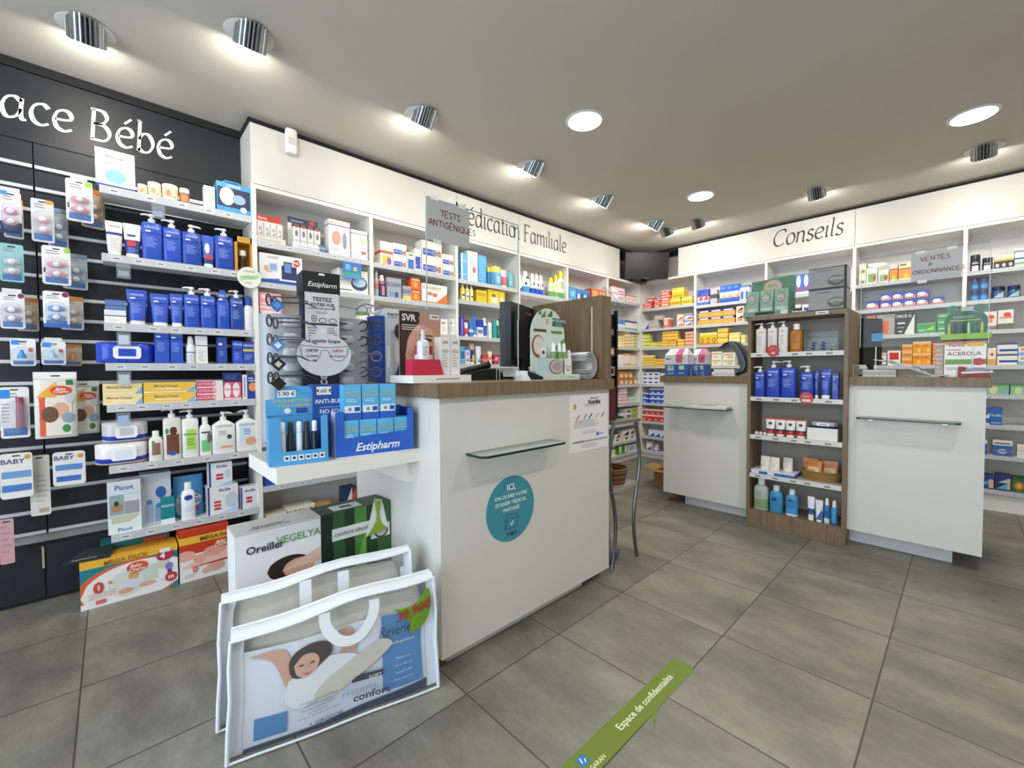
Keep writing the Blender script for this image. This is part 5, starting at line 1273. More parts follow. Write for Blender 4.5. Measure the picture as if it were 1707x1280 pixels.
# ------------------------------------------------------------------ corner television and motion sensor
ang = math.atan2(.41, .366)
t = thing('television', 'black flat television hung in the corner under the ceiling', 'television', (-2.775, 4.94, 2.30), ang)
TT = Matrix.Rotation(R(7), 4, 'X')
MB().box(-.275, -.02, 0, .275, .02, .325, M('0c0c0e', .45), TT).box(-.262, -.0205, .014, .262, -.0195, .311, M('050506', .4), TT).box(-.03, -.021, .004, .03, -.0195, .009, M('8a8a8c', .3), TT).obj('screen', t)
MB().box(-.04, .02, .1, .04, .1, .2, M('141416', .5)).box(-.03, .06, -.05, .03, .1, .2, M('141416', .5)).obj('wall_bracket', t)
t = thing('motion_sensor', 'small white motion sensor on the blank white header', 'sensor', (LX + .005, .857, 2.515), R(90))
MB().loft([(0, .028, .016), (.012, .034, .024), (.13, .034, .026), (.148, .03, .018)], M('f0efec', .4), 20, 3.0, cy=-.026).obj('case', t)
MB().box(-.022, -.0535, .05, .022, -.05, .09, M('d4d4d2', .25)).obj('lens', t)

# ------------------------------------------------------------------ main service counter
ct = thing('service_counter', 'large white counter with oak top and round teal sticker', 'counter', (0, 0, 0))
MB().box(-1.363, .891, .05, -1.343, 2.0, 1.05, MAT_COUNTER).obj('front_panel', ct)
sp = MB().box(-2.09, .891, .05, -1.3635, .911, 1.05, MAT_COUNTER).box(-1.42, .893, .046, -1.345, .92, .0495, M('b08a5a', .7)).obj('side_panel', ct)
MB().box(-2.05, .94, 0, -1.385, 1.81, .05, M('d9d7d2', .45)).box(-2.08, .95, .0505, -1.365, 1.98, .07, MAT_WHITE).obj('plinth', ct)
MB().box(-2.12, .872, 1.05, -1.322, 2.02, 1.105, MAT_WOODTOP).obj('countertop', ct)
ps = thing('privacy_screen', 'thick oak privacy screen standing at the far end of large counter', 'screen', (0, 0, 0))
MB().box(-1.86, 1.93, 1.1055, -1.343, 2.02, 1.555, MAT_WOOD).obj('panel', ps)
MB().box(-1.41, 1.9275, 1.13, -1.402, 1.9299, 1.50, M('cfcdc6', .4)).obj('slotted_rail', ps)

def glass_shelf(label, loc, rz, w, d, group='glass shelves on the counters'):
    t = thing('glass_shelf', label, 'shelf', loc, rz, group)
    r = .02
    o = [(-w / 2, 0), (w / 2, 0), (w / 2, -d + r), (w / 2 - r, -d), (-w / 2 + r, -d), (-w / 2, -d + r)]
    mb = MB()
    vs = [(x, y, 0) for x, y in o] + [(x, y, .010) for x, y in o]
    n = len(o)
    mb.add(vs, [list(range(n))[::-1], list(range(n, 2 * n))], MAT_GLASS)
    mb.add(vs, [(i, i + n, (i + 1) % n + n, (i + 1) % n) for i in range(n)], MAT_GLASSEDGE)
    mb.obj('pane', t)
    for x in (-w * .36, w * .36):
        MB().box(x - .012, -.03, -.012, x + .012, 0, -.0005, M('d6d8da', .25, .6)).obj('clip', t)
    return t
glass_shelf('green-edged glass shelf on the large counter front, above the teal sticker', (-1.3428, 1.262, .818), R(90), .50, .11)

t = thing('round_sticker', 'round teal sticker reading ICI on the large counter front', 'sticker', (-1.3425, 1.255, .553), R(90))
mb = MB(); rr = .142
mb.prism([(rr * math.cos(i * math.pi / 32), rr * math.sin(i * math.pi / 32)) for i in range(64)], -.001, 0, M('3f8ea0', .35))
f = Face(mb, .284, .284, -.001, T=Matrix.Translation((0, 0, -.142)))
w_ = M('f2f5f4', .5); nv = M('1d2f5c', .5)
f.text(.5, .835, .088, 'ICI,', w_, .02); f.text(.5, .70, .054, 'ON OUVRE VOTRE', w_, .014, maxw=.76); f.text(.5, .60, .054, 'DOSSIER M\u00c9DICAL', w_, .014, maxw=.80); f.text(.5, .50, .054, 'PARTAG\u00c9', w_, .014)
f.text(.5, .115, .055, 'D M P', nv, .015)
lw = .0022
def linepath(pts, m, T):
    mb.tube([(x, -.0013, z) for x, z in pts], lw * .6, m, 4, T)
Tn = Matrix.Identity(4)
linepath([(-.034, -.048), (-.03, -.022), (-.012, -.022), (-.006, -.028), (.03, -.026), (.034, -.034)], nv, Tn)
linepath([(-.034, -.085), (-.02, -.04), (-.004, -.04), (.0, -.045), (.042, -.042), (.03, -.085), (-.034, -.085)], nv, Tn)
linepath([(-.036, -.04), (-.036, -.085)], nv, Tn)
linepath([(-.006, -.06), (.0, -.075), (.012, -.055)], w_, Tn)
mb.obj('disc', t)

t = thing('info_poster', 'white information sheet with coloured pens, taped at large counter end', 'poster', (-1.3425, 1.822, .735), R(90))
mb = MB().box(-.165, -.0008, 0, .165, 0, .29, M('eceae8', .5))
f = Face(mb, .33, .29, -.0008)
f.text(.62, .94, .035, "Bataka ! J'ai", M('444444')); f.text(.62, .87, .075, 'N\u0153r\u00eaka', M('1c1c1e'), .03)
f.run('l.35,.79,.9,.83,2,999999;e.12,.80,.035,.05,d8923c;l.1,.42,.9,.56,5,aaaaaa;l.3,.3,.75,.36,2,bbbbbb;p.68,.24,.74,.3,2a5ac0;l.75,.25,.93,.29,1,5a7ac8;p.05,.155,.97,.185,a8a8a8;l.1,.17,.4,.2,1,555555;l.3,.05,.85,.13,3,b5b5b5')
for x, c in ((.2, 'c8503c'), (.38, '5a7ab8'), (.52, '3a2f8a'), (.7, 'c8b04a'), (.85, '7a5a9a')):
    a = (x - .5) * .33; z = .29 * .60
    mb.add([(a - .012, -.0016, z - .012), (a + .014, -.0016, z + .012), (a + .010, -.0016, z + .018), (a - .016, -.0016, z - .006)], [(0, 1, 2, 3)], M(c, .5))
mb.obj('sheet', t)

# low ledge beside the counter with its displays
lg = thing('display_ledge', 'low white ledge fixed to the side of the large counter', 'shelf', (0, 0, 0))
MB().box(-1.86, .375, .793, -1.489, .8905, .844, MAT_WHITE).obj('board', lg)
MB().box(-1.86, .87, .70, -1.55, .8905, .7925, MAT_WHITE).obj('bracket', lg)
ZL = .8445
# -- reading glasses stand
EXP = 'Estipharm'
st = thing('glasses_stand', 'grey and black reading-glasses display stand on the low ledge', 'display stand', (-1.72, .592, ZL), R(84))
MB().box(-.16, -.05, 0, .16, .09, .015, M('22242a', .4)).obj('base', st)
mb = MB().box(-.062, -.045, .015, .062, .03, .36, M('23262e', .4)).box(-.062, -.045, .36, .062, .03, .62, M('17181c', .4))
f = Face(mb, .124, .345, -.045, T=Matrix.Translation((0, 0, .015)))
mb.obj('column', st)
wl = MB()
for s_ in (-1, 1):
    for k in range(1):
        ring = []
    wl.loft([(.06, .085, .05), (.52, .085, .05)], M('a4a7ac', .3), 24, 2.6, cx=s_ * .112, cy=.03)
    for z in [.09 + .055 * q for q in range(8)]:
        wl.loft([(z, .03, .014), (z + .012, .036, .018), (z + .03, .03, .012)], M('b9bcc1', .25), 14, 2.0, cx=s_ * .095, cy=-.015)
wl.obj('acrylic_wings', st)
mb = MB().box(-.066, -.058, .60, .066, .05, .68, M('15161a', .35))
f = Face(mb, .132, .08, -.058, T=Matrix.Translation((0, 0, .60)))
f.text(.52, .42, .22, EXP, M('e8e8e8'), .01, .28)
mb.prism([(-.012, .668), (.012, .668), (.009, .676), (-.009, .676)], -.0586, -.058, M('e8e8e8'))
mb.obj('topper', st)
mb = MB().box(-.06, -.062, .35, .06, -.0582, .602, M('d2d4d6', .4))
f = Face(mb, .12, .252, -.062, T=Matrix.Translation((0, 0, .35)))
k_ = M('1c1d20', .5)
f.text(.5, .905, .056, 'TESTEZ', k_, .02); f.text(.5, .828, .044, 'VOTRE VUE', k_, .016); f.text(.5, .77, .026, 'LOUPES DE LECTURE', k_, .01)
f.run('l.3,.69,.72,.73,2,777777;e.25,.62,.08,.05,1c1d20;e.25,.62,.062,.038,d2d4d6;e.25,.62,.04,.022,777777;p.05,.525,.95,.55,1c1d20;p.4,.27,.62,.5,dcdee0;l.08,.3,.38,.5,5,888888;l.65,.3,.92,.5,6,888888;p.3,.19,.72,.225,1c1d20;l.1,.05,.92,.16,5,b0b2b4')
for s_ in (-1, 1): mb.tube([(.018 + s_ * .018 + .013 * math.cos(q * math.pi / 6), -.063, .50 + .009 * math.sin(q * math.pi / 6)) for q in range(12)], .001, k_, 4, closed=True)
mb.obj('eye_test_card', st)
mb = MB()
mb.prism([(.095 * math.cos(i * math.pi / 24), .40 + .079 * math.sin(i * math.pi / 24) - .03) for i in range(48)], -.086, -.083, M('cfd2d6', .3))
f = Face(mb, .19, .158, -.086, T=Matrix.Translation((0, 0, .291)))
f.text(.5, .83, .085, 'Lunette loupe', k_, .012, .2, maxw=.6); f.text(.27, .60, .07, '10\u20ac90', k_); f.text(.27, .48, .055, 'La paire', k_); f.text(.74, .60, .07, '16\u20ac90', M('a84a5a')); f.text(.74, .48, .055, 'les 2 paires', M('6a4a5a'), maxw=.3)
def gl(pts): mb.tube([(x, -.0865, z) for x, z in pts], .0009, M('3a3a40'), 4)
gl([(-.088, .405), (-.06, .402), (-.02, .398), (.02, .398), (.06, .402), (.088, .405)])
for s_ in (-1, 1): gl([(s_ * .085, .40), (s_ * .078, .365), (s_ * .06, .348), (s_ * .035, .348), (s_ * .02, .36), (s_ * .012, .385), (0, .388)])
mb.obj('price_disc', st)
mb = MB()
Tv = Matrix.Translation((.004, -.0458, .275)) @ Matrix.Rotation(R(90), 4, 'Y')
vs, fs, tw = font_text('Pr\u00e9f\u00e9rence', .03, .1)
mb.add([(a * .05, 0, b * .05 - .016) for a, b in vs], fs, M('eceef0'), False, Matrix.Translation((.0, -.0462, .19)) @ Matrix.Rotation(R(-90), 4, 'Y'))
mb.obj('brand_strip', st)

def reading_glasses(i, loc, rz, frame, lens_col, tagcol, label):
    t = thing('reading_glasses', label, 'glasses', loc, rz, 'reading glasses on the stand')
    fm = M(frame, .3)
    mb = MB()
    for s_ in (-1, 1):
        mb.tube([(s_ * .034 + .026 * math.cos(q * math.pi / 8), 0, .019 * math.sin(q * math.pi / 8)) for q in range(16)], .0026, fm, 6, closed=True)
    mb.tube([(-.009, 0, .006), (0, 0, .010), (.009, 0, .006)], .0024, fm, 6)
    mb.obj('rims', t)
    for s_ in (-1, 1):
        MB().tube([(s_ * .060, 0, .006), (s_ * .062, .02, .007), (s_ * .062, .10, .006), (s_ * .061, .128, -.008)], [.0026, .0028, .0028, .0022], fm, 6).obj('temple', t)
    ln = MB()
    for s_ in (-1, 1):
        ln.add([(s_ * .034 + .024 * math.cos(q * math.pi / 8), .0, .017 * math.sin(q * math.pi / 8)) for q in range(16)], [list(range(16))], MAT_PLEXI if lens_col is None else M(lens_col, .1))
    ln.obj('lenses', t)
    if tagcol:
        TG = Matrix.Translation((.05, .03, .004)) @ Matrix.Rotation(R(84) - rz, 4, 'Z')
        tg = MB().prism([(0, 0), (.024, -.024), (0, -.048), (-.024, -.024)], -.001, .001, M(tagcol[0], .5), TG)
        tg.add([(0, -.0015, -.012), (.012, -.0015, -.024), (0, -.0015, -.036), (-.012, -.0015, -.024)], [(0, 1, 2, 3)], M(tagcol[1], .5), False, TG)
        tg.obj('price_tag', t)
    return t
GLS = [(.075, 1.395, '2a2a2e', None, ('2f74c0', '5a9ad8'), 'black reading glasses with blue tag, top left of the stand'), (.075, 1.325, '33344a', None, None, 'dark blue reading glasses second from top, left of the stand'),
       (.07, 1.262, '4a4a52', None, ('4a8ac8', 'dfe4ea'), 'grey reading glasses with blue-edged barcode tag, left of the stand'), (.07, 1.198, '24304f', None, ('1c1c1e', 'c8c8c4'), 'navy reading glasses with black barcode tag, left of the stand'), (.072, 1.132, '1f1f22', None, ('141416', '141416'), 'black reading glasses with black tag, lowest at left of stand')]
for i, (y, z, fr, lc, tg, lb) in enumerate(GLS):
    reading_glasses(i, (-1.645, .592 - .18, z), R(-30), fr, lc, tg, lb)
GLR = [(1.40, '8a8a90', 'grey thin-rimmed reading glasses, topmost at right of the stand'), (1.335, '1c1c20', 'black reading glasses second from top, right of the stand'), (1.275, '2a2a2e', 'black round reading glasses third from top, right of stand'), (1.212, '6a6a74', 'grey reading glasses fourth from top, right of the stand'), (1.15, '2f3a5a', 'blue-black reading glasses lowest at right of the stand')]
for i, (z, fr, lb) in enumerate(GLR):
    reading_glasses(i, (-1.65, .592 + .172, z), R(205), fr, None, None, lb)

# -- anti-fog box, cleaner display, tray of cloth cartons
t = thing('counter_box', 'blue anti-fog spray carton between the ledge displays', 'box', (-1.60, .575, ZL), R(88))
mb = carton_mesh(MB(), .112, .06, .262, '2a4f9c', '')
f = Face(mb, .112, .262, -.03); f.text(.5, .77, .055, 'ANTI-BU\u00c9E', M('eef2f8'), .014); f.text(.55, .63, .055, 'NO FOG', M('eef2f8'), .014); f.run('p.2,.685,.85,.69,cfd8ea;p.1,.86,.55,.97,eceeee'); f.text(.33, .915, .055, '4.60 \u20ac', M('333333'))
mb.obj('carton', t)
t = thing('pen_display', 'sky blue counter display of lens-cleaning pens, at ledge end', 'counter display', (-1.555, .458, ZL), R(82))
BLU = '4f9fd8'
mb = MB(); w, h, d = .178, .158, .085; m = M(BLU, .4)
mb.box(-w / 2, -d / 2, 0, w / 2, d / 2, .003, m).box(-w / 2, -d / 2, .003, -w / 2 + .002, d / 2, h, m).box(w / 2 - .002, -d / 2, .003, w / 2, d / 2, h, m).box(-w / 2, d / 2 - .002, .003, w / 2, d / 2, h, m)
mb.box(-w / 2 + .002, -d / 2, .003, w / 2 - .002, -d / 2 + .002, .045, m).box(-w / 2 + .002, -d / 2, .045, -w / 2 + .035, -d / 2 + .002, h, m).box(w / 2 - .022, -d / 2, .045, w / 2 - .002, -d / 2 + .002, h, m)
for q in range(6):
    x = -w / 2 + .042 + q * .0215
    mb.box(x, -d / 2 - .0006, .014, x + .017, -d / 2 - .0001, .032, M('dfe8ee', .5)).box(x + .004, -d / 2 - .001, .019, x + .013, -d / 2 - .0007, .027, M('2a3442', .5))
mb.obj('tray', t)
hb = MB().prism([(-w / 2, h), (w / 2, h), (w / 2, h + .055), (w / 2 - .03, h + .06), (w / 2 - .035, h + .09), (w / 2 - .045, h + .1), (-w / 2 + .04, h + .1), (-w / 2 + .03, h + .09), (-w / 2 + .028, h + .058), (-w / 2, h + .055)], d / 2 - .004, d / 2 - .002, m)
f = Face(hb, w, .1, d / 2 - .004, T=Matrix.Translation((0, 0, h)))
f.run('p.2,.62,.52,.86,e8ecee'); f.text(.36, .74, .14, '5.90 \u20ac', M('333333')); f.text(.5, .49, .10, 'STYLO NETTOYANT', M('d8c84a'), .012, maxw=.8); f.text(.5, .33, .09, 'POUR LUNETTES', M('d8c84a'), .012, maxw=.6); f.run('e.37,.15,.06,.09,e8ecee;p.52,.06,.72,.24,2a4a9a')
hb.obj('header_card', t)
for q, (x, c) in enumerate([(-.052, 'e4e6ea'), (-.028, '1c1e26'), (-.002, 'e4e6ea'), (.022, '1c1e26'), (.046, '22242c')]):
    p = thing('cleaning_pen', 'upright ' + ['white', 'black', 'white', 'black', 'dark grey'][q] + ' lens-cleaning pen, ' + ORD[q] + ' from left in the sky blue display', 'pen', (-1.555, .458, ZL), R(82), 'lens-cleaning pens')
    MB().loft([(.0035, .0095, .0095), (.10, .0095, .0095), (.104, .007, .007)], M(c, .3), 12, cx=x + .006, cy=-.012).obj('barrel', p)
    MB().loft([(.1045, .0085, .0085), (.135, .0085, .0085), (.14, .005, .005)], M('1c1e26' if q % 2 else 'f0f0f2', .3), 12, cx=x + .006, cy=-.012).obj('pen_cap', p)
t = thing('carton_tray', 'royal blue display tray lettered in white script on the ledge', 'counter display', (-1.556, .722, ZL), R(84))
w, d = .292, .12; m = M('2a62c8', .4)
mb = MB().box(-w / 2, -d / 2, 0, w / 2, d / 2, .003, M('dfe4ec', .5))
mb.prism([(-w / 2, .003), (w / 2, .003), (w / 2, .165), (w / 2 - .022, .165), (w / 2 - .026, .08), (-w / 2 + .03, .068), (-w / 2 + .028, .163), (-w / 2, .163)], -d / 2, -d / 2 + .003, m)
mb.box(-w / 2, -d / 2 + .003, .003, -w / 2 + .003, d / 2, .163, M('dfe6ee', .5)).box(w / 2 - .003, -d / 2 + .003, .003, w / 2, d / 2, .165, m).box(-w / 2 + .003, d / 2 - .003, .003, w / 2 - .003, d / 2, .17, m)
f = Face(mb, w, .165, -d / 2); f.text(.52, .2, .17, EXP, M('f2f4f8'), .02, .28)
mb.obj('tray', t)
CB = 'b0,.2,2f5fc4;b.86,1,5fb4e4;p.05,.2,.95,.4,dfeaf4;t.5,.78,.05,LINGETTES,d8c23c;t.5,.69,.05,NETTOYANTES,d8c23c;l.15,.5,.85,.6,2,dfeaf4;p.62,.24,.92,.36,2a4aa0;e.35,.3,.1,.05,7a8a9a'
first = None
for row_ in range(2):
    for q in range(4 if row_ == 0 else 3):
        if first is None:
            o = first = carton_mesh(MB(), .062, .05, .128, '58b0e4', CB).obj('wipes_carton')
        else:
            o = clone(first)
        loc = Matrix.Translation((-1.556, .722, ZL)) @ Matrix.Rotation(R(84), 4, 'Z') @ Vector((-.095 + q * .0655 + (.012 if row_ else 0), -.03 if row_ == 0 else -.024, .0035 + row_ * .1286))
        o.location = loc; o.rotation_euler = (0, 0, R(84))
        tag(o, f"sky blue lens-wipes carton, {'lower' if row_ == 0 else 'upper'} row, {ORD[q]} from left in the royal blue tray", 'box', 'lens-wipes cartons')

# ------------------------------------------------------------------ on the large counter
ZC = 1.1055
def plexi(label, loc, rz, w, z0, z1, feet, notch=None):
    t = thing('acrylic_screen', label, 'protective screen', loc, rz)
    mb = MB().box(-w / 2, -.002, z0, w / 2, .002, z1, MAT_PLEXI)
    for x in (-w / 2, w / 2 - .003): mb.box(x, -.0024, z0, x + .003, .0024, z1, M('b9c4c2', .2))
    mb.box(-w / 2, -.0024, z1 - .002, w / 2, .0024, z1, M('8a9492', .2))
    mb.obj('sheet', t)
    for x in feet:
        MB().box(x - .0025, -.002, 0.0042, x + .0025, .002, z0, M('c9d2d0', .15)).box(x - .012, -.05, 0, x + .012, .05, .004, MAT_PLEXI).obj('foot', t)
    return t
plexi('clear acrylic screen standing on large counter, carrying the grey antigen-test note', (-1.54, 1.232, ZC), R(90), .535, .30, .772, (-.15, .262))
r2 = thing('acrylic_screen', 'low clear acrylic guard with rounded corners in front of monitor', 'protective screen', (-1.62, 1.33, ZC), R(90))
rp = [(-.17, 0), (-.17, .1), (.09, .1), (.105, .095), (.11, .08), (.11, 0)]
mb = MB(); mb.add([(x, 0, z) for x, z in rp], [list(range(6))], MAT_PLEXI); mb.tube([(x, 0, z) for x, z in rp], .0022, M('c9d2d0', .15), 6); mb.obj('sheet', r2)
for x in (.045, .16):
    MB().box(x - .0015, -.05, 0, x + .0015, -.003, .075, MAT_PLEXI).box(x - .002, -.051, 0, x + .002, -.0502, .075, M('c9d2d0', .2)).obj('foot', r2)
def paper_note(label, loc, rz, w, h, lines, col='b4b5b6'):
    t = thing('paper_note', label, 'sign', loc, rz)
    mb = MB().box(-w / 2, -.001, 0, w / 2, 0, h, M(col, .7))
    for txt, x, z, size, ink in lines:
        pen_text(mb, txt, HAND, size, M(ink, .6), Matrix.Translation((x, -.0022, z)), .13, .05, 40, 0, .05, .06, True)
    mb.obj('sheet', t)
    for q in ((-w / 2 + .02, h - .004), (w / 2 - .06, h - .004), (-w / 2 + .03, -.012)):
        MB().box(q[0], -.0016, q[1], q[0] + .04, -.0011, q[1] + .018, M('d8d8d4', .3)).obj('tape', t)
    return t
paper_note('grey handwritten note TESTS ANTIG\u00c9NIQUES on the acrylic screen', (-1.5365, 1.078, 1.70), R(90), .222, .173, [('TESTS', -.045, .108, .026, '6a2430'), ('ANTIG\u00c9NIQUES', -.103, .062, .026, '7a2434'), ('I', 0, 0, .0001, '444444')])
# skincare display
t = thing('skincare_display', 'skincare counter display with a cropped face photo and red plinth', 'counter display', (-1.53, .978, ZC), R(90))
mb = MB().box(-.14, -.09, 0, .14, .09, .03, M('ecebe8', .4))
f = Face(mb, .28, .03, -.09); f.run('l.38,.35,.95,.65,1,b84a5a')
mb.obj('base_tray', t)
mb = MB().box(-.118, .05, .0305, .08, .055, .295, M('b58a76', .5))
f = Face(mb, .198, .2645, .05, T=Matrix.Translation((-.019, 0, .0305)))
f.run('p0,0,.22,1,241812;e.22,.6,.2,.45,3a2418;e.2,.92,.3,.18,2a1a12;e.55,.3,.42,.5,c79c88;e.75,.9,.3,.12,b58a76;e.64,.56,.15,.035,5a3a30;e.64,.55,.07,.02,2a1a18;p.46,.62,.8,.64,4a2c20;e.86,.35,.08,.1,d8a898;e.62,.28,.1,.025,b8685c;p.72,.9,.97,.985,d8d4d0;p.78,.93,.92,.955,777777')
f.text(.22, .9, .1, 'SVR', M('f4f0ec'), .02); f.run('l.05,.70,.7,.80,3,e8d8d0')
mb.obj('photo_card', t)
MB().prism([(-.138, .0305), (.005, .0305), (-.015, .092), (-.138, .092)], -.085, -.03, M('c42a44', .4)).obj('red_block', t)
def slim_bottle(loc, label):
    t = thing('serum_bottle', label, 'bottle', loc, R(90))
    mb = MB(); rings = [(0, .022, .02), (.07, .022, .02), (.078, .012, .012)]
    mb.loft(rings, M('dfe4e8', .3), 18, 3.2); Face(mb, .044, .07, W=lambda z: .022, D=lambda z: .02, p=3.2).run('l.15,.2,.85,.75,4,b88a92')
    mb.obj('bottle_body', t)
    MB().loft([(.0785, .009, .009), (.11, .008, .008), (.118, .006, .006)], M('c8ccd0', .3), 14).obj('cap', t)
slim_bottle((-1.475, .905, ZC + .0925), 'small white serum bottle standing on the red display block')
for q in range(2):
    o = carton_mesh(MB(), .046, .045, .155, 'e8e6e2', 't.5,.86,.07,SVR,555555;l.15,.2,.8,.7,7,b8b6b2;p.1,.62,.9,.635,999999').obj('serum_carton')
    o.location = (-1.48, 1.0 + q * .049, ZC + .0305); o.rotation_euler = (0, 0, R(90))
    tag(o, ['tall white serum carton beside the red block', 'tall white serum carton at the open end of skincare display'][q], 'box', 'tall serum cartons')
o = carton_mesh(MB(), .06, .04, .12, 'e2dedc', 'b.7,1,b8324a;l.1,.1,.9,.6,6,b87a82').obj('serum_carton'); o.location = (-1.535, .945, ZC + .0305); o.rotation_euler = (0, 0, R(90))
tag(o, 'white and red serum carton behind the small serum bottle', 'box')
o = make_item('G', .05, .1, .03, '4a8ab8', 'e.5,.5,.3,.35,6fa8cc')[0]; o.location = (-1.62, 1.10, ZC); o.rotation_euler = (0, 0, R(90)); tag(o, 'blue dental-floss pouch behind the skincare display', 'pouch')
# nasal spray display
t = thing('spray_display', 'white and navy nasal-spray counter display behind the skincare one', 'counter display', (-1.74, .903, ZC), R(90))
mb = carton_mesh(MB(), .095, .1, .315, 'c9d2d8', 'b.88,1,dfe3e6;q.3,.0,1,.5,2a4a9a;e.75,.62,.16,.12,a88878;e.62,.7,.2,.1,3a3c44;p.05,.2,.2,.5,e4e8ec;e.55,.42,.12,.16,f0f2f4')
f = Face(mb, .095, .315, -.05); f.text(.5, .93, .05, 'marimer', M('2a2c34'), .012); f.run('l.1,.87,.7,.9,1,888888')
mb.obj('card', t)
nb = [carton_mesh(MB(), .037, .09, .056, '22469a', 'b.92,1,3a62b8;p.1,.2,.5,.7,2f56ac').obj('spray_carton')]
for q in range(5):
    o = nb[0] if q == 0 else clone(nb[0])
    o.location = (-1.74, .8355, ZC + .0005 + q * .0565); o.rotation_euler = (0, 0, R(90))
    tag(o, f"navy nasal-spray carton, {['lowest', 'second', 'third', 'fourth', 'topmost'][q]} of the stack beside the spray display", 'box', 'stacked nasal-spray cartons')
# monitor, headset, card terminal
t = thing('monitor', 'black computer monitor seen from behind on the large counter', 'monitor', (-1.80, 1.765, ZC), R(112))
mb = MB().box(-.17, -.018, .07, .17, .018, .43, M('101012', .35)).box(-.13, -.045, .12, .0, -.0185, .38, M('17181a', .4)).box(-.17, .018, .07, .17, .05, .43, M('0b0b0c', .3))
for q in range(16): mb.box(-.12, -.0462, .15 + q * .012, -.01, -.0452, .155 + q * .012, M('060607', .6))
f = Face(mb, .34, .36, -.018, T=Matrix.Translation((0, 0, .07))); f.text(.75, .88, .05, 'WOAY', M('8a8a8e'), .01)
mb.obj('screen', t)
MB().box(-.03, -.04, .012, .03, .0, .12, M('101012', .4)).box(-.12, -.09, 0, .12, .07, .012, M('101012', .4)).obj('stand', t)
t = thing('desk_phone', 'black desk phone lying on the large counter behind the screen', 'telephone', (-1.74, 1.38, ZC), R(80))
MB().prism([(-.11, 0), (.13, 0), (.13, .03), (.09, .06), (-.02, .045), (-.1, .02)], -.06, .09, M('111113', .45)).obj('body', t)
MB().tube([(-.12, .0, .028), (-.06, .0, .05), (.02, .0, .066), (.08, .0, .08)], [.018, .014, .014, .02], M('1a1a1c', .4), 10).obj('handset', t)
t = thing('card_terminal', 'white and black card payment terminal on the large counter', 'card terminal', (-1.395, 1.418, ZC), R(72))
TR = Matrix.Rotation(R(10), 4, 'X')
MB().prism([(-.05, 0), (.052, 0), (.052, .016), (-.024, .044), (-.042, .046), (-.05, .026)], -.04, .04, M('e8e8e6', .35)).obj('shell', t)
MB().prism([(-.022, .046), (.056, .0175), (.0565, .004), (-.006, .004), (-.024, .03)], -.0415, .0405, M('141518', .3)).obj('keypad', t)
MB().add([(-.012, -.03, .0432), (.03, -.03, .0279), (.03, .028, .0279), (-.012, .028, .0432)], [(0, 1, 2, 3)], M('3a444c', .15)).obj('display', t)
# aloe display
t = thing('aloe_display', 'pale green arched counter display of coconut and aloe care', 'counter display', (-1.43, 1.625, ZC), R(90))
MG = M('cfdcd4', .45)
mb = MB().box(-.17, -.06, 0, .15, .06, .028, MG); f = Face(mb, .32, .028, -.06); f.run('l.65,.3,.95,.6,1,7a8a80')
mb.box(-.17, -.055, .0285, .03, -.05, .105, M('bcd2d2', .45))
f = Face(mb, .20, .076, -.055, T=Matrix.Translation((-.07, 0, .0285))); f.run('e.7,.48,.27,.46,7a4a2c;e.71,.49,.24,.41,c8beb8;e.72,.5,.17,.3,a89c9c;p.96,0,1,1,7a4a2c')
mb.obj('tray', t)
ar = [(-.128, .0285), (-.128, .2)] + [(.128 * math.cos(math.pi - q * math.pi / 16) * 1.0, .225 + .135 * math.sin(math.pi - q * math.pi / 16)) for q in range(17)] + [(.128, .2), (.128, .0285)]
mb = MB().prism([(x - .005, z) for x, z in ar], .02, .024, MG)
f = Face(mb, .256, .33, .02, T=Matrix.Translation((-.005, 0, .0285)))
f.run('q.2,.9,.3,.99,3f7a3a;q.28,.86,.42,.97,4f8a44;q.45,.88,.62,.99,3f7a3a;e.47,.8,.04,.05,d8a080;p.62,.74,.98,.87,2f5a48;p.08,.64,.44,.68,7a2a24;p.58,.63,.92,.67,5f8a4a;e.2,.42,.18,.17,8a5232;e.22,.43,.15,.14,d8d0ca;q.58,.36,.98,.56,5f9a3a;p.24,.24,.46,.5,d4d6d2;p.27,.26,.43,.4,eef0ec;e.35,.33,.04,.03,7a2a24')
f.text(.8, .83, .04, 'NATESSANCE', M('e8f0ea')); f.text(.8, .77, .045, 'ALO\u00c9', M('9ac8a8'))
mb.obj('arched_card', t)
for q, (x, z0) in enumerate([(-.005, .106), (.04, .106), (.075, .106), (.115, .03)]):
    zc = ZC + .0003 + z0
    b = thing('pump_flacon', ['white-capped aloe flacon, nearest the card terminal', 'white-capped aloe flacon, middle of the upper three', 'white-capped aloe flacon, nearest the wooden screen', 'green aloe flacon standing low in the display tray'][q], 'bottle', (-1.415, 1.625 + x, zc), R(90), 'aloe flacons')
    MB().loft([(0, .016, .016), (.03 if q < 3 else .07, .016, .016), (.034 if q < 3 else .076, .009, .009)], M('8fb04a' if q == 3 else '7f9a5a', .25), 16).obj('bottle_body', b)
    zz = .034 if q < 3 else .076
    MB().loft([(zz, .0125, .0125), (zz + .03, .0095, .0095), (zz + .045, .008, .008)], M('f0f0ee', .35), 14).obj('cap', b)
sh = MB().box(-.03, -.05, .0985, .09, .01, .1055, M('4f7a3a', .4)).box(-.03, -.05, .0285, .0, .0, .0984, M('cfdcd4', .45)).obj('step', bpy.data.objects['aloe_display'])
o = carton_mesh(MB(), .056, .05, .078, 'eceae4', 'e.5,.45,.3,.25,a84a44;e.5,.5,.26,.22,eceae4;t.5,.5,.12,COCO,7a3a34').obj('soap_carton'); o.location = (-1.40, 1.685, ZC + .0285); o.rotation_euler = (0, 0, R(90)); tag(o, 'small white coconut-care carton on the arched display', 'box')
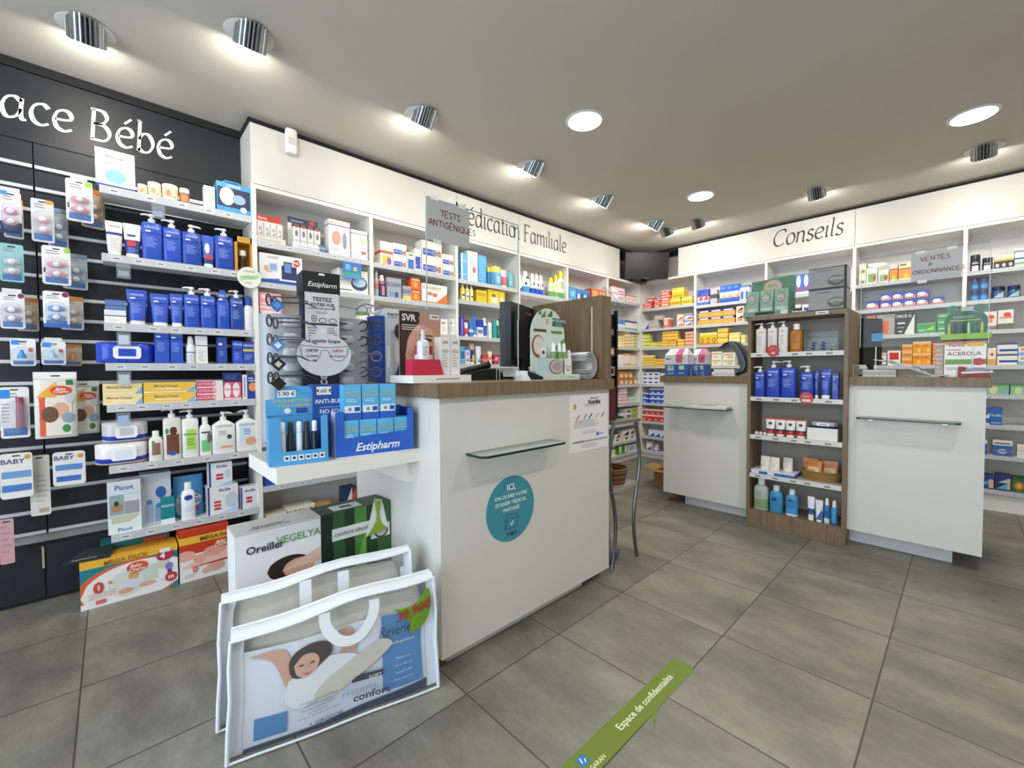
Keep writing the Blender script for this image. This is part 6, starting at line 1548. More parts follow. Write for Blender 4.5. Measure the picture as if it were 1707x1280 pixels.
# folded magazines
def magazine_bundle(label, loc, rz, cols, n=9, length=.21, r0=.028, depth=.2, hgt=1.0):
    t = thing('magazine_bundle', label, 'magazines', loc, rz)
    for k in range(n):
        r = r0 + k * .0062
        pts = [(-length, .002 + k * .0003)] + [(r * math.sin(a) , (r0 + n * .0062) - (r0 + n * .0062 - .0) * 1 + r - r * math.cos(a)) for a in [math.pi * q / 10 for q in range(11)]] + [(-length * (.9 - .03 * k), 2 * r * .82 + .01)]
        off = (n - 1 - k) * .0062
        pts = [(x, z + off) for x, z in pts]
        up = [(x, z) for x, z in pts]
        mb = MB(); m = M(cols[k % len(cols)], .35)
        vs = [(x, -depth / 2, z) for x, z in up] + [(x, depth / 2, z) for x, z in up]
        nn = len(up)
        mb.add(vs, [(i, i + 1, nn + i + 1, nn + i) for i in range(nn - 1)], m, True)
        o = mb.obj('magazine', t)
        sm = o.modifiers.new('paper', 'SOLIDIFY'); sm.thickness = .0035; sm.offset = 0
    return t
magazine_bundle('bundle of grey magazines folded over against the wooden screen', (-1.43, 1.835, ZC + .003), R(90), ['b4b2b4', '8f8e92', 'c8c6c8', '6f6e74', 'a8a6aa'], 8, .045, .026, .15)

# ------------------------------------------------------------------ island: middle counter, wooden unit, right counter
mc = thing('service_counter', 'small white counter with oak top left of the wooden unit', 'counter', (0, 0, 0))
MB().box(-1.80, 3.52, .085, -1.106, 3.54, 1.045, MAT_COUNTER).obj('front_panel', mc)
MB().box(-1.80, 3.5405, .085, -1.78, 4.08, 1.045, MAT_COUNTER).obj('side_panel', mc)
MB().box(-1.633, 3.585, 0, -1.106, 4.05, .085, M('cfd0d2', .45)).box(-1.78, 3.5405, .0855, -1.106, 4.05, .1, MAT_WHITE).obj('plinth', mc)
MB().box(-1.825, 3.498, 1.045, -1.106, 4.10, 1.10, MAT_WOODTOP).obj('countertop', mc)
rc = thing('service_counter', 'white counter with oak top right of the wooden unit', 'counter', (0, 0, 0))
MB().box(-.514, 3.50, .10, .085, 3.52, 1.045, MAT_COUNTER).obj('front_panel', rc)
MB().box(.065, 3.5205, .10, .085, 4.08, 1.045, MAT_COUNTER).obj('side_panel', rc)
MB().box(-.514, 3.60, 0, -.03, 4.05, .10, M('cfd0d2', .45)).box(-.514, 3.5205, .1005, .065, 4.05, .115, MAT_WHITE).obj('plinth', rc)
MB().box(-.514, 3.478, 1.045, .105, 4.10, 1.10, MAT_WOODTOP).obj('countertop', rc)
glass_shelf('glass shelf on the small counter front, folded newspaper on it', (-1.487, 3.5198, .836), 0, .513, .13)
glass_shelf('glass shelf on the front of the right counter', (-.235, 3.4998, .838), 0, .455, .11)
t = thing('newspaper', 'folded newspaper lying on the small counter glass shelf', 'newspaper', (-1.385, 3.44, .8465), R(3))
MB().box(-.16, -.075, 0, .15, .055, .008, M('b9bab2', .6)).box(-.1, -.08, .0, .155, -.0752, .018, M('cfcfc8', .6)).box(-.14, -.07, .0082, .155, .05, .016, M('c9c9c2', .6)).box(-.12, -.06, .0162, .15, .045, .021, M('dddcd6', .6)).box(-.08, -.04, .0212, .06, .03, .0215, M('8a8c86', .6)).obj('pages', t)

wu = thing('wooden_display_unit', 'tall oak display unit with open shelves between the counters', 'display unit', (-.81, 3.45, 0))
W2 = .297
for s_ in (-1, 1): MB().box(s_ * W2 - (.022 if s_ > 0 else 0), 0, 0, s_ * W2 + (.0 if s_ > 0 else .022), .42, 1.51, MAT_WOOD).obj('side_panel', wu)
MB().box(-W2, 0, 1.5105, W2, .42, 1.54, MAT_WOOD).obj('top_panel', wu)
MB().box(-W2 + .0225, .265, .115, W2 - .0225, .28, 1.51, M('a39b92', .6)).obj('back_panel', wu)
MB().box(-W2 + .0225, .002, 0, W2 - .0225, .40, .1125, MAT_WOOD).obj('plinth', wu)
for z in (1.272, .951, .67, .385):
    s = MB().box(-W2 + .023, .012, z - .018, W2 - .023, .264, z, M('b5aea4', .5)).obj('shelf', wu)
    rl = MB().box(-W2 + .023, -.002, z - .030, W2 - .023, .0115, z + .001, M('d4d3d0', .4))
    for q in range(5):
        x = -W2 + .06 + q * .1 + (q * 37 % 5) * .006
        rl.box(x, -.0026, z - .022, x + .035, -.0021, z - .010, M('8a8680', .6))
    rl.obj('price_rail', s)
def discount_tag(label, x, z, oct=False):
    t = thing('discount_tag', label, 'price sign', (x, 3.4465, z), 0, 'red discount tags')
    n = 8 if oct else 28
    mb = MB().prism([(.04 * math.cos(2 * math.pi * (i + .5) / n), .043 * math.sin(2 * math.pi * (i + .5) / n)) for i in range(n)], -.003, -.0005, M('b8383c', .45))
    f = Face(mb, .08, .086, -.003, T=Matrix.Translation((0, 0, -.043)))
    if oct: f.text(.5, .3, .16, '-4\u20ac', M('f4e4e0'), .03)
    else: f.run('p.2,.2,.8,.4,d8d4d0'); f.text(.5, .6, .1, 'REMISE', M('f0c8c0'))
    f.run('l.25,.6,.8,.75,2,d88a84')
    mb.obj('disc', t)
discount_tag('red octagonal minus-four-euro tag on the top wooden shelf', -.94, 1.285, True)
discount_tag('round red tag on the wooden shelf of blue bottles', -.735, .955)
# clear bin with small tubes
t = thing('acrylic_bin', 'clear acrylic bin of small samples, top wooden shelf', 'bin', (-.668, 3.56, 1.2725))
mb = MB(); w, d, h = .19, .13, .14
for b in ((-w / 2, -d / 2, 0, w / 2, d / 2, .003), (-w / 2, -d / 2, .003, w / 2, -d / 2 + .003, h * .62), (-w / 2, d / 2 - .003, .003, w / 2, d / 2, h), (-w / 2, -d / 2 + .003, .003, -w / 2 + .003, d / 2 - .003, h), (w / 2 - .003, -d / 2 + .003, .003, w / 2, d / 2 - .003, h)):
    mb.box(*b, MAT_PLEXI)
mb.obj('box', t)
sm0 = None; SMC = ['e4e6ea', '2f62b0', 'dfe2e6', '3a6ab8', 'c8ccd2', 'e8e8ea']
for q in range(16):
    rnd = random.Random(40 + q)
    lay, col = q // 6, q % 6
    if q < 6:
        o = thing('sample_tube', '', 'tube')
        MB().loft([(0, .008, .008), (.055, .009, .003), (.06, .009, .0008)], M(SMC[q], .3), 14).obj('tube_body', o)
        MB().loft([(-.015, .007, .007), (0, .0075, .0075)], M('eceef0', .3), 12).obj('cap', o)
        smt = (o,) if sm0 is None else sm0 + (o,); sm0 = smt
    else: o = clone(sm0[q % 6])
    o.location = (-.668 - .072 + col * .029 + rnd.uniform(-.002, .002), 3.56 + (-.03 if q % 2 else .02), 1.2725 + .013 + lay * .021)
    o.rotation_euler = (R(82 + rnd.uniform(-3, 3)), 0, R(rnd.uniform(-6, 6)))
    tag(o, 'small white or blue sample tube among those heaped in the clear bin', 'tube', 'sample tubes heaped in the clear bin')
# grey pouch on white carton, small white jars
o = make_item('W', .15, .035, .1, 'b9bcc4', '')[0]; o.location = (-.655, 3.57, .7565); tag(o, 'grey folded pouch lying on the plain white carton', 'pouch')
for q in range(3):
    o = make_item('J', .021, .02, .02, 'e6e2de', '')[0]; o.location = (-1.055 + q * .027, 3.50, .6705)
    tag(o, ['tiny white balm pot nearest the unit side panel', 'tiny white balm pot, middle of three', 'tiny white balm pot nearest the red tubes'][q], 'jar', 'tiny balm pots')
t = thing('flat_box', 'flat white and blue carton lying on the third wooden shelf', 'box', (-.94, 3.545, .3865)); carton_mesh(MB(), .28, .18, .026, '2f62b4', 'b.75,1,e2e6ea;p.02,.1,.2,.7,e2e6ea;p.4,.1,.55,.7,e2e6ea').obj('carton', t)
for q in range(3):
    o = make_item('G', .062, .098, .035, 'dcd8cc', 'p.2,.1,.8,.55,e8e6dc;e.4,.4,.2,.2,d0cbb8')[0]; o.location = (-1.0 + q * .062 + (.01 if q == 2 else 0), 3.52 + (.045 if q == 2 else 0), .412)
    tag(o, ['cream refill pouch on flat carton, left of pair', 'cream refill pouch on flat carton, right of pair', 'cream refill pouch behind the front pair'][q], 'pouch', 'cream refill pouches')
def basket(label, loc, rx, ry, h, cols, handle=False, flare=1.18):
    t = thing('wicker_basket', label, 'basket', loc)
    mb = MB(); n = 40
    for k in range(9):
        z = .004 + h * k / 8.6; s_ = 1 + (flare - 1) * k / 8
        mb.tube([(rx * s_ * (1 + .015 * ((i + k) % 2)) * math.cos(2 * math.pi * i / n), ry * s_ * (1 + .015 * ((i + k) % 2)) * math.sin(2 * math.pi * i / n), z) for i in range(n)], h / 16, M(cols[k % len(cols)], .6), 6, closed=True)
    mb.loft([(0, rx * .98, ry * .98), (.004, rx * .98, ry * .98)], M(cols[0], .7), 32)
    mb.obj('woven_bowl', t)
    mb = MB(); s_ = flare * 1.01
    mb.tube([(rx * s_ * math.cos(2 * math.pi * i / n), ry * s_ * math.sin(2 * math.pi * i / n), h * 1.02) for i in range(n)], h / 12, M(cols[-1], .55), 6, closed=True)
    mb.obj('rim', t)
    return t
basket('small wicker basket holding orange pouches, third wooden shelf', (-.665, 3.56, .3855), .098, .06, .06, ['a8824c', '8f6a38'])
for q in range(3):
    o = make_item('G', .095, .125, .03, 'c8792c', 'b.82,1,d88a34;p.12,.1,.88,.62,d8c8a8;e.4,.35,.22,.18,b9905a;q.5,.1,.9,.5,a8b8b0')[0]
    o.location = (-.705 + (q % 2) * .085 - (.03 if q == 2 else 0), 3.53 + .034 * q, .395); o.rotation_euler = (R(-8), 0, R(-6 + 8 * q))
    tag(o, ['orange food pouch at the front of small basket', 'orange food pouch leaning right in small basket', 'orange food pouch at the back of small basket'][q], 'pouch', 'orange pouches in the basket')
# on top of the unit: tea display and bowls
ZU = 1.5405
t = thing('tea_display', 'sage green counter display of pouches on the wooden unit', 'counter display', (-1.0, 3.56, ZU))
G1 = '6f8f7c'
mb = MB().box(-.145, -.10, 0, .145, .1, .035, M(G1, .45)); f = Face(mb, .29, .035, -.10); f.run('p.28,.2,.72,.8,2a3248;l.32,.35,.68,.65,1,8a98a8;p.85,.1,1,.9,d0d2cc')
mb.obj('tray', t)
mb = MB().prism([(-.145, .0355), (.145, .0355), (.145, .30), (-.145, .285)], .085, .09, M('55806a', .45)); f = Face(mb, .29, .26, .085, T=Matrix.Translation((0, 0, .0355)))
f.run('e.5,.76,.22,.2,b88a84;e.5,.76,.2,.18,b9b29c;p.1,.45,.9,.68,55806a;q.05,.86,.25,.9,2a4a3a'); f.text(.5, .8, .12, 'bio', M('8a8a70'), .02)
mb.obj('header_card', t)
for q in range(3):
    o = make_item('G', .088, .155, .05, '86a496', 'b0,.16,b8bfae;e.45,.6,.34,.24,8a6a6c;e.45,.6,.28,.2,8fae9e;e.45,.58,.22,.12,b9a8a4;l.2,.5,.7,.6,1,6a4a4c')[0]
    o.location = (-1.0 - .095 + q * .094, 3.512, ZU + .036); o.rotation_euler = (0, 0, R(8))
    tag(o, ['sage green tea pouch at the outer end of display', 'sage green tea pouch, middle of display', 'sage green tea pouch nearest the boxed bowls'][q], 'pouch', 'sage tea pouches')
for q in range(2):
    o = carton_mesh(MB(), .205, .16, .142, '8c8c8e', 'b0,.06,22231f;b.96,1,2a2b28;t.4,.86,.08,Accessoires,4a4a4c;l.06,.5,.5,.72,3,8f8f90;e.74,.34,.24,.24,4f5a52;e.74,.42,.2,.1,8a968c;e.74,.3,.12,.08,6a766c;p.93,.06,1,1,24251f').obj('bowl_carton')
    o.location = (-.635, 3.545, ZU + q * .1425); o.rotation_euler = (0, 0, R(2))
    tag(o, ['grey boxed-bowl carton, lower one on the wooden unit', 'grey boxed-bowl carton, upper one on the wooden unit'][q], 'box', 'grey bowl cartons')
t = thing('shell_tray', 'small tray of pale soaps on the wooden unit edge', 'tray', (-.795, 3.50, ZU))
MB().box(-.05, -.03, 0, .045, .03, .006, M('4a3a30', .5)).obj('tray', t)
for q in range(4):
    o = MB().loft([(0, .010, .008), (.006, .013, .010), (.012, .008, .006)], M('dcd6c6', .5), 14).obj('guest_soap'); o.location = (-.83 + q * .022, 3.495, ZU + .0062)
    tag(o, 'small pale soap in the tray on the wooden unit, ' + ORD[q] + ' from left', 'soap', 'pale guest soaps')
t = thing('price_ticket', 'small white price ticket under the grey bowl cartons', 'price sign', (-.655, 3.4475, 1.515)); MB().box(-.035, -.001, 0, .035, .0, .022, M('d8d6d0', .5)).box(-.02, -.0014, .007, .02, -.0011, .014, M('777777', .5)).obj('ticket', t)

# on the small counter
def gable_pack(label, loc, rz, w=.2, d=.13, h=.18):
    t = thing('gable_carton', label, 'box', loc, rz, 'gable-top handle cartons')
    mb = MB()
    for z0, z1, c in ((0, .55, '245ea8'), (.55, 1, 'd5d6d8')):
        m = M(c, .4); x, y = w / 2, d / 2
        v = [(-x, -y, z0 * h), (x, -y, z0 * h), (x, y, z0 * h), (-x, y, z0 * h), (-x, -y, z1 * h), (x, -y, z1 * h), (x, y, z1 * h), (-x, y, z1 * h)]
        mb.add(v, [(0, 1, 5, 4), (1, 2, 6, 5), (2, 3, 7, 6), (3, 0, 4, 7)] + ([(0, 3, 2, 1)] if z0 == 0 else []), m)
    m = M('d5d6d8', .4); x, y = w / 2, d / 2; hr = .055
    mb.add([(-x, -y, h), (x, -y, h), (x, y, h), (-x, y, h), (-x * .8, 0, h + hr), (x * .8, 0, h + hr)], [(0, 1, 5, 4), (2, 3, 4, 5), (1, 2, 5), (3, 0, 4)], m)
    f = Face(mb, w, h, -d / 2)
    f.run('p.1,.44,.4,.49,c8ccb8;p.1,.3,.4,.36,c8ccb8;p.14,.22,.19,.46,c8ccb8;p.24,.22,.29,.46,c8ccb8;p.34,.22,.39,.46,c8ccb8;p.62,.3,.85,.5,b8c8b8;p.1,.1,.4,.14,c8ccb8;p.62,.12,.85,.16,c8ccb8')
    f.text(.18, .82, .08, 'Multi', M('2a2a30')); f.text(.8, .82, .08, 'PV', M('2a2a30'))
    mb.obj('carton', t)
    sb = MB().add([(.0, -y - .0012, h * .62), (.05, -y - .0012, h * .62), (.055, -y - .0012, h + .001), (-.005, -y - .0012, h + .001), (.05, -.004, h + hr + .001), (.005, -.004, h + hr + .001)], [(0, 1, 2, 3), (3, 2, 4, 5)], M('c4627e', .4))
    sb.obj('strap', t); t.children[-1]['label'] = 'pink strap'
    return t
ZM = 1.1003
gable_pack('white and blue gable-top carton with pink strap, nearer counter end', (-1.70, 3.60, ZM), R(2))
gable_pack('white and blue gable-top carton with pink strap, beside the magazines', (-1.575, 3.76, ZM), R(2), .11)
t = thing('acrylic_holder', 'empty clear acrylic leaflet holder on the small counter', 'holder', (-1.53, 3.56, ZM))
mb = MB(); mb.add([(-.05, 0, 0), (.05, 0, 0), (.05, 0, .075), (-.05, 0, .075)], [(0, 1, 2, 3)], MAT_PLEXI); mb.tube([(-.05, 0, 0), (-.05, 0, .06), (-.035, 0, .075), (.05, 0, .078), (.05, 0, 0)], .0015, M('c9d2d0', .2), 6); mb.obj('sheet', t)
t = thing('leaflet_stack', 'white leaflet stack below the blue magazine roll', 'leaflets', (-1.29, 3.60, ZM)); MB().box(-.1, -.06, 0, .06, .06, .03, M('d5d2cc', .6)).box(-.1, -.0605, .014, .05, -.0602, .017, M('9a9894', .6)).box(-.098, -.058, .0302, .058, .058, .055, M('dedbd4', .6)).obj('sheets', t)
mg = thing('magazine_roll', 'thick roll of blue-grey magazines curling beside the wooden unit', 'magazines', (-1.20, 3.62, ZM))
for k in range(7):
    o_ = k * .007
    pts = [(-.17 + o_, .235 + o_ * .9), (-.10 + o_, .27 + o_ * .4), (-.05 + o_, .23), (-.02 + o_, .17), (.0 + o_, .11), (.0 + o_ * .8, .06), (-.03 + o_ * .5, .022 + (6 - k) * .0), (-.08, .006 + (6 - k) * .006)]
    pts = curve_pts([(x * .93, z * .95 + .0) for x, z in pts], 4)
    mb = MB(); n = len(pts)
    mb.add([(x, -.055, z) for x, z in pts] + [(x, .085, z) for x, z in pts], [(i, i + 1, n + i + 1, n + i) for i in range(n - 1)], M(['4a5866', '5f7084', '39434e', '7a8aa0', '50606f', '8896a6', '3f4a55'][k], .35), True)
    o = mb.obj('magazine', mg); sm = o.modifiers.new('paper', 'SOLIDIFY'); sm.thickness = .0045; sm.offset = 0

# on the right counter
t = thing('monitor', 'dark slim monitor edge-on beside the wooden unit', 'monitor', (-.465, 3.975, ZM), R(62))
MB().box(-.09, -.015, .08, .09, .015, .41, M('101214', .3)).box(-.09, .0155, .08, .09, .03, .41, M('3a4a52', .35)).obj('screen', t)
MB().box(-.02, -.01, .01, .02, .012, .12, M('141416', .4)).box(-.08, -.06, 0, .08, .06, .01, M('141416', .4)).obj('stand', t)
o = MB().box(-.03, -.001, 0, .03, 0, .055, M('3f9ae0', .5)).obj('sticky_note'); o.location = (-.425, 3.93, 1.345); o.rotation_euler = (0, 0, R(10)); tag(o, 'blue sticky note on the slim monitor edge', 'note')
t = thing('acrylic_holder', 'clear acrylic holder beside the brochures on right counter', 'holder', (-.475, 3.58, ZM)); mb = MB(); mb.add([(-.03, 0, 0), (.04, 0, 0), (.04, 0, .07), (-.03, 0, .075)], [(0, 1, 2, 3)], MAT_PLEXI); mb.tube([(-.03, 0, 0), (-.03, 0, .075), (.03, 0, .075), (.042, 0, .06), (.042, 0, 0)], .0018, M('d4dcda', .2), 6); mb.obj('sheet', t)
t = thing('brochure_pile', 'sliding pile of grey brochures on the right counter', 'brochures', (-.31, 3.60, ZM))
MB().box(-.14, -.07, 0, .02, .07, .045, M('c4c1b8', .5)).box(-.139, -.0705, .012, .015, -.0702, .033, M('a5a6a6', .5)).obj('brochure', t)
for k in range(7):
    T = Matrix.Translation((.02 + k * .012, -.004 * k, .048 - k * .0035)) @ Matrix.Rotation(R(14 + k * 2.0), 4, 'Y') @ Matrix.Rotation(R(-10 + k * 4), 4, 'Z')
    MB().box(-.11, -.07, .002, .08, .07, .009, M(['cfccc4', '9a9ca0', 'b9bcc2', '6f747c', 'a5a8ae', '8a8e96', 'c4c6ca'][k], .35), T @ Matrix.Translation((0, 0, .028 - k * .002))).obj('brochure', t)
t = thing('flyer_pile', 'low spread of pale flyers on the right counter', 'flyers', (-.15, 3.58, ZM)); 
for k in range(4): MB().box(-.07, -.05, 0, .06, .05, .003, M(['d8d4c8', '8a7a6a', 'dedcd6', 'b8a898'][k], .5), Matrix.Translation((k * .006, k * .004, .0005 + k * .0035)) @ Matrix.Rotation(R(k * 9 - 12), 4, 'Z')).obj('flyer', t)
o = carton_mesh(MB(), .165, .10, .205, 'ecebe6', 'b.92,1,d8702c;p.55,.86,.95,.95,e8b83a;p.02,.36,1,.5,6fa04a;e.82,.43,.16,.1,b84a5a;t.48,.66,.1,ACEROLA,8a3a4a;t.3,.9,.08,Herbal,3a4a8a;l.05,.74,.5,.8,1,c85a6a;l.05,.2,.6,.28,2,999999;p.68,.18,.98,.26,c8505a').obj('vitamin_carton')
o.location = (.0, 3.62, ZM); tag(o, 'large white and green acerola carton on the right counter', 'box')
o = carton_mesh(MB(), .035, .10, .19, 'a89a90', 'l.1,.1,.9,.9,6,c8bcb4').obj('vitamin_carton'); o.location = (-.104, 3.63, ZM); tag(o, 'narrow greyish carton left of the acerola carton', 'box')
t = thing('roller_display', 'dark green curled-top display of small flasks on acerola carton', 'counter display', (.0, 3.62, ZM + .2055))
GD = M('2f5f48', .45)
MB().box(-.09, -.05, 0, .09, .05, .012, M('1c1f1c', .5)).box(-.1, -.06, .012, .1, .055, .045, M('8fb83a', .45)).obj('tray', t)
ol = [(-.085, .0455), (.085, .0455), (.088, .12)] + [(.088 * math.cos(q * math.pi / 12), .12 + .075 * math.sin(q * math.pi / 12)) for q in range(1, 12)] + [(-.088, .12)]
mb = MB().prism(ol, .03, .034, GD)
for s_ in (-1, 1): mb.prism([(s_ * .055 + .026 * math.cos(q * math.pi / 8), .195 + .022 * math.sin(q * math.pi / 8)) for q in range(16)], .028, .036, M('3f7458', .45))
mb.box(-.02, .0275, .18, .03, .0365, .205, M('b9c4bc', .45))
f = Face(mb, .17, .15, .03, T=Matrix.Translation((0, 0, .0455))); f.run('l.2,.62,.8,.72,2,a8c8b0;p.12,.52,.85,.56,b8b84a;e.75,.9,.12,.08,8a7ab8')
mb.obj('curled_card', t)
for q, c in enumerate(['c8b83a', '5a2a24', '3f4a34', 'd8d4b8', '2f7a54', 'c8c04a']):
    o = MB().loft([(0, .006, .006), (.05, .006, .006), (.052, .004, .004), (.062, .004, .004)], M(c, .25), 12).obj('scent_flask'); o.location = (-.066 + q * .026, 3.59, ZM + .2055 + .0455)
    tag(o, ['yellow', 'brown', 'olive', 'cream', 'green', 'lime'][q] + ' small flask standing in the dark green curled-top display', 'flask', 'small flasks in the curled-top display')
t = thing('leaflet_holder', 'red leaflet holder with flat flyers at the right counter end', 'holder', (.035, 3.545, ZM)); 
MB().prism([(-.06, 0), (.065, 0), (.065, .012), (-.04, .06), (-.06, .06)], -.03, .02, M('8a2420', .45)).obj('stand', t)
MB().box(-.045, -.034, .022, .075, .03, .034, M('d8d8d4', .4), Matrix.Rotation(R(-4), 4, 'Y')).box(-.03, -.034, .0345, .06, .03, .05, M('8a90a0', .4)).obj('flyers', t)
nt = paper_note('grey handwritten note VENTES \u00e0 ORDONNANCES on the right acrylic screen', (-.128, 3.5585, 1.675), 0, .212, .168, [('VENTES', -.066, .118, .025, '7a2a34'), ('\u00e0', -.03, .088, .022, '4a3a40'), ('ORDONNANCES', -.098, .044, .0225, '5a1a24')])
plexi('clear acrylic screen standing on the right counter, carrying grey sales note', (-.19, 3.5605, ZM), 0, .56, .19, .76, (-.2, .22))

# ------------------------------------------------------------------ side table with accessory tower
t = thing('side_table', 'grey metal side table with curved legs behind the large counter', 'table', (0, 0, 0))
MB().box(-1.66, 2.055, .842, -1.345, 2.34, .858, M('6f6a62', .5)).obj('table_top', t)
MB().box(-1.64, 2.04, .456, -1.352, 2.325, .474, M('9a9690', .5)).obj('lower_shelf', t)
for x in (-1.36, -1.63):
    for y0, s_ in ((2.07, -1), (2.31, 1)):
        pr = [(0, .842), (.012, .80), (.036, .70), (.044, .60), (.03, .50), (.0, .40), (-.02, .30), (-.02, .2), (-.005, .1), (.016, 0.012)]
        MB().tube([(x, y0 + s_ * a, z) for a, z in curve_pts(pr, 3)], .011, M('6a6a6c', .35, .8), 8).obj('leg', t)
basket('brown woven basket on the lower shelf of the side table', (-1.47, 2.20, .4745), .085, .085, .085, ['5a3a20', '8a6234', '6a4626'])
o = make_item('G', .07, .07, .03, 'b84a5a', 'q.2,.1,.9,.8,e8d8d8')[0]; o.location = (-1.46, 2.185, .49); o.rotation_euler = (R(-20), 0, R(70)); tag(o, 'red and white sachet lying in the brown basket', 'sachet')
t = thing('umbrella', 'folded purple and grey umbrella leaning under the side table', 'umbrella', (-1.47, 2.11, 0), R(0))
MB().tube([(.0, .03, .015), (.0, .015, .3), (0, .0, .44)], [.045, .035, .012], M('6f6470', .7), 10).obj('canopy', t)
MB().tube([(.06, .02, .012), (.02, .14, .02), (0, .19, .026)], [.008, .011, .006], M('3a2f6a', .5), 8).obj('handle', t)
tw = thing('accessory_tower', 'dark accessory display tower behind the wooden screen', 'display stand', (-1.50, 2.20, .8585), R(80))
MB().box(-.09, -.05, 0, .1, .06, .01, M('1a1a1c', .4)).obj('base', tw)
for x in (-.085, .085): MB().box(x - .006, -.012, .01, x + .006, .012, .66, MAT_STEEL if x < 0 else M('0f0f11', .4)).obj('upright', tw)
MB().box(-.079, .012, .05, .079, .016, .64, M('2a2628', .5)).obj('back_board', tw)
ap = MB(); q4 = [(-.12, -.05, .66), (.12, -.05, .66), (.12, .07, .66), (-.12, .07, .66), (0, .01, .80)]
ap.add(q4, [(0, 1, 4), (1, 2, 4), (2, 3, 4), (3, 0, 4)], MAT_PLEXI)
for i in range(4): ap.tube([q4[i], q4[4]], .0016, M('8a9492', .2), 5); ap.tube([q4[i], q4[(i + 1) % 4]], .0016, M('8a9492', .2), 5)
ap.obj('acrylic_top', tw)
for q in range(9):
    z = .56 - q * .06; c = ['d8d4d0', '1c1c1e', 'e8e4e0', '8a6a6a', '2a2a2c', 'b8b4b8', '5a1f22', '6a2428', '4a1c1e'][q]
    o = make_item('C', .05, .055, .012, c, 'p.2,.2,.8,.8,' + ['4a4a4c', '8a8a8c', '3a3a3c', 'e8d8d8', '6a6a6c', '2a2a2c', '7a2a2e', '8a3438', '5a2428'][q])[0]; o.name = 'accessory_card'
    o.location = Matrix.Translation((-1.50, 2.20, .8585 + z)) @ Matrix.Rotation(R(80), 4, 'Z') @ Vector((.05 if q % 2 else .0, -.0195 + .024, 0)); o.rotation_euler = (0, 0, R(80))
    tag(o, ['pale', 'black', 'white', 'dusty pink', 'charcoal', 'silver', 'dark red', 'crimson', 'maroon'][q] + ' small accessory card hanging on the dark accessory tower', 'accessory', 'accessory cards on the tower')
t = thing('case_stack', 'dark red case standing on the side table', 'case', (-1.42, 2.12, .8585), R(80)); MB().box(-.05, -.02, 0.0, .03, .03, .2, M('5a1c1e', .4)).obj('case', t)
t = thing('shipping_carton', 'open brown cardboard box behind the small counter', 'box', (-1.945, 3.90, 0))
cm = M('a07848', .7)
MB().box(-.14, -.02, 0, .1, .0, .17, cm).box(-.14, .18, 0, .1, .2, .17, cm).box(-.14, .0, 0, -.135, .18, .17, cm).box(.095, 0, 0, .1, .18, .17, cm).box(-.135, 0, 0, .095, .18, .005, cm).obj('body', t)
MB().add([(-.14, -.02, .17), (.1, -.02, .17), (.1, -.14, .185), (-.14, -.14, .185)], [(0, 1, 2, 3)], cm).add([(-.14, -.02, .17), (-.14, .2, .17), (-.26, .2, .19), (-.26, -.02, .19)], [(0, 1, 2, 3)], cm).obj('flap', t)
t = thing('water_bottle', 'large pale blue bottle beside the cardboard box', 'bottle', (-2.0, 4.25, 0)); MB().loft([(0, .06, .06), (.01, .065, .065), (.26, .065, .065), (.33, .02, .02), (.37, .018, .018)], M('a8c8cc', .2), 20).obj('bottle_body', t); MB().loft([(.371, .02, .02), (.40, .02, .02)], M('e8ecec', .3), 16).obj('cap', t)

# ------------------------------------------------------------------ packs hanging on the black wall
def blister(label, y, w, z, h, x, bubble, card='e6e4e2', text=True, tilt=0, shape='pacifier', header=None, group='hanging baby packs'):
    t = thing('blister_pack', label, 'blister pack', (x, y, z), R(90) + R(tilt), group)
    mb = MB(); r = min(w, h) * .12
    ol = []
    for cx, cz, a0 in ((w / 2 - r, h - r, 0), (-w / 2 + r, h - r, 90), (-w / 2 + r, r, 180), (w / 2 - r, r, 270)):
        ol += [(cx + r * math.cos(R(a0 + q * 30)), cz + r * math.sin(R(a0 + q * 30))) for q in range(4)]
    mb.prism(ol, 0, .003, M(card, .4))
    f = Face(mb, w, h, 0)
    if text: f.run('l.15,.78,.7,.9,2,8a8a90;p.1,.05,.9,.2,4a78b8')
    if header: f.run(header)
    mb.box(-.012, -.0005, h - .016, .012, .0002, h - .010, M('2a2a30', .6))
    mb.obj('card', t)
    if shape == 'pacifier':
        pm = MB()
        for k in range(2 if h > .15 else 1):
            cz = h * (.52 - .24 * k)
            pm.loft([(0, w * .34, h * .085), (.007, w * .34, h * .085), (.012, w * .22, h * .06)], M(bubble, .3), 22, 2.2, T=Matrix.Translation((0, -.0005, cz)) @ Matrix.Rotation(R(90), 4, 'X'))
            pm.loft([(.012, .010, .010), (.022, .012, .012), (.026, .006, .006)], M('f0eef0', .3), 14, T=Matrix.Translation((0, -.0005, cz)) @ Matrix.Rotation(R(90), 4, 'X'))
        pm.obj('soother', t)
    elif shape == 'brush':
        MB().tube([(w * .18, -.012, h * .2), (w * .18, -.013, h * .8)], [.014, .012], M(bubble, .3), 10).obj('handle', t)
    elif shape == 'teat':
        MB().loft([(0, w * .2, w * .2), (.012, w * .17, w * .17), (.03, w * .08, w * .08), (.04, w * .06, w * .06)], M(bubble, .15), 16, T=Matrix.Translation((0, -.03, h * .28))).obj('teat', t)
    bb = MB()
    bb.loft([(0, w * .44, h * .33), (.022, w * .42, h * .31), (.032, w * .34, h * .25)], MAT_BLISTER, 24, 3.0, caps=(False, True), T=Matrix.Translation((0, -.0012, h * .40)) @ Matrix.Rotation(R(90), 4, 'X'))
    bb.obj('bubble', t)
    return t
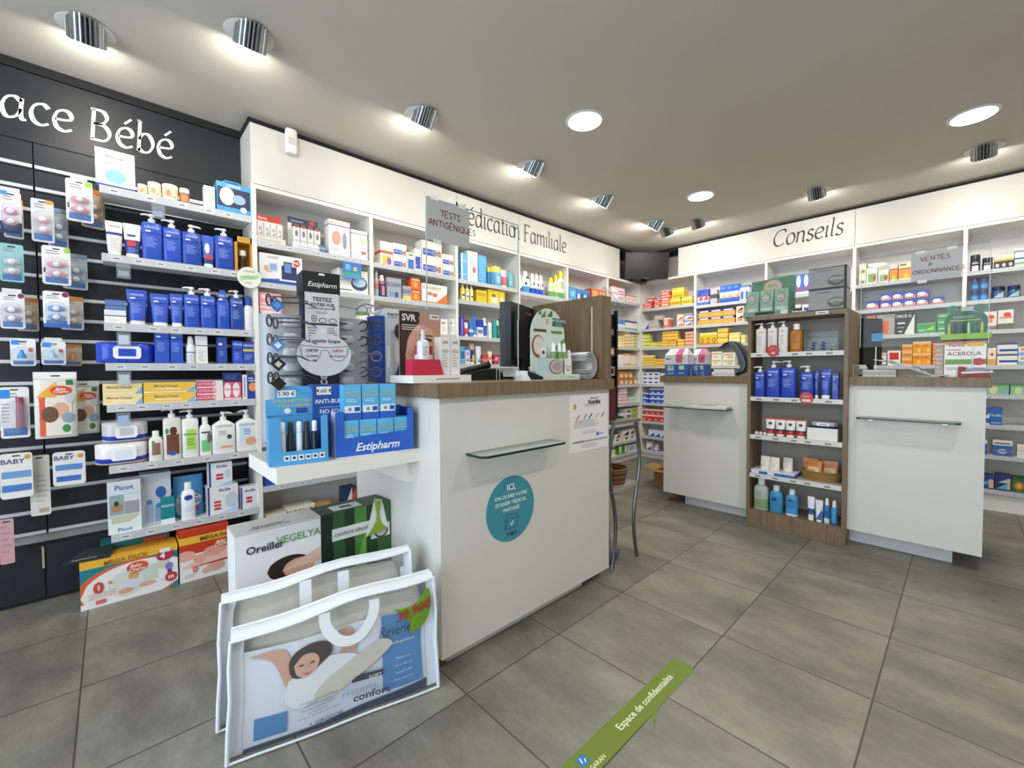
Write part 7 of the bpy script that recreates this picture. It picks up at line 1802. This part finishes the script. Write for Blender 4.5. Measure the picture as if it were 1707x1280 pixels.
def hook(y, z, length, label, plate=True):
    t = thing('display_hook', 'chrome display hook ' + label, 'hook', (KX - .007, y, z), R(90), 'chrome hooks on the black wall')
    MB().box(-.018, -.006, -.012, .018, 0, .012, MAT_CHROME).tube([(0, -.006, 0), (0, -length, .004), (0, -length - .004, .012)], .0025, MAT_CHROME, 6).obj('rod', t)
    if plate: MB().box(-.03, -length - .008, .012, .03, -length - .005, .03, M('d8dade', .4)).obj('ticket', t)
BL = [('pink double soother pack, highest at the photo edge', -.319, .066, 1.803, .195, 'd88aa8', 'e9e4e6', 'pacifier', 'p0,.9,.35,1,3f9ad8;p0,0,1,.28,23305a', 'clear soother pack half behind the pink double one', 0.0),
      ('clear rosy soother pack under a bent hook', -.219, .075, 1.784, .204, 'd8a8b0', 'd5d3d6', 'pacifier', 'e.8,.95,.2,.05,d8943a', 'yellow-topped soother pack behind the clear rosy one', .046),
      ('white soother pack with pink and teal soothers and green corner', -.091, .096, 1.911, .207, 'd88a98', 'ece8e6', 'pacifier', 'e.85,.92,.15,.07,9ac84a;p.05,.3,.12,.42,2a2a30', 'orange-edged soother pack behind the green-cornered one', .046),
      ('rounded teal soother pack at the photo edge', -.322, .074, 1.58, .176, 'd8b8b8', '8fc0c4', 'pacifier', '', None, 0),
      ('white soother pack with pink soothers, second row', -.179, .097, 1.585, .187, 'd890a0', 'e9e6e4', 'pacifier', 'e.88,.92,.12,.07,9ac84a;p.05,.3,.12,.42,2a2a30', 'silver soother pack fanned behind the second-row one', .06),
      ('lilac soother pack with purple corner at the photo edge', -.326, .077, 1.362, .168, 'a890b0', 'e2dfe2', 'pacifier', 'e.86,.92,.14,.07,7a2a5a', 'olive-edged soother pack behind the lilac one', .04),
      ('white pack with single blue soother and purple corner', -.185, .089, 1.377, .176, '5a8ad0', 'eceae8', 'pacifier', 'e.86,.92,.14,.07,7a2a5a;p0,0,1,.1,3a6ac0', 'grey soother pack behind the blue-soother one', .05),
      ('white pack with blue spout teat, fourth row', -.298, .081, 1.188, .128, '3f86d0', 'e2e2e2', 'teat', 'p.05,.78,.35,.95,2f86d8;e.8,.6,.1,.08,c84a4a', None, 0),
      ('white pack with clear bottle teat, fourth row', -.20, .084, 1.194, .114, '9ac0d8', 'e4e2e2', 'teat', 'p.05,.75,.4,.95,2f86d8;e.8,.6,.1,.08,c84a4a', 'white teat pack behind the clear-teat one', .056),
      ('white pack with dark pink brush at the photo edge', -.331, .092, .849, .24, '9a3a58', 'e8e6e6', 'brush', 'p0,.78,.35,.95,2f86d8;b0,.1,a8c84a;l.05,.3,.4,.7,6,b8a8a8', None, 0),
      ('white and blue baby comb set at the photo edge', -.334, .102, .565, .213, '5a8ac8', 'e4e2e0', 'none', 'p.05,.45,.95,.6,6f9ad0;p.05,.15,.95,.3,4a7ac0;t.4,.82,.1,BABY,3a4a6a;e.85,.9,.1,.05,d8943a', None, 0),
      ('large cream baby-care card behind the comb sets', -.265, .068, .455, .297, '', 'dad6cc', 'none', 'l.3,.2,.9,.7,6,c0b8b0;p.4,.05,.9,.12,b89a90', None, 0),
      ('white and blue baby comb set beside the pump bottles', -.161, .114, .595, .168, '5a8ac8', 'e0dedd', 'none', 'p.08,.45,.9,.62,5a86c4;p.1,.12,.85,.28,3f6ab8;t.35,.82,.12,BABY,3a4a6a;e.85,.85,.1,.06,d8943a', None, 0),
      ('pink quilted pouch hanging lowest at the photo edge', -.372, .045, .262, .211, '', 'c89aa0', 'none', 'l.1,.2,.9,.9,5,b88a90', None, 0)]
for i, (lb, y, w, z, h, bub, card, shp, hdr, second, dy) in enumerate(BL):
    xx = -3.055 if 'large cream' not in lb else -3.10
    t = blister(lb, y, w, z, h, xx, bub or '888888', card, 'none' != shp, random.uniform(-5, 5), shp, hdr)
    if shp == 'none': bpy.data.objects.remove([c for c in t.children if c.name.startswith('bubble')][0])
    if second: blister(second, y + dy, w * .95, z - .004, h * .97, xx - .075, ['d8a86a', '7aa0b8', 'c88a4a'][i % 3], ['d8d4cc', 'c4ccd4', 'd0b898'][i % 3], True, 12, 'pacifier' if h > .15 else 'teat', 'p0,.88,1,1,' + ['d8943a', '8aa8c0', 'c87a3a'][i % 3])
    if 'large cream' not in lb and 'quilted' not in lb: hook(y, z + h - .012, .145, 'holding the ' + lb.split(' at the')[0].split(',')[0], i in (0, 2, 5, 8))
def photo_bag(label, y, w, z, h, x, tilt):
    t = thing('diaper_pack', label, 'diaper pack', (x, y, z), R(90) + R(tilt), 'weekend diaper packs')
    mb = MB(); mb.loft([(0, w / 2, .02), (h * .1, w / 2, .028), (h * .8, w / 2, .022), (h * .88, w / 2, .002), (h, w / 2, .0015)], M('d8d6d2', .25), 24, 3.2)
    f = Face(mb, w, h, W=lambda q: w / 2, D=lambda q: .028 if q < h * .8 else .022, p=3.2)
    f.run('p.08,.04,.92,.84,e4dcd0;p.04,.04,.2,.62,d8562c;q.04,.62,.5,.86,e8a83a;e.62,.72,.26,.07,d8502c;e.6,.42,.2,.12,d8a890;e.35,.36,.2,.12,6a4a3c;e.78,.3,.16,.08,8aa0b8;e.72,.14,.1,.06,3f8a4a;p.78,.8,.98,.88,2f7a4a;e.82,.6,.13,.07,c8d0d4')
    f.text(.62, .74, .04, 'Baby', M('f4e8dc'), .02, .2); f.text(.62, .70, .04, 'Charm', M('f4e8dc'), .02, .2)
    vs, fs, tw = font_text('PACK WEEK-END', .02)
    k = .45 * h / tw
    mb.add([f.at(-w * .38 - b * k * .9, h * .33 + a * k, .002) for a, b in vs], fs, M('f4e4dc'))
    mb.obj('wrapper', t)
    MB().box(-w / 2, -.0035, h * .9, w / 2, -.0018, h, M('eeecea', .3)).box(-.015, -.0042, h * .93, .015, -.0036, h * .95, M('3a3a3e', .5)).obj('hang_strip', t)
photo_bag('orange and white weekend diaper pack with baby photo', -.196, .145, .84, .319, -3.03, 4)
photo_bag('diaper pack half behind the orange weekend one', -.105, .12, .842, .27, -3.11, 10)
hook(-.19, 1.15, .15, 'holding the orange weekend diaper pack', False)
# pop displays on the white bays
def popup(label, y0, y1, z, h, colr, ops, group=None, hdr=None):
    w = y1 - y0
    t = thing('counter_display', label, 'counter display', (LX - .075, (y0 + y1) / 2, z + .0005), R(90))
    mb = MB().box(-w / 2, -.055, 0, w / 2, .055, .04, M(colr, .45)); f = Face(mb, w, .04, -.055); f.run('l.15,.35,.85,.6,1,b0a890'); mb.obj('tray', t)
    mb = MB().box(-w / 2, .048, .0405, w / 2, .052, h, M('eceae6', .45)); f = Face(mb, w, h - .04, .048, T=Matrix.Translation((0, 0, .0405))); f.run(ops)
    if hdr: f.text(*hdr)
    mb.obj('header_card', t)
    return t
y0, y1 = .668, .828
popup('red-topped thermometer display, first left bay', y0, y1, 1.945, .20, 'd8d2c4', 'p0,.78,1,1,d8402c;q.05,.5,.2,.78,b83a34;e.72,.62,.12,.1,c84a44;e.55,.6,.09,.08,e0dcd8', None, (.35, .89, .12, 'farm', M('f4eeea'), .02))
for q in range(4):
    o = carton_mesh(MB(), .032, .03, .095, 'e6e4e0', 'e.5,.55,.3,.14,b8bcc0;p.1,.05,.9,.2,c8c4c0;q.2,.2,.8,.45,9aa0a8').obj('thermometer_carton'); o.location = (LX - .06, y0 + .026 + q * .036, 1.986); o.rotation_euler = (0, R(0), R(90))
    tag(o, f'white thermometer carton, {ORD[q]} from left in the red-topped display', 'box', 'thermometers in the red-topped display')
y0, y1 = .87, 1.06
popup('grey and navy thermometer display, first left bay', y0, y1, 1.945, .23, 'd9dae4', 'p0,.8,1,1,3a3f5a;e.8,.9,.1,.08,c84a44;l.1,.84,.6,.92,1,c8ccd8', None, None)
for q in range(4):
    o = carton_mesh(MB(), .038, .035, .13, 'e4e3df', 'b.82,1,4a4e5c;e.5,.86,.3,.08,c84a44;e.5,.5,.24,.16,7a808a;p.1,.1,.9,.2,c8c4bc').obj('thermometer_carton'); o.location = (LX - .06, y0 + .03 + q * .043, 1.986); o.rotation_euler = (0, 0, R(90))
    tag(o, f'white and grey thermometer carton, {ORD[q]} from left in the navy display', 'box', 'thermometers in the navy display')
t = thing('tensiometer_carton', 'large white blood-pressure monitor carton, first left bay', 'box', (LX - .1, .80, 1.7005), R(90))
mb = carton_mesh(MB(), .245, .16, .185, 'e9e7e6', 'b0,.14,2450a8;q.05,.14,.45,.2,4a6a9a')
f = Face(mb, .245, .185, -.08); f.run('e.22,.5,.13,.12,dba98c;p.2,.42,.42,.72,cfdce8;p.23,.46,.39,.68,8fa8c8;p.5,.2,.86,.66,2a3560;p.55,.4,.75,.8,20284a;p.57,.44,.73,.76,6a8ac8;e.86,.8,.09,.12,d04038'); f.text(.3, .9, .1, 'mobil', M('a8a8ac')); f.text(.86, .8, .1, 'PiC', M('f4ecec'), .02); mb.obj('carton', t)
t = thing('shelf_wobbler', 'blue and green reminder card on first left bay shelf edge', 'price sign', (LX + .012, 1.24, 1.80), R(90)); mb = carton_mesh(MB(), .13, .004, .11, '2f7fc8', 'b.0,.22,3f9ae0;b.22,.35,4fa84a'); f = Face(mb, .13, .11, -.002); f.run('e.3,.66,.12,.2,4fb0d8;e.65,.6,.1,.14,e8c84a;p.45,.8,.9,.95,4a6ac8;l.15,.5,.25,.85,3,dfeaf4'); mb.obj('card', t)

# ------------------------------------------------------------------ on the floor: cartons, pillow boxes, pillow bags
def front_carton(name, label, y0, y1, xf, d, h, base, ops, texts, rz=90, group=None, cat='box'):
    w = y1 - y0
    t = thing(name, label, cat, (xf - d / 2, (y0 + y1) / 2, .0005), R(rz), group)
    mb = carton_mesh(MB(), w, d, h, base, ops)
    f = Face(mb, w, h, -d / 2)
    f.k = 34
    for a in texts: f.text(*a[:4], M(a[4]), a[5] if len(a) > 5 else .012, a[6] if len(a) > 6 else 0)
    mb.obj('carton', t)
    return t, mb
RDT = 'c84a34'
front_carton('diaper_carton', 'white and teal diaper carton on the floor, nearer the black cabinet doors', -.133, .240, -2.905, .14, .228, '1f7f8a',
 'b.86,1,eab03a;e.54,.30,.60,.56,d8623a;e.60,.26,.60,.56,eae8e6;p0,0,.5,.12,eae8e6;q.82,0,1,.16,d8623a;q.88,0,1,.14,1f7f8a;e.46,.36,.2,.28,dcd8d0;p.42,.18,.62,.6,d4dcd0;p.62,.3,.78,.66,c8d4c4;p.78,.5,.9,.72,d8ccc0;e.52,.5,.055,.1,d8a080;e.52,.55,.05,.06,c8a060;e.5,.3,.12,.13,d0d6e4;e.44,.2,.08,.06,d8a080;e.66,.24,.1,.05,d8a890;e.9,.52,.045,.09,8a7ac0;p.88,.33,.93,.44,4a3a8a;e.92,.26,.07,.11,c03a44;e.86,.8,.1,.12,b8304a;p.8,.87,.92,.96,e8e8e6;e.56,.68,.115,.12,d8562c;p.14,.06,.24,.15,d86a60;l.07,.18,.36,.32,4,d8a8a0',
 [(.55, .72, .07, 'Baby', 'f6ece4', .02, .2), (.56, .63, .07, 'Charm', 'f6ece4', .02, .2), (.17, .42, .22, '0', RDT, .04), (.28, .48, .07, '%', RDT), (.45, .925, .09, 'MEGA PACK', 'a8702c', .02), (.83, .8, .13, '4', 'f4ecec', .03), (.92, .27, .1, 'm', 'f4ecec', .03), (.81, .25, .09, 'L', 'f4ecec', .02)])
front_carton('diaper_carton', 'white and red diaper carton on the floor, beside the white pillow carton', .247, .475, -2.91, .14, .285, 'c43a1c',
 'b.72,.86,eab83a;p0,0,1,.52,eae6e4;q0,.28,1,.56,eac0b4;e.12,.5,.2,.1,e8a898;e.4,.4,.14,.09,e8a898;e.7,.5,.24,.1,e0a090;e.72,.18,.2,.1,d8a48c;e.55,.14,.12,.06,d8b09c;e.84,.63,.15,.08,d8622c;q0,.26,1,.3,b8303a;l.1,.06,.4,.14,3,c8a8a0',
 [(.84, .655, .055, 'Baby', 'f6ece4', .02, .2), (.84, .60, .055, 'Charm', 'f6ece4', .02, .2), (.3, .22, .12, '0', 'd8743c', .03), (.42, .27, .05, '%', 'd8743c'), (.74, .79, .075, 'MEGA PAC', '7a4a1c', .02)])
pb, _ = front_carton('pillow_carton', 'tall white pillow carton lettered in green behind the pillow bags', .300, .590, -1.735, .13, .582, 'e6e8ec',
 'b.985,1,c8c6c4;e.60,.715,.26,.075,2a1c18;e.72,.70,.2,.06,d8a890;q.5,.70,1,.80,e0c0b0;e.6,.5,.3,.16,d8a890;p.1,.1,.6,.3,c8d0dc', [(.33, .885, .045, 'Oreiller', '2a2c34', .02), (.72, .905, .045, 'VEGELYA', '5f9a5a', .01)])
fb = MB()
for s_, yy, cc in (('Oreiller', -.035, '3a3a3e'), ('VEGELYA', -.055, '77777a')):
    vs, fs, tw = font_text(s_, .015); fb.add([(-.03 + a * .034, yy + b * .022, .5826) for a, b in vs], fs, M(cc))
fb.obj('top_print', pb)
gb, _ = front_carton('pillow_carton', 'tall dark green bamboo-print pillow carton beside the large counter', .5915, .884, -1.735, .13, .582, '1f3a24',
 'p0,0,.16,1,12241a;p.16,0,.32,1,2f5a34;p.34,0,.44,1,1a3020;p.46,0,.64,1,4f8a40;p.66,0,.78,1,24482a;p.8,0,1,1,3a6a38;q.46,.55,.62,.82,6fb84a;p.14,.80,.72,.885,e4e6e4;p.7,.74,1,.84,e6e8e6;e.86,.79,.11,.055,3a4a40;e.86,.79,.085,.042,d0ccc0', [(.43, .845, .03, 'Le confort absolu au', '5a6a60', 0, .2)])
MB().box(-.09, -.05, .5825, .03, .02, .5832, M('d8d8d4', .5)).box(-.055, -.03, .5833, -.005, .0, .5836, M('55605a', .5)).obj('sticker', gb)
t = thing('price_bow', 'green and white folded price tag on the bamboo pillow carton', 'price sign', (-1.732, .825, .45), R(90))
MB().prism([(-.055, 0), (-.035, .07), (-.02, .13), (-.012, .155), (.02, .145), (.026, .12), (.036, .07), (.05, .015)], -.006, -.003, M('e6e8e6', .5)).obj('card', t)
MB().prism(curve_pts([(-.052, .002), (-.02, .04), (-.006, .08), (-.012, .13), (-.016, .152)], 5) + curve_pts([(.018, .142), (.010, .11), (.008, .08), (.02, .04), (.048, .016)], 5), -.008, -.0065, M('8fae34', .5)).obj('green_fold', t)
front_carton('diaper_carton', 'teal diaper carton behind the white and teal one, under the lowest shelf', -.06, .22, -3.052, .11, .262, '1f6f74', 'p.6,.8,.95,.95,c8562c;p.1,.4,.5,.7,d8dcd8', [])
t = thing('magazine', 'dark open magazine lying on the diaper carton by the cabinet doors', 'magazine', (-2.985, -.10, .230), R(86))
MB().add([(-.09, -.05, .002), (.08, -.06, .0), (.09, .06, .028), (-.02, .06, .03), (-.09, -.05, .004)][:4], [(0, 1, 2, 3)], M('2a3438', .4)).box(-.06, -.03, .003, .03, .02, .008, M('c8a890', .5)).obj('pages', t)

def pillow_bag(label, loc, rz, w, h, d, full):
    t = thing('pillow_bag', label, 'pillow pack', loc, rz, 'clear zip pillow bags')
    # lean of front and back: base depth d, narrower at the top
    lean = -.045
    zt = h
    def fr(x, z):  # front surface with a soft belly
        k = z / h; u = 2 * x / w
        return -d / 2 * (1 - .42 * k ** 2) - .012 * math.sin(math.pi * min(1, k * 1.05)) * (1 - u ** 4) + lean * k + .0022 * math.sin(20 * x + z * 17)
    def bk(x, z):
        k = z / h; u = 2 * x / w
        return d / 2 * (1 - .42 * k ** 2) + .012 * math.sin(math.pi * k) * (1 - u ** 4) + lean * k
    def top(x): return h + .075 * x + .006 * math.sin(9 * x + 1)
    nx, nz = 16, 12
    mb = MB()
    for F_, flip in ((fr, False), (bk, True)):
        vs = [(x, F_(x, z), z) for x, z in ((-w / 2 + w * i / nx, .002 + (top(-w / 2 + w * i / nx) - .002) * j / nz) for j in range(nz + 1) for i in range(nx + 1))]
        fs = [(j * (nx + 1) + i, j * (nx + 1) + i + 1, (j + 1) * (nx + 1) + i + 1, (j + 1) * (nx + 1) + i) for j in range(nz) for i in range(nx)]
        mb.add(vs, fs if not flip else [f[::-1] for f in fs], MAT_FILM, True)
    mb.obj('clear_front', t)
    fab = M('e9edf4', .6)
    sd = MB()
    for s_ in (-1, 1):
        vs = []
        for j in range(nz + 1):
            z = .002 + (top(s_ * w / 2) - .002) * j / nz
            for q in range(7):
                k = q / 6
                y = fr(s_ * w / 2, z) * (1 - k) + bk(s_ * w / 2, z) * k
                vs.append((s_ * (w / 2 - .018 * math.sin(math.pi * k) * (z / h)), y, z))
        fs = [(j * 7 + q, j * 7 + q + 1, (j + 1) * 7 + q + 1, (j + 1) * 7 + q) for j in range(nz) for q in range(6)]
        sd.add(vs, fs, fab, True)
    sd.obj('fabric_sides', t)
    tp = MB(); vs = []
    for i in range(nx + 1):
        x = -w / 2 + w * i / nx; z = top(x)
        for q in range(7):
            k = q / 6
            vs.append((x, fr(x, z) * (1 - k) + bk(x, z) * k, z + .010 * math.sin(math.pi * k)))
    tp.add(vs, [(i * 7 + q, (i + 1) * 7 + q, (i + 1) * 7 + q + 1, i * 7 + q + 1) for i in range(nx) for q in range(6)], fab, True)
    tp.obj('zip_top', t)
    pp = MB()
    for F_ in (fr, bk):
        pp.tube([(-w / 2, F_(-w / 2, .004), .006)] + [(-w / 2, F_(-w / 2, z), z) for z in (.1, .2, .3)] + [(-w / 2, F_(-w / 2, top(-w / 2)), top(-w / 2))] + [(x, F_(x, top(x)), top(x)) for x in [-w / 2 + w * i / 10 for i in range(1, 10)]] + [(w / 2, F_(w / 2, top(w / 2)), top(w / 2))] + [(w / 2, F_(w / 2, z), z) for z in (.3, .2, .1)] + [(w / 2, F_(w / 2, .004), .006)], .0055, fab, 8)
        pp.tube([(x, F_(x, .006), .007) for x in [-w / 2 + w * i / 8 for i in range(9)]], .004, M('dfe6ee', .3), 6)
    pp.obj('piping', t)
    hl = MB()
    hp = [(x_ + .02, z_ * h) for x_, z_ in ((-.075, .985), (-.075, .92), (-.065, .84), (-.035, .745), (0, .715), (.035, .745), (.065, .84), (.075, .92), (.075, .99))]
    cp = curve_pts(hp, 4)
    if full:
        vs = []
        for i, (x, z) in enumerate(cp):
            q0, q1 = cp[max(0, i - 1)], cp[min(len(cp) - 1, i + 1)]
            dx, dz = q1[0] - q0[0], q1[1] - q0[1]; nn = math.hypot(dx, dz)
            for s_ in (-1, 1):
                xx, zz = x - dz / nn * .016 * s_, z + dx / nn * .016 * s_
                vs.append((xx, fr(xx, zz) - .006, zz))
        hl.add(vs, [(2 * i, 2 * i + 1, 2 * i + 3, 2 * i + 2) for i in range(len(cp) - 1)], fab, True)
    else:
        for x in (-.06, .06):
            hl.box(x - .018, fr(x, h * .8) - .006, h * .72, x + .018, fr(x, h * .8) - .003, h * .99, fab)
        hl.box(-.06, fr(0, h * .75) - .006, h * .70, .06, fr(0, h * .75) - .003, h * .76, fab)
    hl.obj('handle', t)
    # the pillow inside
    pl = MB(); pm = M('e2dccb', .9)
    pl.loft([(.02, w * .42, d * .06), (.05, w * .45, d * .14), (h * .45, w * .455, d * .30), (h * .8, w * .45, d * .24), (h * .93, w * .43, d * .1)], pm, 40, 4.0, cy=lean * .5 + .014)
    pl.obj('pillow', t)
    # printed insert behind the film
    ins = MB()
    yi = .026
    H2 = h * (.80 if full else .3)
    def sheet(x0, x1, z0, z1, col, lift, n=10, zt=None):
        m = M(col, .45); vs = []
        for i in range(n + 1):
            x = x0 + (x1 - x0) * i / n
            for j in range(7):
                zz1 = z1 if zt is None else zt(x)
                z = z0 + (zz1 - z0) * j / 6
                vs.append((x, fr(x, z) + yi - lift * 2.4, z))
        ins.add(vs, [(i * 7 + j, (i + 1) * 7 + j, (i + 1) * 7 + j + 1, i * 7 + j + 1) for i in range(n) for j in range(6)], m, True)
    def blob(pts, col, lift):
        ins.add([(x, fr(x, z) + yi - lift * 2.4, z) for x, z in curve_pts(pts + [pts[0]], 5)[:-1]], [list(range(len(pts) * 5))], M(col, .5))
    def word(x, z, size, txt, col, lift=.006, bold=.015, shear=0.0, lim=None):
        vs, fs, tw = font_text(txt, bold, shear)
        k = size / CAP; kx = min(k, (lim or 9) / tw)
        ins.add([(x + a * kx, fr(x + a * kx, z + b * k) + yi - lift * 2.4, z + b * k) for a, b in vs], fs, M(col, .5))
    if full:
        sheet(-w * .445, w * .445, .006, H2, 'e6ebf4', 0)
        for s_ in (-1, 1): sheet(s_ * w * .472 - .016, s_ * w * .472 + .016, .006, h * .9, 'eef1f6', .0006, 3)
        sheet(w * .20, w * .42, .05, H2 * 1.0, '4f8fc8', .0012)
        sheet(-w * .44, w * .44, .007, .04, '2a3a62', .0012, zt=lambda x: .018 + .05 * max(0, (x / w + .1)))
        sheet(-w * .40, -w * .26, .035, .11, '4a8ac4', .0014)
        sheet(w * .04, w * .2, .125, .147, '22304f', .0044, zt=None)
        # reclining woman on the printed insert: arms, hair, face, shirt
        blob0 = blob
        def blob(pts, col, lift): blob0([(x - .035 if z_ != 9 else x, z_ + .005) for x, z_ in pts], col, lift)
        blob([(-.22, .30), (-.16, .27), (-.12, .17), (-.07, .10), (-.06, .125), (-.10, .2), (-.13, .30)], 'd9a98e', .0020)
        blob([(.02, .31), (.035, .27), (.02, .22), (.05, .205), (.075, .24), (.06, .31)], 'd9a98e', .0020)
        blob([(-.12, .20), (-.04, .24), (.05, .23), (.08, .20), (.02, .14), (-.08, .10), (-.13, .14)], 'f0f2f6', .0026)
        blob([(-.12, .255), (-.10, .285), (-.05, .30), (-.005, .285), (.0, .25), (-.03, .225), (-.07, .20), (-.11, .21)], '3a2420', .0032)
        blob([(-.105, .245), (-.08, .27), (-.05, .268), (-.035, .245), (-.045, .215), (-.075, .2), (-.098, .215)], 'dcab92', .0040)
        for ex in (-.085, -.055): blob([(ex - .008, .24), (ex, .244), (ex + .008, .241), (ex, .238)], '4a2c24', .0046)
        blob([(-.082, .216), (-.068, .212), (-.055, .216), (-.068, .207)], 'b8605a', .0046)
        blob([(-.073, .236), (-.068, .228), (-.064, .228), (-.067, .24)], 'cf9a82', .0045)
        blob0([(-.085, .135), (-.06, .165), (.01, .205), (.10, .25), (.14, .247), (.15, .225), (.10, .185), (.02, .135), (-.04, .105), (-.07, .105)], 'd8d2c2', .0050)
        word(w * .27, H2 * .80, .034, 'Reverie', '1f2c4f', .007, .0, .3, .105)
        word(w * .31, H2 * .70, .010, 'orthop\u00e9dique', 'e6eef6', .006, 0, 0, .08)
        for q in range(4): word(w * .31, .09 + q * .026, .009, ['Anti-acariens', 'Lavable 60', '60 x 40 cm', 'Memoire'][q], 'cfe0f0', .006, 0)
        word(.095, .13, .012, 'SOFT', 'f0f2f6', .0075)
        word(.05, .083, .019, 'PHARMA', '8fb4d8', .006, .0); word(.085, .056, .026, 'confort', '1f2c4f', .006, .02)
        for q in range(5): word(-.075, .118 - q * .013, .008, ['- Mousse visco-elastique', 'thermo sensible', '- Forme ergonomique', 'de maintien', '- Housse lavable amovible'][q], '8a94a4', .006, 0)
        word(-.05, .032, .012, '+ GIRODOR', '2a3a62', .006, .01)
        # green bow-shaped price sticker
        gs = [(w * .26, h * .875), (w * .31, h * .865), (w * .37, h * .88), (w * .42, h * .93), (w * .46, h * .985), (w * .475, h * .88), (w * .45, h * .74), (w * .40, h * .66), (w * .345, h * .645), (w * .35, h * .73), (w * .31, h * .79)]
        st_ = MB(); pts = curve_pts(gs + [gs[0]], 4)[:-1]
        ctr = (w * .39, h * .80); st_.add([(x, fr(x, z) - .006, z) for x, z in pts] + [(ctr[0], fr(*ctr) - .009, ctr[1])], [(i, (i + 1) % len(pts), len(pts)) for i in range(len(pts))], M('6f9626', .5))
        vs, fs, tw = font_text('39,90\u20ac', .02); k = .03 / CAP
        st_.add([(w * .372 + a * .95 * k, fr(w * .372 + a * k, h * .82) - .013, h * .80 + b * k + a * k * .22) for a, b in vs], fs, M('a83038', .5))
        st_.obj('price_sticker', t)
    else:
        sheet(-w * .46, w * .46, .006, H2, 'dfe6ee', 0)
        for s_ in (-1, 1): sheet(s_ * w * .472 - .016, s_ * w * .472 + .016, .006, h * .9, 'eef1f6', .0006, 3)
        sheet(-w * .46, -w * .36, .07, .10, '22304f', .0014)
    ins.obj('printed_insert', t)
    # the soft bag flares towards its foot and is a little creased
    for ch in t.children:
        for v in ch.data.vertices:
            k = max(0, 1 - v.co.z / h)
            v.co.x *= 1 + .06 * k ** 1.5 + (.008 * math.sin(v.co.z * 26) if abs(v.co.x) > w * .4 else 0)
            v.co.z += .004 * math.sin(v.co.x * 17 + 1) * min(1, v.co.z / .1)
    return t
pillow_bag('front pillow bag with printed sleeping person and green price sticker', (-1.428, .543, .001), R(75.5), .605, .402, .12, True)
pillow_bag('rear clear pillow bag leaning behind the printed one', (-1.578, .54, .001), R(75.5), .60, .452, .10, False)

# ------------------------------------------------------------------ floor sticker
t = thing('floor_sticker', 'long green floor sticker reading Espace de confidentialit\u00e9', 'floor sticker', (-.737, 1.262, .0005), math.atan2(1.597 - .95, .003) - R(.5))
w, h = .70, .0835
mb = MB(); r = .018
GRN = M('66790f', .45)
ol = []
for cx, cy, a0 in ((w / 2 - r, h / 2 - r, 0), (-w / 2 + r, h / 2 - r, 90), (-w / 2 + r, -h / 2 + r, 180), (w / 2 - r, -h / 2 + r, 270)):
    ol += [(cx + r * math.cos(R(a0 + q * 22.5)), cy + r * math.sin(R(a0 + q * 22.5))) for q in range(5)]
mb.add([(x, y, .0008) for x, y in ol], [list(range(len(ol)))], GRN)
mb.add([(.03, -h / 2, .0008), (-.01, -h / 2 - .03, .0008), (.065, -h / 2, .0008)], [(0, 1, 2)], GRN)
def flat(txt, x, y, size, m, bold=.01):
    vs, fs, tw = font_text(txt, bold); k = size / CAP
    mb.add([(x + a * k, y + b * k, .0013) for a, b in vs], fs, m); return tw * k
flat('Espace de confidentialit\u00e9', .07, -.008, .024, M('e4e8cc', .5), .012)
flat('BIOGARAN', -.265, -.030, .0135, M('dfe4c4', .5))
mb.box(-.295, -.006, .0009, -.262, .026, .0013, M('1f6fae', .4)); mb.add([(-.288, .004, .0016), (-.282, .02, .0016), (-.278, .02, .0016), (-.284, .004, .0016)], [(0, 1, 2, 3)], M('eef2f6', .5)).add([(-.277, .0, .0016), (-.27, .012, .0016), (-.266, .012, .0016), (-.273, .0, .0016)], [(0, 1, 2, 3)], M('eef2f6', .5))
mb.obj('decal', t)
